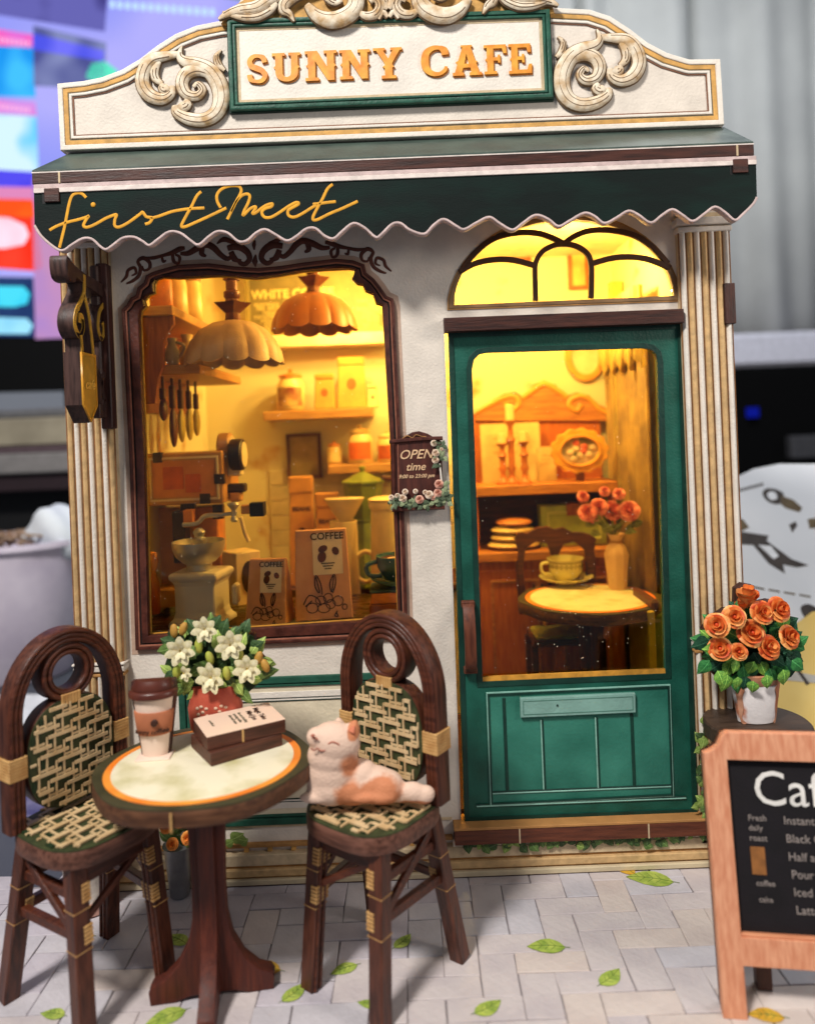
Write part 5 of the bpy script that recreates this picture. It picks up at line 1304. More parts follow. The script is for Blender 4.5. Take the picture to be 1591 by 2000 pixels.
# fallen leaves on the stones
m_fl = [M('fallen_leaf_green', '#7f9a3c', col2='#b4c25a', vs=5, rough=.6), M('fallen_leaf_yellow', '#c9962c', col2='#d8b03f', vs=5, rough=.6), M('fallen_leaf_brown', '#b3a39e', col2='#beb0ab', vs=5, rough=.8)]
m_vein = M('leaf_vein', '#5d7430', rough=.6)
for k, (px, py, size, ang, ci, lb) in enumerate((
    (1268, 1718, .85, 75, 0, 'largest green leaf on the stones in front of the door step'),
    (1215, 1696, .55, 40, 1, 'yellow leaf half under the base board before the door'),
    (1066, 1850, .62, 85, 0, 'green leaf with pale fold in the middle of the open pavement'),
    (1190, 1908, .50, -50, 0, 'green leaf on the stones between the blackboard and the open middle'),
    (952, 1967, .48, -60, 0, 'green leaf at the very front of the open pavement'),
    (672, 1894, .45, 115, 0, 'green leaf between the legs of the chair with the cat'),
    (786, 1838, .42, -40, 0, 'green leaf behind the front leg of the chair with the cat'),
    (574, 1938, .48, -40, 0, 'green leaf against the left leg of the chair with the cat'),
    (716, 1962, .30, 70, 0, 'smallest green leaf beside the front chair leg'),
    (512, 1893, .62, 80, 1, 'broad yellow leaf beside the right foot of the table'),
    (345, 1836, .50, 60, 0, 'green leaf just behind the table leg'),
    (160, 1828, .42, 85, 1, 'yellow leaf under the empty left chair'),
    (103, 1982, .40, 80, 0, 'green leaf under the front of the empty left chair'),
    (322, 1990, .62, 120, 0, 'green leaf in front of the table foot at the picture edge'),
    (1495, 1985, .5, 80, 1, 'orange yellow leaf behind the blackboard'))):
    p = G(px, py, .01); t = thing('fallen_leaf', lb, 'leaf', (p.x, p.y, .006), radians(ang), 'leaves lying on the pavement')
    vs, fs = [], []; n_ = 8
    for i in range(n_ + 1):
        u = i / n_; w_ = .27 * sin(pi * u ** .8) ** .85 * size if 0 < u < 1 else .004
        cx_ = .05 * sin(pi * u) * size
        for q_ in (-1, -.5, 0, .5, 1): vs.append((cx_ + q_ * w_ * (1 + .04 * (i % 2)), (u - .5) * size, .012 - .006 * abs(q_) + (.004 if q_ else 0)))
    for i in range(n_):
        for c in range(4): a = i * 5 + c; fs.append((a, a + 1, a + 6, a + 5))
    me = bpy.data.meshes.new('blade'); me.from_pydata(vs, [], fs); me.materials.append(m_fl[ci])
    mobj('blade', me, None, t, False, 60)
    if ci < 2:
        mb = MB().tube([(.05 * sin(pi * u / 8) * size, (u / 8 - .5) * size, .016) for u in range(-1, 9)], .006, 5, flat=.6)
        for sd in (-1, 1):
            for u in (.25, .42, .6): mb.tube([(.05 * sin(pi * u) * size, (u - .5) * size, .016), (.05 * size + sd * .16 * size, (u - .5 + .13) * size, .014)], .004, 4)
        mb.build('vein', m_vein, t, world=False)

# ================================================================== CHAIRS
m_chair = wood('chair_brown_wood_z', '#3a1c12', '#633625', 'z', rough=.38)
m_chairx = wood('chair_brown_wood_x', '#3d1b10', '#62311e', 'x', rough=.38)
m_rim = wood('chair_seat_edge_wood', '#4c2c20', '#7a5040', 'x', rough=.45)
m_weave_base = M('woven_green', '#2c331c', col2='#434a2a', vs=5, rough=.6)
m_weave_dk = M('woven_dark_green', '#1d3018', rough=.6, var=.2)
m_cane = M('pale_cane', '#c9a777', col2='#dcbf92', vs=4, rough=.5)
m_wrap = M('cane_wrap', '#b8884f', col2='#d0a468', vs=6, rough=.5)
def inside(p, poly):
    c = False; n_ = len(poly)
    for i in range(n_):
        a, b_ = poly[i - 1], poly[i]
        if (a[1] > p[1]) != (b_[1] > p[1]) and p[0] < (b_[0] - a[0]) * (p[1] - a[1]) / (b_[1] - a[1]) + a[0]: c = not c
    return c
def weave(poly, s, name_h, parent, xf, cols, rows):
    """cane strips over dark strips inside an outline; local plane (x, z), front toward -y"""
    xs = [p[0] for p in poly]; zs_ = [p[1] for p in poly]
    H, V, D = MB(), MB(), MB()
    i0, i1 = int(min(xs) / s) - 1, int(max(xs) / s) + 1; j0, j1 = int(min(zs_) / s) - 1, int(max(zs_) / s) + 1
    def clipbox(mb, x0, x1, z0, z1, y0, y1):
        # shorten until both ends are inside
        hor = (x1 - x0) > (z1 - z0); n_ = 8; good = []
        for k in range(n_ + 1):
            t_ = k / n_; p = (x0 + (x1 - x0) * t_, (z0 + z1) / 2) if hor else ((x0 + x1) / 2, z0 + (z1 - z0) * t_)
            good.append(inside(p, poly))
        if sum(good) < 3: return
        a = good.index(True) / n_; b_ = (n_ - good[::-1].index(True)) / n_
        if hor: x0, x1 = x0 + (x1 - x0) * a, x0 + (x1 - x0) * b_
        else: z0, z1 = z0 + (z1 - z0) * a, z0 + (z1 - z0) * b_
        mb.box(x0, x1, y0, y1, z0, z1)
    for j in range(j0, j1):
        for i in range(i0, i1):
            m_ = (i + 2 * j) % 5
            x, z = i * s, j * s
            if m_ == 0: clipbox(H, x + .01, x + 3.4 * s, z + s * .10, z + s * .50, -.040, -.012)      # long cane strips
            if m_ == 3:
                clipbox(D, x + s * .12, x + s * .58, z - s * .55, z + s * 1.2, -.026, -.006)     # dark vertical strip
                clipbox(V, x + s * .66, x + s * .90, z - s * .75, z + s * 1.4, -.034, -.008); clipbox(V, x - s * .20, x - s * .02, z - s * .75, z + s * 1.4, -.034, -.008)     # pale upright
            if m_ == 1:
                clipbox(H, x - .2 * s, x + 1.6 * s, z + s * .62, z + s * .88, -.032, -.01)
    for nm, mb, mt in ((name_h, H, m_cane), ('cane_upright', V, m_cane), ('green_strip', D, m_weave_dk)):
        me = mb.mesh(nm); me.transform(xf); o = mobj(nm, me, mt, parent, False); o['kind'] = 'stuff'
SZ = 2.75
def make_chair(label, loc, rz):
    t = thing('rattan_chair', label, 'chair', (0, 0, 0), 0, 'rattan bistro chairs')
    # seat outline (x, y)
    so = []
    for i in range(64):
        a = 2 * pi * i / 64; c, s_ = cos(a), sin(a); e = .62
        wx = .95 + .06 * s_
        so.append((wx * abs(c) ** e * (1 if c > 0 else -1), .88 * abs(s_) ** e * (1 if s_ > 0 else -1) - .02 - (.05 * (1 - c * c) if s_ < 0 else 0)))
    def flat(nm, pts, z0, th, mat, bev=0):
        me = plate_mesh(nm, pts, th, (), bev)
        for v in me.vertices: x_, y_, z_ = v.co; v.co = (x_, z_, z0 + th - y_)
        me.flip_normals(); return mobj(nm, me, mat, t, False, 40)
    flat('seat', so, SZ - .30, .28, m_rim, .035)
    seat_top = flat('seat_weave_base', inset(so, .01), SZ - .022, .022, m_weave_base)
    XF = Matrix(((1, 0, 0, 0), (0, 0, 1, 0), (0, -1, 0, SZ), (0, 0, 0, 1)))
    weave(inset(so, .06), .148, 'cane_strip', t, XF, 0, 0)
    # legs
    legs = []
    for (tx, ty, fx, fy) in ((-.62, -.60, -.70, -.83), (.62, -.60, .70, -.83), (-.70, .58, -.88, 1.0), (.70, .58, .88, 1.0)):
        a, b_ = Vector((tx, ty, SZ - .30)), Vector((fx, fy, .0)); legs.append((a, b_))
        lg_ = MB().bar(a, b_, .26, .25, up=(0, 1, 0)).build('leg', m_chair, t, bevel=.02, world=False)
        dirn = (b_ - a)
        for s_ in (-1, 1):
            MB().tube([a + dirn * .02 + Vector((s_ * .06 - (.132 if a.x > 0 else -.132) * 0, .0, 0)) + Vector((-.132 if a.x > 0 else .132, s_ * .05, 0)) - Vector((s_ * .06, 0, 0)), b_ - dirn * .01 + Vector((-.132 if a.x > 0 else .132, s_ * .05, 0))], .03, 8).build('leg_bead', m_chairx, lg_, smooth=60, world=False)
        for f in (.25, .48):
            p = a + dirn * f; MB().box(p.x - .132, p.x + .132, p.y - .128, p.y + .128, p.z - .008, p.z + .006).build('leg_joint', m_wrap, lg_, world=False)
    def L(k, z): a, b_ = legs[k]; f = (a.z - z) / (a.z - b_.z); return a + (b_ - a) * f
    # rails
    for (i, j, z0, z1) in ((0, 1, 2.28, 2.28), (2, 3, 2.28, 2.28), (0, 2, 1.45, 1.45), (1, 3, 1.45, 1.45), (2, 3, 1.45, 1.45), (0, 2, 2.02, 2.02), (1, 3, 2.02, 2.02), (2, 3, 1.95, 1.95)):
        MB().bar(L(i, z0), L(j, z1), .13, .15 if z0 < 2.2 else .30).build('stretcher', m_chairx, t, bevel=.015, world=False)
    for (i, j) in ((0, 2), (1, 3)):
        MB().bar(L(i, 1.5) + Vector((.04 if i else -.04, 0, 0)), L(j, 2.35) + Vector((.04 if i else -.04, 0, 0)), .10, .13).build('diagonal_brace', m_chairx, t, bevel=.015, world=False)
    MB().bar(L(0, 1.55) * 1.0, L(0, 1.55) * .2 + L(1, 2.3) * .8, .09, .10).build('diagonal_brace', m_chairx, t, bevel=.01, world=False)
    # front apron, curved
    ap = smooth([(-.55, SZ - .30), (-.55, SZ - .42), (-.3, SZ - .50), (0, SZ - .62), (.3, SZ - .50), (.55, SZ - .42), (.55, SZ - .30)], 3)
    plate('apron', ap, -.66, .08, m_chairx, t, world=False)
    # cane wraps on the joints
    for k in range(4):
        for z in (1.47, 2.05):
            mb = MB()
            for q_ in range(5):
                p = L(k, z + .12 - q_ * .055); sg = 1 if p.x < 0 else -1; mb.box(min(p.x + sg * .01, p.x + sg * .152), max(p.x + sg * .01, p.x + sg * .152), p.y - .138, p.y + .138, p.z - .022, p.z + .022)
            mb.build('cane_wrapping', m_wrap, t, bevel=.008, world=False)
    # back: hoop, ring, woven oval
    by = .60; th = .32; hz = 4.40; top = 5.66
    B = T3(0, by, 0) @ R3(radians(-3), 'X') @ T3(0, -by, 0) if False else Matrix.Identity(4)
    def hoop(r, z0): return [(-r, z0)] + [(-r * cos(radians(a)), hz + (top - hz - (1.0 - r)) * sin(radians(a))) for a in range(0, 181, 6)] + [(r, z0)]
    out = hoop(1.0, SZ - .02); inn = hoop(.76, SZ - .02)
    plate('back_hoop', out + inn[::-1], by - th / 2, th, m_chair, t, bevel=.03, world=False)
    for r_ in (.95, .88, .81):
        MB().tube([(a, by - th / 2 - .005, b_) for a, b_ in hoop(r_, SZ)], .043, 8, flat=.9).build('hoop_rod', m_chairx, t, smooth=60, world=False)
    rc = 4.96
    plate('back_ring', ell(0, rc, .46, .47, 40), by - th / 2, th, m_chair, t, [ell(0, rc, .27, .28, 40)], bevel=.03, world=False)
    for r_ in (.41, .32): MB().tube([(a, by - th / 2 - .005, b_) for a, b_ in ell(0, rc, r_, r_, 36)], .045, 8, flat=.8, closed=True).build('ring_rod', m_chairx, t, smooth=60, world=False)
    ov = []
    for i in range(64):
        a = 2 * pi * i / 64; c, s_ = cos(a), sin(a)
        ov.append((.74 * abs(c) ** .75 * (1 if c > 0 else -1), 3.70 + .86 * abs(s_) ** .85 * (1 if s_ > 0 else -1)))
    plate('back_panel', ov, by - th / 2 - .01, th - .02, m_chair, t, bevel=.03, world=False)
    plate('woven_back_base', inset(ov, .012), by - th / 2 - .03, .02, m_weave_base, t, world=False)
    weave(inset(ov, .03), .138, 'cane_strip', t, T3(0, by - th / 2 - .03, 0), 0, 0)
    for cx_, cz_, w_, h_, n_ in ((0, 4.54, .16, .18, 0), (-.88, 3.72, .145, .34, 1), (.88, 3.72, .145, .34, 1)):
        mb = MB()
        if n_ == 0:
            for q_ in range(6): x_ = cx_ - w_ + (q_ + .5) * w_ / 3; mb.box(x_ - .028, x_ + .028, by - th / 2 - .06, by + th / 2 + .03, cz_ - h_ / 2, cz_ + h_ / 2)
        else:
            for q_ in range(7): z_ = cz_ - h_ / 2 + (q_ + .5) * h_ / 7; mb.box(cx_ - w_, cx_ + w_, by - th / 2 - .05, by + th / 2 + .02, z_ - .026, z_ + .026)
        mb.build('cane_wrapping', m_wrap, t, bevel=.01, world=False)
    t.location = (loc[0], loc[1], 0); t.rotation_euler = (0, 0, radians(rz))
    return t
ch1 = make_chair('woven rattan chair with an orange and white cat lying on it', (-.83, -2.64), -37)
ch2 = copy_tree(ch1, None, (-5.32, -2.71, 0), radians(55), 'empty woven rattan chair left of the round table')
ch2['group'] = 'rattan bistro chairs'

# ================================================================== ROUND TABLE
TX, TY, TT = -3.41, -2.90, 3.60
tb = thing('round_bistro_table', 'round outdoor table with orange ringed top and crossed board foot', 'table', (TX, TY, 0))
table_top_parts((TX, TY), 1.66, TT, .27, tb, 6, sy=.90)
pedestal(T3(TX, TY, 0), radians(8), TT - .32, tb)
X_ = P(378, 1600, -4.4); MB().box(TX - .06, TX - .035, TY - 1.51, TY - 1.495, TT - .30, TT - .03).build('edge_joint', m_wrap, tb)
# paper cup
def cutp(name, pts, yf, th, mat, par, xf, bev=.02): return plate(name, pts, yf, th, mat, par, xf=xf, bevel=bev, world=False)
cy_ = thing('takeaway_coffee_cup', 'takeaway coffee cup with brown lid and kraft sleeve on the table', 'cup', (-4.27, -2.66, TT), radians(4))
I4 = Matrix.Identity(4)
cutp('wood_backing', [(-.22, .02), (.22, .02), (.32, .75), (.36, 1.02), (.34, 1.2), (-.34, 1.2), (-.36, 1.02), (-.32, .75)], .06, .16, m_wood_dk, cy_, I4)
m_cupw = paper('cup_white', '#e6cdbb', var=.05, bump=.004); m_sleeve = paper('cup_sleeve', '#b06a48', var=.12, bump=.004); m_lid = M('cup_lid', '#4a2118', col2='#5d2e22', rough=.35)
def taper(name, prof, mat, dy=0):
    vs, fs = [], []; n_ = 12
    for r_, z in prof:
        for k in range(n_ + 1):
            a = pi + pi * k / n_; vs.append((r_ * cos(a), .08 + .22 * sin(a) * (r_ / .3) - dy, z))
    for i in range(len(prof) - 1):
        for k in range(n_): a = i * (n_ + 1) + k; fs.append((a, a + 1, a + n_ + 2, a + n_ + 1))
        fs.append((i * (n_ + 1) + n_, i * (n_ + 1), (i + 1) * (n_ + 1), (i + 1) * (n_ + 1) + n_))
    fs.append(tuple(range(n_ + 1))[::-1]); fs.append(tuple((len(prof) - 1) * (n_ + 1) + k for k in range(n_ + 1)))
    return MB().add(vs, fs).build(name, mat, cy_, smooth=50, world=False)
taper('cup_body', [(.20, .03), (.32, 1.0)], m_cupw)
taper('cup_sleeve', [(.262, .38), (.27, .39), (.315, .74), (.305, .75)], m_sleeve, .01)
taper('lid_rim', [(.35, .96), (.385, .98), (.385, 1.05), (.345, 1.08)], m_lid, .01)
taper('lid_dome', [(.335, 1.08), (.345, 1.12), (.30, 1.20), (.27, 1.24)], m_lid)
me = text_mesh('sleeve_lettering', 'sunny coffee', .105, .008, bold=.003)
for v in me.vertices: v.co.y += -.17 + 1.5 * v.co.x ** 2
me.transform(T3(0, 0, .46)); mobj('sleeve_lettering', me, m_ink, cy_, False)
MB().ball((.06, -.16, .60), (.055, .02, .065), 12, 8, rot=Matrix.Rotation(.6, 3, 'Y')).build('bean_mark', m_ink, cy_, smooth=60, world=False)
MB().box(-.27, .27, -.16, .20, .002, .03).build('paper_foot', m_cupw, cy_, bevel=.01, world=False)
# books
m_bkw = wood('book_block_wood', '#3c1f14', '#5e3526', 'x', rough=.5); m_cov = paper('book_cover', '#eecdb2', col2='#e3c4ae', vs=1.0, bump=.003)
c0 = G(413, 1499, TT); e1 = (G(551, 1465, TT) - c0); e2 = (G(363, 1466, TT) - c0)
yawb = (atan2(e1.y, e1.x) + atan2(e2.y, e2.x) - pi / 2) / 2; w1, w2 = e1.length * 1.06, e2.length * 1.06
lb1 = thing('wooden_book', 'lower dark wooden book of the pair on the round table', 'book', tuple(c0), yawb, 'two stacked books on the round table')
MB().box(0, w1, 0, w2, .003, .212).build('book_block', m_bkw, lb1, bevel=.012, world=False)
lb2 = thing('wooden_book', 'upper book with a pale printed cover on the round table', 'book', (c0.x - .03, c0.y + .0, TT + .214), yawb - radians(6), 'two stacked books on the round table')
MB().box(.0, w1 + .08, .10, w2 + .06, 0, .205).build('book_block', m_bkw, lb2, bevel=.012, world=False)
MB().box(.0, w1 + .08, .10, w2 + .06, .206, .222).build('front_cover', m_cov, lb2, bevel=.006, world=False)
MB().box(.55, .58, .090, .10, .01, .205).build('spine_joint', m_wrap, lb2, world=False)
for txt, sz, lx, ly, mt in (('Magic Tales', .125, .99, .56, m_ink), ('Mind Joe', .125, .85, .56, m_ink), ('the art of making', .07, .70, .56, m_olive_line), ('morning coffee', .07, .62, .58, m_olive_line), ('slow and warm', .07, .54, .56, m_olive_line), ('a small book', .055, .2, .60, m_olive_line)):
    me = text_mesh('cover_lettering', txt, sz, .006, bold=.002)
    me.transform(T3(lx, ly, .292) @ R3(radians(-90), 'X') @ R3(radians(90), 'Y') if False else T3(lx, ly, .224) @ R3(radians(-90), 'Z') @ R3(radians(-90), 'X'))
    mobj('cover_lettering', me, mt, lb2, False)

# ================================================================== WHITE FLOWERS ON THE TABLE
PYL = -1.72; zp = TT
fp_ = thing('gardenia_pot', 'red pot of white gardenias at the back of the round table', 'potted flowers', (P(420, 1400, PYL)[0], PYL, TT))
cx_ = P(422, 1400, PYL)[0]
pot = [(cx_ - .42, zp + .01), (cx_ + .42, zp + .01), (cx_ + .45, zp + .5), (cx_ + .36, zp + .78), (cx_ - .36, zp + .78), (cx_ - .45, zp + .5)]
m_redpot = M('red_pot', '#a8402f', col2='#c4614a', vs=2.5, rough=.45, bump=.005)
MB().lathe([(.38, .01), (.44, .1), (.47, .45), (.40, .68), (.38, .80)], (cx_, PYL, zp), 28, sy=.62).build('pot', m_redpot, fp_, smooth=50)
m_lace = M('pot_lace_print', '#d9b79c', rough=.6)
mb = MB()
for sx_ in (-1, 1):
    for (dx, dz) in ((.07, .10), (.15, .05), (.22, .12), (.14, .16), (.24, .22), (.08, .22), (.17, .25), (.04, .02)):
        x_ = sx_ * dx; mb.ball((cx_ + x_, PYL - .291 * sqrt(1 - (x_ / .47) ** 2), zp + .28 + dz), (.032, .012, .026), 8, 5)
mb.build('lace_pattern', m_lace, fp_, smooth=60)
bd = pp([(322, 1300), (335, 1262), (328, 1232), (350, 1224), (372, 1232), (390, 1212), (412, 1210), (432, 1222), (450, 1236), (470, 1228), (498, 1240), (500, 1270), (520, 1290), (510, 1330), (488, 1350), (440, 1368), (390, 1366), (352, 1346), (334, 1320)], PYL + .05)
plate('wood_backing', bd, PYL + .02, .18, m_wood_dk, fp_, bevel=.02)
plate('dark_foliage', inset(bd, .015), PYL - .03, .05, M('foliage_dark', '#1c3018', col2='#2f4724', vs=4, rough=.6), fp_)
rnd = random.Random(5)
for i in range(92):
    a = rnd.uniform(0, 2 * pi); rr = sqrt(rnd.random())
    px, py = 420 + 92 * rr * cos(a), 1292 + 68 * rr * sin(a)
    y = PYL - .06 - rnd.random() * .20 * (1 - rr * .6); x, z = P(px, py, y)
    put_leaf(LM_LILY[0 if rnd.random() < .35 else 1 if rnd.random() < .6 else 2], (x, y, z), rnd.uniform(.22, .36), atan2(px - 420, -(py - 1305)) + rnd.uniform(-.7, .7), fp_, rnd.uniform(-.5, .1), rnd.uniform(-.4, .4))
m_pet = M('gardenia_white', '#efe6c4', col2='#d9cf9f', vs=4, rough=.5, bump=.004); m_cen = M('gardenia_centre', '#c9a643', col2='#ddc878', vs=6, rough=.6)
petal_w = []
for q_ in range(2):
    vs, fs = [], []; n_ = 5
    for i in range(n_ + 1):
        u = i / n_; w_ = (.30 if q_ == 0 else .27) * sin(pi * (.10 + .82 * u) ** 1.1) if u < 1 else .07
        for s_ in (-1, 0, 1): vs.append((s_ * w_, -.10 * u - .12 * sin(pi * u) + .05 * abs(s_) * (1 if u < .9 else 0), u))
    for i in range(n_):
        for c in range(2): a = i * 3 + c; fs.append((a, a + 1, a + 4, a + 3))
    me = bpy.data.meshes.new('petal'); me.from_pydata(vs, [], fs)
    for p in me.polygons: p.use_smooth = True
    me.materials.append(m_pet); petal_w.append(me)
for k, (px, py, s_) in enumerate(((401, 1228, .24), (353, 1270, .27), (450, 1258, .27), (415, 1322, .29), (484, 1305, .26), (360, 1315, .15))):
    y = PYL - .34; x, z = P(px, py, y)
    me = MB().ball((0, -.06, 0), (.16, .12, .16), 10, 6).mesh('gardenia'); me.materials.append(m_cen)
    fl_ = bpy.data.objects.new('gardenia_flower', me); link(fl_); fl_.matrix_basis = T3(x, y, z) @ R3(rnd.uniform(-.35, .35), 'Z') @ Matrix.Diagonal((s_, s_, s_, 1)); setp(fl_, fp_)
    for ly, nn, sc in ((0, 7, 1.0), (1, 6, .68)):
        for i in range(nn if k < 5 else 4):
            p = bpy.data.objects.new('petal', petal_w[ly]); link(p)
            p.matrix_basis = T3(0, -.06 * ly, 0) @ R3(2 * pi * i / nn + ly * .4, 'Y') @ R3(.25 + .35 * ly, 'X') @ Matrix.Diagonal((sc, sc, sc, 1)); p.parent = fl_
for px, py in ((388, 1262), (410, 1285), (345, 1312), (443, 1315), (468, 1282), (340, 1232), (358, 1228), (505, 1285), (518, 1300)):
    y = PYL - .28; x, z = P(px, py, y)
    o = MB().ball((x, y, z), (.07, .06, .12), 10, 8, rot=Matrix.Rotation(rnd.uniform(-.4, .4), 3, 'Y')).build('bud', M('bud_green', '#9fae3c', col2='#c2b65a', vs=4) if px not in (340, 358, 505, 518) else M('bud_ochre', '#a8792c', col2='#c79a4a', vs=4), fp_, smooth=60)

# ================================================================== CAT
cat = thing('toy_cat', 'orange and white cat figure with closed eyes lying on the woven chair', 'cat', (-.95, -2.95, SZ))
Yc_ = -2.98
def cp_(px, py, dy=0): x, z = P(px, py, Yc_ + dy); return Vector((x, Yc_ + dy, z))
kc = (DCAM + Yc_) / FPX
mb = MB()
for (px, py, dy, rx, ry, rz_, ang) in (
    (654, 1450, -.04, 50, 34, 40, -.2), (622, 1440, -.10, 24, 20, 20, -.3), (650, 1474, -.02, 50, 34, 42, 0), (648, 1508, 0, 50, 34, 48, 0), (650, 1535, 0, 52, 34, 36, 0),
    (690, 1536, .02, 50, 34, 34, 0), (728, 1532, .05, 50, 34, 36, 0), (752, 1536, .02, 38, 34, 32, 0), (700, 1516, .06, 40, 30, 34, .2),
    (622, 1556, -.14, 38, 14, 12, 0), (712, 1558, -.20, 30, 12, 10, 0), (745, 1556, -.16, 30, 16, 14, 0),
    (786, 1554, -.02, 24, 12, 13, .1), (806, 1547, -.04, 28, 17, 20, -.15), (828, 1552, -.04, 22, 16, 18, .3)):
    mb.ball(cp_(px, py, dy), (rx * kc, ry * kc, rz_ * kc), 20, 12, rot=Matrix.Rotation(-ang, 3, 'Y'))
# ears
for (px, py, dy, h_, w_, tip) in ((686, 1424, -.02, .34, .15, (9, -8)), (664, 1418, .14, .24, .12, (-4, -7))):
    a = cp_(px, py + 6, dy); b_ = cp_(px + tip[0], py + tip[1] - 10, dy)
    mb.tube([a, a.lerp(b_, .5), b_], [w_, w_ * .7, .03], 12, cap=True)
body = mb.build('cat_body', None, cat, smooth=180)
rm = body.modifiers.new('r', 'REMESH'); rm.mode = 'VOXEL'; rm.voxel_size = .022; rm.use_smooth_shade = True
sm_ = body.modifiers.new('s', 'SMOOTH'); sm_.iterations = 9; sm_.factor = .6
mt = bpy.data.materials.new('cat_fur'); mt.use_nodes = True; nt = mt.node_tree; N = nt.nodes; L_ = nt.links; bs = N['Principled BSDF']; bs.inputs['Roughness'].default_value = .75
tc = N.new('ShaderNodeTexCoord'); nz = N.new('ShaderNodeTexNoise'); nz.inputs['Scale'].default_value = 5; L_.new(tc.outputs['Object'], nz.inputs[0])
dist = None
def patch(c, r, soft):
    """fur patch around a point of the body"""
    sub = N.new('ShaderNodeVectorMath'); sub.operation = 'SUBTRACT'; L_.new(tc.outputs['Object'], sub.inputs[0]); sub.inputs[1].default_value = c
    mul = N.new('ShaderNodeVectorMath'); mul.operation = 'DIVIDE'; L_.new(sub.outputs[0], mul.inputs[0]); mul.inputs[1].default_value = r
    ln = N.new('ShaderNodeVectorMath'); ln.operation = 'LENGTH'; L_.new(mul.outputs[0], ln.inputs[0])
    ad = N.new('ShaderNodeMath'); ad.operation = 'MULTIPLY_ADD'; L_.new(nz.outputs['Fac'], ad.inputs[0]); ad.inputs[1].default_value = .7; L_.new(ln.outputs['Value'], ad.inputs[2])
    mr_ = N.new('ShaderNodeMapRange'); mr_.inputs[1].default_value = 1.35 - soft; mr_.inputs[2].default_value = 1.35 + soft; mr_.inputs[3].default_value = 1; mr_.inputs[4].default_value = 0
    L_.new(ad.outputs[0], mr_.inputs[0]); return mr_.outputs[0]
pa = [patch(tuple(cp_(738, 1538)), (46 * kc, 1, 30 * kc), .12), patch(tuple(cp_(686, 1545)), (30 * kc, 1, 34 * kc), .2), patch(tuple(cp_(692, 1420)), (12 * kc, 1, 20 * kc), .1), patch(tuple(cp_(812, 1566)), (40 * kc, 1, 11 * kc), .12), patch(tuple(cp_(684, 1485)), (16 * kc, 1, 22 * kc), .3)]
cur = pa[0]
for p in pa[1:]:
    mx_ = N.new('ShaderNodeMath'); mx_.operation = 'MAXIMUM'; L_.new(cur, mx_.inputs[0]); L_.new(p, mx_.inputs[1]); cur = mx_.outputs[0]
mx_ = N.new('ShaderNodeMix'); mx_.data_type = 'RGBA'; L_.new(cur, mx_.inputs[0]); mx_.inputs[6].default_value = (*srgb('#e3c2ac'), 1); mx_.inputs[7].default_value = (*srgb('#cb8158'), 1)
L_.new(mx_.outputs[2], bs.inputs['Base Color']); 
n2 = N.new('ShaderNodeTexNoise'); n2.inputs['Scale'].default_value = 22; L_.new(tc.outputs['Object'], n2.inputs[0]); bp = N.new('ShaderNodeBump'); bp.inputs['Distance'].default_value = .012; L_.new(n2.outputs['Fac'], bp.inputs['Height']); L_.new(bp.outputs[0], bs.inputs['Normal'])
body.data.materials.clear(); body.data.materials.append(mt)
m_face = M('cat_face_line', '#a8604c', rough=.6)
def facestroke(nm, pts, r=.014, off=-.43):
    q_ = [cp_(a, b_, 0) for a, b_ in pts]
    def surf(p):
        # front of the head and muzzle
        best = Yc_ - .3
        for (px, py, dy, rx, ry, rz_) in ((654, 1450, -.04, 50, 34, 40), (622, 1440, -.10, 24, 20, 20)):
            c = cp_(px, py, dy); e = 1 - ((p.x - c.x) / (rx * kc)) ** 2 - ((p.z - c.z) / (rz_ * kc)) ** 2
            if e > 0: best = min(best, c.y - ry * kc * sqrt(e))
        return best
    MB().tube(smooth([(p.x, surf(p) + .012, p.z) for p in q_], 3), r, 6).build(nm, m_face, cat, smooth=60)
facestroke('closed_eye', [(645, 1438), (652, 1434), (660, 1436), (666, 1440)])
facestroke('closed_eye', [(614, 1428), (620, 1426), (625, 1430)], .012)
facestroke('mouth', [(612, 1446), (618, 1450), (624, 1446), (630, 1451), (640, 1450)], .010)
MB().ball(cp_(611, 1437, -.30), (.035, .03, .025), 10, 6).build('nose', m_face, cat, smooth=60)
o = MB().tube([cp_(686, 1430, -.13), cp_(692, 1418, -.10)], [.07, .02], 8).build('inner_ear', M('cat_ear_pink', '#cf7a5a'), cat, smooth=60)

# ================================================================== STOOL, ROSE POT, A-BOARD
sy = -.95; sp = G(1477, 1408, 3.05); sy = sp.y
stl = thing('round_stool', 'dark round stool carrying the pot of orange roses', 'stool', (sp.x, sp.y, 0))
m_stool = wood('stool_dark_wood', '#33261e', '#4e3c30', 'x', rough=.45)
MB().lathe([(.86, 2.75), (.92, 2.78), (.93, 3.02), (.90, 3.05)], (sp.x, sp.y, 0), 48).build('seat', m_stool, stl, smooth=40)
MB().lathe([(.50, 0), (.52, .08), (.30, .16), (.17, .4), (.15, 1.6), (.20, 2.4), (.40, 2.748)], (sp.x, sp.y, 0), 32).build('column', m_stool, stl, smooth=40)
RY = sp.y - .12
rp_ = thing('rose_pot', 'whitewashed terracotta pot of orange roses on the round stool', 'potted flowers', (P(1487, 1412, RY)[0], RY, 3.05))
m_tc = M('whitewashed_pot', '#d9d3d2', col2='#b8775a', vs=1.5, rough=.7, bump=.01, bs=10, lo=.62, hi=.7)
m_tc2 = M('terracotta', '#b5714f', col2='#cf9a7c', vs=3, rough=.7, bump=.01, bs=10)
kx = (DCAM + RY) / FPX; pc = P(1482, 1412, RY); px0 = pc[0]
MB().lathe([(34 * kx, 0), (36 * kx, .01), (47 * kx, .70), (45 * kx, .72)], (px0, RY + .12, 3.055), 32, sy=.55).build('pot', m_tc, rp_, smooth=40)
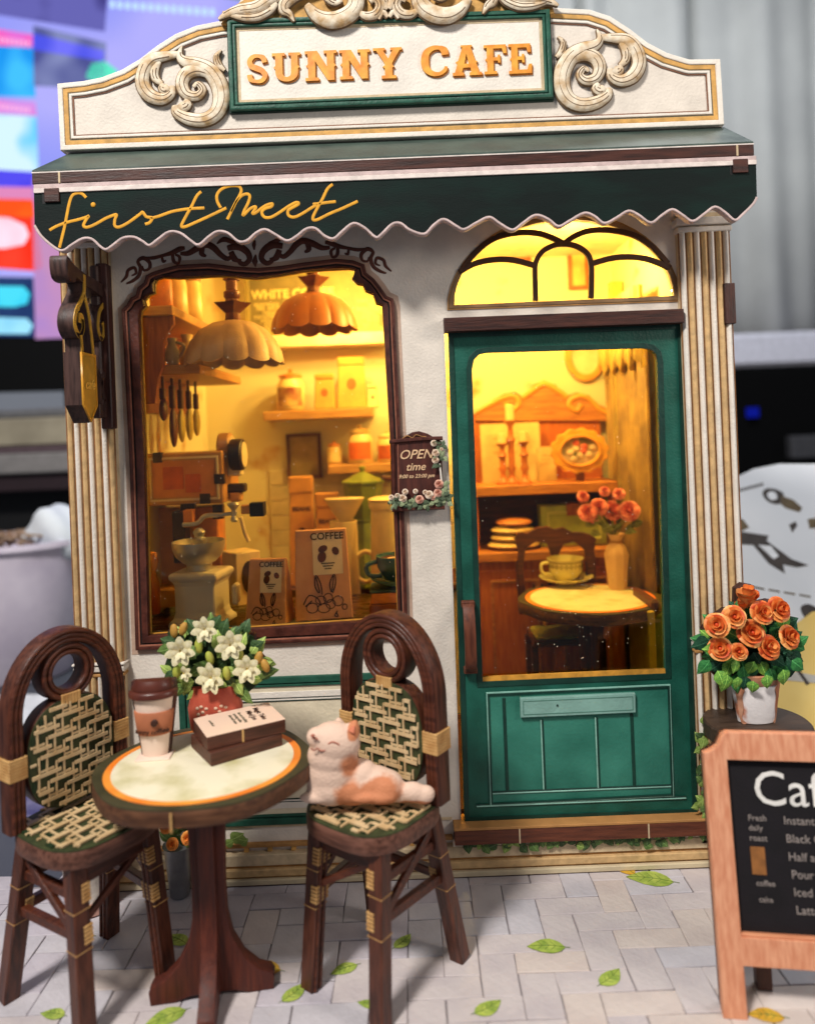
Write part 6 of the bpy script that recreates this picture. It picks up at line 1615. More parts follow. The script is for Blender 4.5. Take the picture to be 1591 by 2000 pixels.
MB().lathe([(47 * kx, .70), (50 * kx, .72), (52 * kx, .88), (49 * kx, .90), (44 * kx, .86)], (px0, RY + .12, 3.055), 32, sy=.55).build('pot_rim', m_tc2, rp_, smooth=40)
for s_ in (-1, 1):
    me = plate_mesh('clay_stain', smooth([(s_ * 44 * kx, .72), (s_ * 30 * kx, .66), (s_ * 33 * kx, .5), (s_ * 31 * kx, .3), (s_ * 33 * kx, .1), (s_ * 26 * kx, .02), (s_ * 34 * kx, .02), (s_ * 40 * kx, .4)], 3, True), .01)
    for v in me.vertices:
        fx_ = v.co.x / (47 * kx); v.co.y += -.55 * (36 + 11 * v.co.z / .7) * kx * sqrt(max(0, 1 - (v.co.x / ((36.5 + 11 * v.co.z / .7) * kx)) ** 2)) - .014
    me.transform(T3(px0, RY + .12, 3.055)); mobj('clay_stain', me, m_tc2, rp_)
bd = pp([(1376, 1300), (1380, 1262), (1372, 1230), (1392, 1205), (1415, 1190), (1435, 1188), (1436, 1150), (1450, 1140), (1472, 1144), (1474, 1178), (1500, 1172), (1525, 1176), (1536, 1200), (1552, 1228), (1556, 1262), (1556, 1296), (1540, 1318), (1500, 1332), (1450, 1334), (1400, 1325)], RY + .1)
plate('wood_backing', bd, RY + .08, .2, m_wood_dk, rp_, bevel=.02)
plate('dark_foliage', inset([(x + .03, z - .06) for x, z in bd], .05), RY + .03, .05, M('rose_foliage_dark', '#0a2a1c', col2='#143a26', vs=4), rp_)
rnd = random.Random(21)
for i in range(110):
    a = rnd.uniform(0, 2 * pi); rr = sqrt(rnd.random()); px, py = 1466 + 84 * rr * cos(a), 1262 + 60 * rr * sin(a)
    y = RY - .02 - rnd.random() * .25 * (1 - rr * .5); x, z = P(px, py, y)
    put_leaf(LM_ROSE[0 if rnd.random() < .3 else 1 if rnd.random() < .55 else 2], (x, y, z), rnd.uniform(.24, .40), atan2(px - 1466, -(py - 1270)) + rnd.uniform(-.8, .8), rp_, rnd.uniform(-.5, .1), rnd.uniform(-.4, .4))
for px, py, ang in ((1400, 1310, 2.9), (1420, 1318, 3.3), (1440, 1322, 3.0), (1470, 1330, 3.2), (1496, 1318, 2.8), (1528, 1308, 2.6), (1385, 1290, 3.6), (1545, 1290, 2.4)):
    y = RY - .28; x, z = P(px, py, y); put_leaf(LM_ROSE[int(px) % 2], (x, y, z), rnd.uniform(.26, .38), ang + rnd.uniform(-.3, .3), rp_, rnd.uniform(-.5, .1), rnd.uniform(-.5, .5))
PMo = rose_petals([M('orange_petal_a', '#dc6a2c', col2='#f0a052', vs=1.8, rough=.5), M('orange_petal_b', '#c94a22', col2='#e8813a', vs=1.8, rough=.5), M('orange_petal_c', '#ec9448', col2='#f4b870', vs=1.8, rough=.5)])
m_oc = M('orange_rose_core', '#b8331c', col2='#d9602c', vs=3, rough=.5)
for i, (px, py, s_) in enumerate(((1399, 1222, .26), (1431, 1206, .25), (1462, 1238, .30), (1484, 1198, .26), (1514, 1192, .28), (1405, 1268, .26), (1440, 1274, .19), (1495, 1265, .27), (1534, 1245, .26))):
    y = RY - .30 + .04 * (i % 3); x, z = P(px, py, y)
    place_rose((x, y, z), s_ * .86, rp_, PMo, m_oc, i + 50, facing=((px - 1466) / 160, -1, .45))
x, z = P(1452, 1162, RY - .05)
place_rose((x, RY - .14, z - .18), .36, rp_, [PMo[0], PMo[0], PMo[1], PMo[1]], m_oc, 77, facing=(0, -.25, 1))
x2, z2 = P(1446, 1176, RY); place_rose((x2 - .05, RY - .14, z2 - .12), .22, rp_, [PMo[0], PMo[0], PMo[0], PMo[1]], m_oc, 78, facing=(-.2, -.3, 1))
MB().tube([(x, RY - .05, z - .14), (x + .03, RY - .05, z - .6)], .035, 6).build('stem', LM_ROSE[1].materials[0], rp_)

# A-board
bp0 = G(1413, 1990, 0)      # foot of the left post
aby = radians(-9)
ab = thing('cafe_blackboard', 'orange framed standing blackboard with white Cafe lettering', 'blackboard', (bp0.x, bp0.y, 0), aby)
m_ab = wood('board_orange_wood_z', '#cd8562', '#e0a07c', 'z', rough=.6, var=.1); m_abx = wood('board_orange_wood_x', '#c57a56', '#dd9870', 'x', rough=.6)
m_abd = wood('board_side_wood', '#3c1f14', '#553020', 'z'); m_slate = M('blackboard_slate', '#0c070d', rough=.7, var=.3, bump=.005, bs=30); m_chk = M('white_chalk', '#e3e0da', rough=.85, bump=.01, bs=40); m_chk2 = M('grey_chalk', '#8f8580', rough=.85, bump=.01, bs=40)
LA = R3(radians(-10), 'X')
Wb = 2.9; pw = .33; Hb = 4.02
ZT = 3.92
outer = [(0, 0), (pw, 0), (pw, .70), (Wb - pw, .70), (Wb - pw, 0), (Wb, 0), (Wb, ZT - .32), (Wb - .10, ZT - .28), (Wb - .22, ZT - .20), (Wb - .30, ZT - .04), (Wb - .36, ZT), (.36, ZT), (.30, ZT - .04), (.22, ZT - .20), (.10, ZT - .28), (0, ZT - .32)]
hole = rect(pw, Wb - pw, 1.08, ZT - .40)
plate('frame', outer, 0, .20, m_ab, ab, [hole], bevel=.015, xf=LA, world=False)
plate('frame_back', inset(outer, .01), .201, .12, m_abd, ab, [inset(hole, -.01)], xf=LA, world=False)
plate('chalkboard', rect(pw - .05, Wb - pw + .05, 1.03, ZT - .36), .12, .06, m_slate, ab, xf=LA, world=False)
MB().box(pw, Wb - pw, .03, .12, 1.08, 1.12).xf(LA).build('ledge', m_abx, ab, bevel=.01, world=False)
for k in (0, 1):
    MB().bar((.74 if k == 0 else Wb - .74, .70, 0), (.74 if k == 0 else Wb - .74, .99, 3.3), .22, .2).build('rear_leg', m_abd, ab, bevel=.01, world=False)
for txt, sz, lx, lz, mtt, al in (('Cafe', .70, .68, 3.08, m_chk, 'LEFT'), ('Instant', .16, 1.08, 2.66, m_chk2, 'LEFT'), ('Black Coffee', .16, 1.09, 2.41, m_chk2, 'LEFT'), ('Half and half', .16, 1.10, 2.16, m_chk2, 'LEFT'), ('Pour Over', .16, 1.12, 1.92, m_chk2, 'LEFT'), ('Iced Americano', .16, 1.13, 1.68, m_chk2, 'LEFT'), ('Latte', .16, 1.14, 1.44, m_chk2, 'LEFT'),
                                ('Fresh', .12, .58, 2.68, m_chk2, 'LEFT'), ('daily', .11, .58, 2.54, m_chk2, 'LEFT'), ('roast', .12, .58, 2.40, m_chk2, 'LEFT'), ('coffee', .11, .62, 1.78, m_chk2, 'LEFT'), ('cake', .11, .64, 1.56, m_chk2, 'LEFT')):
    me = text_mesh('chalk_lettering', txt, sz, .012, align=al, bold=.0 if sz > .5 else .0); me.transform(LA @ T3(lx, .112, lz)); mobj('chalk_lettering', me, mtt, ab, False)
plate('brown_drawing', rect(.58, .78, 1.90, 2.28), .108, .02, M('chalk_brown', '#8c5a2c', rough=.8, var=.2, vs=6), ab, xf=LA, world=False)
# ================================================================== THINGS ON THE FACADE
# hanging sign at the left
hs = thing('hanging_cafe_sign', 'dark wooden bracket sign with gold cafe shield on the left pillar', 'sign', (-5.86, -.3, P(205, 835, -.3)[1]))
XS = -5.70
F90 = T3(XS, 0, 0) @ R3(radians(90), 'Z')
def sz(py, Y=-1.2): return P(170, py, Y)[1]
def splate(name, pts, off, th, mat, holes=(), bevel=.015):
    me = plate_mesh(name, pts, th, holes, bevel); me.transform(F90 @ T3(0, off, 0)); return mobj(name, me, mat, hs, True, 40)
m_sg = M('sign_gold', '#a8802c', col2='#c39436', vs=5, rough=.4, bump=.003); m_sgd = M('sign_dull_gold', '#7a6030', col2='#9a7c3c', vs=5, rough=.45)
m_sw = wood('sign_dark_wood', '#2c1a16', '#4d332c', 'z', rough=.5)
bx0, bx1 = P(196, 680, -.3)[0], P(218, 680, -.3)[0]
MB().box(bx0 + .02, bx1 + .02, -.44, -.2, P(205, 838, -.3)[1], P(205, 517, -.3)[1]).build('back_plate', m_wood_dkz, hs, bevel=.02)
MB().box(bx0 - .06, bx0 + .10, -.52, -.24, P(205, 800, -.3)[1], P(205, 522, -.3)[1]).build('back_plate_edge', m_sw, hs, bevel=.03)
# arm
za = sz(548, -1.0)
arm = smooth([(-.3, za + .02), (-.6, za + .06), (-1.2, za + .10), (-1.6, za + .16), (-1.85, za + .26), (-1.9, za + .10), (-1.84, za - .12), (-1.6, za - .16), (-1.5, za - .05), (-1.2, za - .12), (-.8, za - .16), (-.3, za - .2)], 3, True)
splate('arm', arm, .0, .30, m_sw)
# scrolls: thick dark pieces with a gold face
def sscroll(pts, w, gold=True):
    q_ = smooth(pts, 6); r_ = ribbon(q_, w)
    splate('scroll', r_, .012, .28, m_sw, bevel=.01)
    if gold: splate('scroll_face', ribbon(q_, w * .98), -.004, .016, m_sg, bevel=0)
zt_, zb_ = sz(575), sz(690)
hh = zt_ - zb_
sscroll([(-1.22, zt_ + .35), (-1.24, zt_ + .05), (-1.40, zt_ - hh * .15), (-1.62, zt_ - hh * .38), (-1.66, zt_ - hh * .60), (-1.50, zt_ - hh * .74), (-1.34, zt_ - hh * .60), (-1.36, zt_ - hh * .42), (-1.46, zt_ - hh * .40), (-1.48, zt_ - hh * .52)], .10)
sscroll([(-1.24, zt_ - .02), (-1.10, zt_ - hh * .3), (-1.02, zt_ - hh * .6), (-.98, zt_ - hh * .85), (-.96, zb_ - .03)], .09)
sscroll([(-1.44, zt_ - hh * .72), (-1.42, zt_ - hh * .88), (-1.42, zb_ - .03)], .08)
sscroll([(-.42, zt_ - hh * .05), (-.62, zt_ - hh * .22), (-.70, zt_ - hh * .5), (-.56, zt_ - hh * .68), (-.44, zt_ - hh * .5), (-.5, zt_ - hh * .38)], .09)
sscroll([(-.98, zb_ - .1), (-.8, zb_ - .25), (-.62, zb_ - .45), (-.5, zb_ - .8)], .10, False)
sscroll([(-.42, zb_ - .3), (-.6, zb_ - .5), (-.66, zb_ - .8), (-.5, zb_ - 1.0), (-.4, zb_ - .85)], .09, False)
MB().box(XS - .26, XS - .02, -.72, -.42, sz(818, -.5), sz(790, -.5)).build('lower_bracket', m_sw, hs, bevel=.02)
zs0_, zs1_ = sz(792, -1.2), sz(690, -1.2)
shield = [(-1.50, zs1_), (-.90, zs1_), (-.90, zs0_), (-1.20, sz(826, -1.2)), (-1.50, zs0_)]
sh = splate('shield', shield, 0.012, .30, m_sw)
splate('shield_face', inset(shield, .01), -.006, .02, m_sg, bevel=0)
me = plate_mesh('shield_rim', inset(shield, .005), .03, [inset(shield, .05)]); me.transform(F90 @ T3(0, -.02, 0)); mobj('shield_rim', me, M('sign_bright_gold', '#c98f2c', var=.15, rough=.35), hs)
me = text_mesh('sign_lettering', 'cafe', .25, .01, shear=.35, bold=.004); me.transform(T3(XS + .02, -1.2, (zs0_ + zs1_) / 2 - .1) @ R3(radians(90), 'Z')); mobj('sign_lettering', me, M('sign_pale_gold', '#e8b850', rough=.4), hs)

# open sign
osn = thing('open_time_sign', 'brown OPEN time sign with white roses between window and door', 'sign', P3(818, 995, -.15))
oy = -.17
ob = pp([(764, 996), (762, 862), (775, 860), (790, 852), (805, 844), (818, 842), (835, 847), (852, 857), (862, 862), (866, 992)], oy)
m_os = wood('open_sign_brown', '#3c1a13', '#55271c', 'z', rough=.55)
plate('board', ob, oy, .16, m_os, osn, bevel=.012)
strokes('top_moulding', [[(760, 863), (790, 860), (830, 857), (864, 856)]], m_os, osn, oy - .02, .04, flat=.9, Y=oy)
strokes('side_moulding', [[(767, 866), (768, 930), (770, 994)]], m_frame_wood, osn, oy - .02, .045, flat=.8, Y=oy)
strokes('side_moulding', [[(777, 868), (778, 930), (779, 990)]], m_frame_hi, osn, oy - .01, .012, flat=.8, Y=oy)
strokes('bottom_moulding', [[(766, 995), (815, 992), (868, 990)]], m_frame_wood, osn, oy - .02, .05, flat=.9, Y=oy)
strokes('top_scrollwork', [[(786, 856), (795, 851), (805, 855), (812, 849), (822, 852), (832, 853)]], m_tan, osn, oy - .02, .008, flat=.8, Y=oy)
m_oink = M('sign_cream_ink', '#d9b48c', rough=.6)
Rt = R3(-TH, 'Y') 
for txt, sz_, px, py, sh_ in (('OPEN', .25, 811, 888, .35), ('time', .21, 811, 912, .3), ('9:00 to 23:00 pm', .10, 813, 930, .3)):
    x, z = P(px, py, oy); text('sign_lettering', txt, sz_, m_oink, osn, T3(x, oy - .006, z), shear=sh_, th=.01, bold=.002)
rnd = random.Random(31)
m_wr = [M('tiny_rose_white', '#ead9c4', col2='#d9bda4', vs=6), M('tiny_rose_pink', '#e2b49c', col2='#cf9480', vs=6)]
LMs = [leaf_mesh('leaf', lm('garland_leaf', '#6b7a54', '#98a37c'), .36), leaf_mesh('leaf', lm('garland_leaf_dark', '#3a4a34', '#56664a'), .36)]
gpts = [(764 + i * 6.2, 984 - (4 * sin(i)) - i * .3) for i in range(18)] + [(868 - 4 * sin(i * 2), 978 - i * 6) for i in range(6)] + [(858 + 5 * sin(i * 2.1), 868 + i * 7) for i in range(6)]
for (px, py) in gpts:
    for k in range(4):
        x, z = P(px + rnd.uniform(-6, 6), py + rnd.uniform(-6, 6), oy - .06)
        put_leaf(LMs[rnd.randrange(2)], (x, oy - .05 - rnd.random() * .05, z), rnd.uniform(.08, .14), rnd.uniform(-3, 3), osn, rnd.uniform(-.5, .3))
PMt = rose_petals([m_wr[0]])
for i, (px, py, s_, c) in enumerate(((764, 972, .055, 0), (776, 969, .055, 0), (786, 974, .08, 0), (791, 961, .06, 0), (811, 960, .05, 0), (819, 976, .085, 1), (838, 967, .085, 0), (845, 972, .06, 1), (855, 963, .085, 1), (857, 946, .09, 1), (847, 866, .065, 0), (851, 885, .075, 0), (850, 899, .07, 0), (862, 878, .04, 0), (830, 962, .05, 0))):
    x, z = P(px, py, oy - .1); place_rose((x, oy - .07, z), s_, osn, PMt, m_wr[c], i, split=False, facing=(0, -1, .2))
MB().tube([P3(858, 905, oy - .05), P3(860, 920, oy - .05), P3(862, 940, oy - .05)], .018, 6).build('ribbon', m_white, osn)

# ivy below the step and up the right pillar
rnd = random.Random(41)
for i in range(105):
    px = 905 + 488 * i / 105 + rnd.uniform(-4, 4); lump = .5 + .5 * sin(px * .045 + 1)
    py = 1636 - (px - 905) * .040 + rnd.uniform(0, 10 + 16 * lump)
    if 1200 < px < 1300 and rnd.random() < .6: py = 1636 - (px - 905) * .040 + rnd.uniform(0, 8)
    x, z = P(px, py, -.17); put_leaf(LM_IVY[rnd.choice((0, 1, 1, 2))], (x, -.18 - rnd.random() * .05, z), rnd.uniform(.12, .24), rnd.choice((-1, 1)) * rnd.uniform(1.6, 3.1), cafe, rnd.uniform(-.1, .2), name='ivy_leaf')
strokes('ivy_stem', [[(905, 1640), (960, 1642), (1020, 1636), (1080, 1642), (1140, 1632), (1200, 1626), (1260, 1622), (1330, 1622), (1390, 1618)]], LM_IVY[1].materials[0], cafe, -.16, .02, Y=-.16)
for i in range(34):
    py = 1415 + 190 * i / 34; px = 1372 + 6 * sin(i * .8) + rnd.uniform(-5, 7)
    x, z = P(px, py, -.27); put_leaf(LM_IVY[rnd.choice((0, 2, 2, 1))], (x, -.27 - rnd.random() * .04, z), rnd.uniform(.13, .25), rnd.uniform(-3, 3), cafe, rnd.uniform(-.1, .2), name='ivy_leaf')
for px, py, s_ in ((450, 1640, .30), (462, 1636, .24), (440, 1650, .22), (470, 1650, .2)):
    x, z = P(px, py, -.15); put_leaf(LM_IVY[2], (x, -.16, z), s_, rnd.uniform(.8, 2.0), cafe, 0, name='ivy_leaf')
# specks of dust on the panes
for pts, nm in ((WG, 'window'), (DI, 'door')):
    vs, fs = [], []; xs = [p[0] for p in pts]; zz_ = [p[1] for p in pts]; yy = .096 if nm == 'window' else .026
    for i in range(170):
        p = (rnd.uniform(min(xs), max(xs)), rnd.uniform(min(zz_), max(zz_)))
        if nm == 'door' and rnd.random() < .4: p = (rnd.gauss(3.3, .8), rnd.uniform(4.2, 5.8))
        if not inside(p, inset(pts, .03)): continue
        s_ = rnd.uniform(.003, .011); n = len(vs); vs += [(p[0] - s_, yy, p[1]), (p[0], yy, p[1] - s_ * rnd.uniform(.6, 2)), (p[0] + s_, yy, p[1]), (p[0], yy - .001, p[1] + s_)]
        fs.append((n, n + 1, n + 2, n + 3))
    o = MB().add(vs, fs).build('dust_speck', M('dust', '#f0e2c0', rough=.6, emit=0), cafe if nm == 'window' else door); o['kind'] = 'stuff'

# bucket of orange flowers and a small pot behind the empty chair
m_tin = M('tin_grey', '#8d8f92', rough=.35, metal=.6, col2='#a9abae', vs=3)
bpz = G(352, 1748, 0)
bk_ = thing('flower_bucket', 'tall grey tin bucket of orange flowers behind the table', 'flower bucket', (bpz.x, bpz.y, 0))
MB().lathe([(.16, .0), (.18, .02), (.27, .95), (.29, .97), (.26, .95)], (bpz.x, bpz.y, .004), 24).build('bucket', m_tin, bk_, smooth=40)
for i in range(26):
    px, py = rnd.uniform(318, 380), rnd.uniform(1590, 1668); x, z = P(px, py, bpz.y)
    put_leaf(LM_LILY[rnd.choice((0, 1, 1, 2))], (x, bpz.y + rnd.uniform(-.15, .1), z), rnd.uniform(.18, .3), rnd.uniform(-2.2, 2.2), bk_, rnd.uniform(-.4, .2))
for i, (px, py, s_) in enumerate(((326, 1614, .13), (338, 1648, .12), (352, 1604, .12), (368, 1636, .13))):
    x, z = P(px, py, bpz.y - .2); place_rose((x, bpz.y - .2, z), s_, bk_, PMo, M('small_orange_rose', '#d9782c', col2='#eca04a', vs=4), i + 90, split=False)
pz = G(180, 1768, 0)
pt_ = thing('clay_pot', 'white and pink clay pot behind the empty chair', 'plant pot', (pz.x, pz.y, 0))
MB().lathe([(.40, 0), (.44, .03), (.45, .22), (.46, .25)], (pz.x, pz.y, .004), 28).build('pot_foot', M('pink_clay', '#c99a8a', var=.1), pt_, smooth=40)
MB().lathe([(.42, .25), (.5, .95), (.54, 1.0), (.54, 1.12), (.48, 1.12)], (pz.x, pz.y, .004), 28).build('pot_body', m_white, pt_, smooth=40)
for i in range(30):
    a = rnd.uniform(0, 6.28); put_leaf(LM_LILY[rnd.choice((0, 1, 2))], (pz.x + .35 * cos(a), pz.y + .3 * sin(a), 1.1 + rnd.random() * .25), .3, cos(a) * 1.2 + rnd.uniform(-.4, .4), pt_, rnd.uniform(-.6, .6), rnd.uniform(-1, 1))

# ================================================================== THE DESK AND THE ROOM BEHIND
m_desk = M('desk_grey', '#50545c', rough=.45, col2='#474b54', vs=.15)
o = MB().box(-60, 60, -9, 62, -.5, -.13).build('desk_ground', m_desk); o['kind'] = 'structure'
def emat(name, col, s=1.0, col2=None, vs=.25):
    m = bpy.data.materials.new(name); m.use_nodes = True; nt = m.node_tree; N = nt.nodes; L = nt.links; N.remove(N['Principled BSDF'])
    e = N.new('ShaderNodeEmission'); e.inputs[1].default_value = s * 1.12
    if col2:
        tc = N.new('ShaderNodeTexCoord'); nz = N.new('ShaderNodeTexNoise'); nz.inputs['Scale'].default_value = vs; nz.inputs['Detail'].default_value = 1; L.new(tc.outputs['Object'], nz.inputs[0])
        r = N.new('ShaderNodeValToRGB'); r.color_ramp.elements[0].color = (*srgb(col), 1); r.color_ramp.elements[1].color = (*srgb(col2), 1); r.color_ramp.elements[0].position = .4; r.color_ramp.elements[1].position = .6
        L.new(nz.outputs['Fac'], r.inputs[0]); L.new(r.outputs[0], e.inputs[0])
    else: e.inputs[0].default_value = (*srgb(col), 1)
    L.new(e.outputs[0], N['Material Output'].inputs[0]); return m
YM = 26.0
mon = thing('computer_monitor', 'large lit computer screen with colourful tiles far behind the cafe', 'monitor', P3(300, 800, YM))
scr = pp([(-260, -120), (700, -160), (720, 640), (-240, 662)], YM)
plate('screen', scr, YM, .3, emat('screen_lavender', '#8c92ea', .95, '#a9a6ee', .12), mon)
plate('bezel', [(x + (-.6 if x < -5 else .6), z + (.6 if z > 15 else -3.0)) for x, z in scr], YM + .06, 1.2, M('bezel_black', '#050506', rough=.7, spec=.15), mon, [inset(scr, -.02)] if False else [])
def tile(name, pts, col, s=1.0, col2=None, dy=.04, vs=.4): plate(name, pp(pts, YM), YM - dy, dy, emat(name + '_light' + str(len(bpy.data.materials)), col, s, col2, vs), mon)
tile('screen_picture', [(-60, -60), (215, -60), (205, 62), (-60, 20)], '#3f3a80', .8, '#6a68b8')
tile('screen_picture', [(66, 50), (208, 84), (206, 150), (150, 172), (66, 168)], '#4a4f8e', .9, '#8088b8')
tile('screen_picture', [(66, 66), (205, 100), (203, 120), (66, 98)], '#4a50d8', 1, '#6b6be8', .06)
tile('green_badge', [(168, 150), (180, 125), (205, 120), (230, 138), (226, 162), (196, 172)], '#48d8b0', .95, '#6ae8c8')
tile('tile_header', [(-60, 48), (64, 68), (64, 96), (-60, 86)], '#e85ab0', 1.0, '#d868c8')
tile('tile_picture', [(-60, 88), (66, 92), (70, 190), (-60, 186)], '#1c8ce0', 1.0, '#3fb4f0')
tile('tile_header', [(-60, 190), (70, 200), (72, 226), (-60, 218)], '#e070c0', 1.0, '#c888d8')
tile('tile_picture', [(-60, 220), (72, 228), (76, 336), (-60, 328)], '#5cc0ea', 1.0, '#c8e4f0')
tile('screen_strip', [(-60, 330), (66, 336), (68, 366), (-60, 362)], '#3a30d0', 1.0, '#5048e0')
tile('screen_column', [(64, 350), (240, 340), (250, 655), (70, 662)], '#c08cb8', .9, '#a884c8')
tile('screen_strip', [(-60, 364), (64, 366), (66, 390), (-60, 388)], '#d080b0', 1.0)
tile('red_tile', [(-60, 384), (68, 390), (84, 520), (74, 530), (-60, 520)], '#e8301c', 1.0, '#f0402c')
tile('orange_band', [(-60, 388), (66, 392), (70, 425), (-60, 420)], '#f06a1c', 1.0, '#f0501c', .06)
tile('white_blob', [(-60, 420), (20, 426), (50, 440), (58, 460), (48, 478), (10, 486), (-60, 484)], '#f0d8e8', 1.0, '#f8b8c8', .08)
tile('navy_tile', [(-60, 540), (66, 542), (70, 658), (-60, 656)], '#1c3060', .9, '#28406e')
tile('cyan_pill', [(-60, 558), (48, 560), (60, 574), (54, 594), (30, 600), (-60, 598)], '#20b8e0', 1.0, '#48d0e8', .08)
tile('cyan_pill', [(-60, 618), (54, 622), (66, 636), (58, 652), (-60, 652)], '#68b8e0', 1.0, '#98d8f0', .08)
for k in range(14): tile('screen_letter', [(215 + k * 15, 2 + k * 1.2), (224 + k * 15, 2 + k * 1.2), (225 + k * 15, 16 + k * 1.2), (216 + k * 15, 16 + k * 1.2)], '#b8d8f8', 1.0, None, .06)
tile('green_bar', [(430, -40), (700, -40), (700, 0), (560, 14), (430, -6)], '#6a8a40', .7, '#80a050', .06)
for k in range(7):
    for y0 in (74, 204): tile('screen_letter', [(0 + k * 9, y0 + k * 1.2), (5 + k * 9, y0 + k * 1.2), (5 + k * 9, y0 + 10 + k * 1.2), (0 + k * 9, y0 + 10 + k * 1.2)], '#f0a8d8', 1.0, None, .08)
MB().box(P(120, 830, YM)[0], P(600, 830, YM)[0], YM + .5, YM + 2, -.1, P(300, 700, YM)[1]).build('stand', m_black, mon)
sb = thing('speaker_bar', 'beige and grey bar under the lit screen', 'speaker bar', (P(60, 860, 22)[0], 22, 0))
for nm, y0, y1, mt, Y0 in (('grey_edge', 798, 815, M('bar_grey', '#6a6a6c', rough=.4), 22.4), ('beige_grille', 816, 870, M('bar_beige', '#a49a84', rough=.6, col2='#8c836f', vs=.7), 22), ('mauve_edge', 870, 885, M('bar_mauve', '#5c4a50'), 22.1), ('grey_body', 885, 925, M('bar_body_grey', '#85817f', rough=.4), 21.8), ('dark_underside', 925, 960, M('bar_dark', '#2c1c22'), 22.2)):
    x0, x1 = P(-260, 850, Y0)[0], P(420, 850, Y0)[0]
    MB().box(x0, x1, Y0, Y0 + 3, P(60, y1, Y0)[1], P(60, y0, Y0)[1]).build(nm, mt, sb, bevel=.08)
MB().box(P(-200, 900, 24)[0], P(400, 900, 24)[0], 24, 28, -.12, P(60, 955, 24)[1]).build('riser', m_black, sb)
# plastic tub with scraps
m_tub = M('frosted_plastic', '#ece2ef', rough=.35, col2='#cfc4d6', vs=.5)
tubc = (P(20, 1100, 13.5)[0], 14.2); zr = P(20, 1050, 13.5)[1]
tu = thing('plastic_tub', 'pale lilac plastic tub of wooden scraps left of the cafe', 'tub', (tubc[0], tubc[1], -.12))
MB().lathe([(1.7, 0), (1.8, .1), (2.65, zr - .25), (2.85, zr - .2), (2.85, zr), (2.65, zr), (2.55, zr - .4), (1.7, .3)], (tubc[0], tubc[1], -.1), 40).build('tub', m_tub, tu, smooth=40)
sc = thing('wood_scraps', 'heap of brown wood scraps inside the plastic tub', 'scraps', (tubc[0] - .3, tubc[1], zr - .5)); 
mb = MB(); rnd = random.Random(9)
for i in range(70):
    c = Vector((tubc[0] - .2 + rnd.gauss(0, .8), tubc[1] - .3 + rnd.gauss(0, .8), zr - .3 + rnd.random() * .5)); e = Vector((rnd.uniform(-.4, .4), rnd.uniform(-.4, .4), rnd.uniform(-.15, .15)))
    mb.bar(c - e, c + e, .12, .08)
o = mb.build('scrap_pieces', M('scrap_wood', '#8a6a52', col2='#b39a80', vs=2), sc); o['kind'] = 'stuff'
tsv = thing('crumpled_tissue', 'crumpled white tissue on the right rim of the plastic tub', 'tissue', P3(122, 1090, 14))
mb = MB().ball((0, 0, 0), 1, 28, 18); me = mb.mesh('tissue')
for v in me.vertices:
    n_ = v.co.normalized(); f = 1 + .10 * sin(n_.x * 4 + n_.z * 3) + .06 * sin(n_.y * 7 + n_.x * 5)
    v.co = Vector((n_.x * 1.5, n_.y * 1.2, n_.z * 1.3)) * f
for p in me.polygons: p.use_smooth = True
a_ = P(122, 1052, 14); me.transform(T3(a_[0], 14, a_[1]) @ Matrix.Diagonal((.95, .95, .95, 1))); mobj('tissue', me, M('tissue_white', '#dfe4e8', rough=.8, col2='#cfd6de', vs=.8), tsv)
wp = thing('white_papers', 'bright white papers on the desk behind the left chair', 'papers', tuple(G(80, 1400, -.1)))
g = G(80, 1420, -.1); MB().box(g.x - 2.6, g.x + 2.6, g.y - .4, g.y + 2.2, -.12, .2).build('paper_stack', M('bright_paper', '#dfe0e4', rough=.6), wp, bevel=.03)
pb = thing('purple_booklet', 'blue purple printed booklet lying behind the empty chair', 'booklet', tuple(G(150, 1600, -.1)))
g = G(150, 1600, -.1); MB().box(g.x - 1.6, g.x + 1.15, g.y - .2, g.y + 1.3, -.12, .12).build('booklet', M('purple_print', '#4a4a78', col2='#8a86a8', vs=1.5, rough=.5), pb, bevel=.02)
# curtain, sill and black cabinet on the right
YC = 38
cur = thing('grey_curtain', 'pale grey hanging curtain far behind the right side of the cafe', 'curtain', P3(1350, 650, YC))
x0, x1 = P(640, 300, YC)[0], P(1850, 300, YC)[0]; z0, z1 = P(1350, 690, YC)[1], P(1350, -150, YC)[1]
vs, fs = [], []; n_ = 300
for i in range(n_ + 1):
    x = x0 + (x1 - x0) * i / n_; f = .5 * sin(x * .9) + .2 * sin(x * 2.1 + 1)
    pxx = 640 + 1210 * i / n_
    for c in (1142, 1366): f += 1.6 * math.exp(-((pxx - c) / 9) ** 2)
    vs += [(x, YC + f, z0), (x + .12 * sin(i * .2), YC + f * 1.1, (z0 + z1) / 2), (x, YC + f, z1)]
for i in range(n_):
    for k in range(2): a = i * 3 + k; fs.append((a, a + 3, a + 4, a + 1))
o = MB().add(vs, fs).build('drape', M('curtain_grey', '#c6c8c6', rough=.8, col2='#b8bab9', vs=.2), cur, smooth=80); md = o.modifiers.new('s', 'SOLIDIFY'); md.thickness = .1
sl_ = thing('white_sill', 'white window sill under the grey curtain', 'sill', P3(1500, 715, 34))
b_ = pbox(1180, 1760, 650, 716, 34, 37); MB().box(*b_).build('sill', M('sill_white', '#cfcfdc', rough=.5), sl_, bevel=.25)
bc = thing('black_cabinet', 'black cabinet under the white sill at the right', 'cabinet', P3(1500, 1000, 32))
b_ = pbox(1150, 1800, 718, 960, 32, 36); m_cabk = M('cabinet_black', '#030304', rough=.8, spec=.1)
MB().box(b_[0], b_[1], 32, 36, -.12, b_[5]).build('cabinet', m_cabk, bc, bevel=.1)
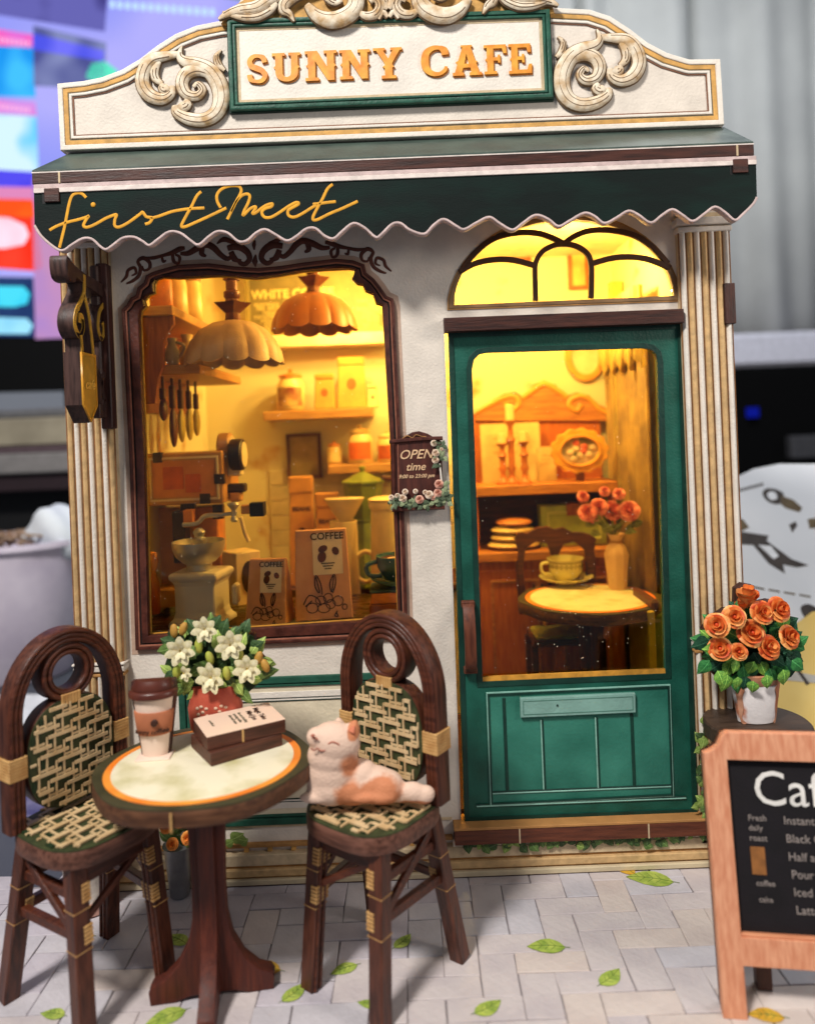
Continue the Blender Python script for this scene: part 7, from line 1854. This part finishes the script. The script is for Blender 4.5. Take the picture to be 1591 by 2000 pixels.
MB().box(P(1470, 800, 31)[0], P(1490, 800, 31)[0], 31.6, 31.98, P(1480, 815, 31)[1], P(1480, 795, 31)[1]).build('blue_light', emat('blue_led', '#101c9a', .6), bc)
b_ = pbox(1545, 1640, 850, 895, 31, 31.8); MB().box(*b_).build('grey_label', M('cab_grey', '#3a3a3e'), bc, bevel=.1)
# instruction sheet
A0, A1 = Vector((6.75, 3.2, 0)), Vector((6.75, 9.4, 6.75))
nrm = (A1 - A0).cross(Vector((1, 0, 0))).normalized()
def onsheet(px, py, off=0.0):
    o_ = Vector((0, -DCAM, HCAM)); d_ = P3(px, py, 0) - o_; p0 = A0 + nrm * off * (1 if nrm.y < 0 else -1)
    return o_ + d_ * ((p0 - o_).dot(nrm) / d_.dot(nrm))
ins = thing('instruction_sheet', 'large white instruction sheet with printed chair parts right of the cafe', 'instruction sheet', tuple(A0))
def sheet(name, pts, mat, off, th=.02, par=None):
    q_ = [onsheet(a, b_, off) for a, b_ in pts]; n2 = nrm if nrm.y < 0 else -nrm
    m = len(q_); vs = [tuple(p) for p in q_] + [tuple(p - n2 * th) for p in q_]
    fs = [tuple(range(m)), tuple(range(2 * m - 1, m - 1, -1))] + [(i, m + i, m + (i + 1) % m, (i + 1) % m) for i in range(m)]
    return MB().add(vs, fs).build(name, mat, par or ins)
sheet('sheet', [(1395, 1440), (1400, 952), (1432, 934), (1470, 916), (1520, 906), (1600, 906), (1690, 912), (1690, 1450)], M('sheet_white', '#dfe1e6', rough=.6, col2='#d3d6dc', vs=.3), 0, .05)
m_pr1 = M('sheet_print_olive', '#55452f', col2='#6e5c3c', vs=2); m_pr2 = M('sheet_print_brown', '#3a322e', var=.2); 
sheet('printed_arch', smooth([(1488, 964), (1496, 954), (1516, 956), (1530, 966), (1522, 984), (1500, 980)], 3, True), m_pr2, .012)
sheet('printed_gap', smooth([(1497, 966), (1504, 960), (1514, 963), (1516, 974), (1504, 976)], 3, True), M('sheet_white2', '#dfe1e6', rough=.6), .018)
sheet('printed_seat', [(1524, 968), (1548, 976), (1566, 992), (1560, 1000), (1534, 992), (1524, 984)], m_pr1, .014)
sheet('printed_bench', [(1432, 1036), (1500, 1046), (1496, 1056), (1545, 1092), (1578, 1104), (1556, 1108), (1528, 1102), (1532, 1120), (1500, 1100), (1470, 1064), (1432, 1062)], m_pr2, .012)
sheet('printed_gap', [(1480, 1064), (1504, 1066), (1520, 1086), (1510, 1092)], M('sheet_white2', '#dfe1e6', rough=.6), .018)
sheet('printed_seat', [(1432, 1010), (1450, 1014), (1462, 1030), (1440, 1040), (1430, 1036)], m_pr1, .014)
sheet('printed_piece', [(1540, 1025), (1552, 1018), (1556, 1026), (1546, 1040)], m_pr2, .012)
sheet('printed_piece', smooth([(1562, 1188), (1580, 1180), (1610, 1200), (1604, 1225), (1580, 1218)], 3, True), m_pr2, .012)
sheet('printed_piece', [(1576, 1014), (1600, 1010), (1606, 1030), (1580, 1032)], m_pr1, .012)
for k in range(5): sheet('printed_line', [(1440 + k * 30, 1140 + k * 5), (1462 + k * 30, 1144 + k * 5), (1462 + k * 30, 1147 + k * 5), (1440 + k * 30, 1143 + k * 5)], m_pr1, .012)
for k in range(9): sheet('printed_letter', [(1437 + k * 6, 956 - k * 1.6), (1441 + k * 6, 955 - k * 1.6), (1442 + k * 6, 961 - k * 1.6), (1438 + k * 6, 962 - k * 1.6)], m_pr2, .012)
yl = thing('yellow_card', 'yellow printed card over the corner of the instruction sheet', 'card', tuple(onsheet(1560, 1300, .1)))
sheet('card', [(1500, 1240), (1548, 1222), (1585, 1195), (1680, 1180), (1690, 1460), (1500, 1450)], M('card_yellow', '#e6c878', rough=.6, col2='#dcb860', vs=.6), .10, .03, yl)
sheet('printed_twig', [(1540, 1290), (1546, 1288), (1580, 1335), (1574, 1338)], m_pr2, .114, .01, yl)
sheet('printed_band', [(1512, 1306), (1600, 1320), (1600, 1335), (1512, 1326)], M('band_grey', '#b8b4ac'), .112, .01, yl)
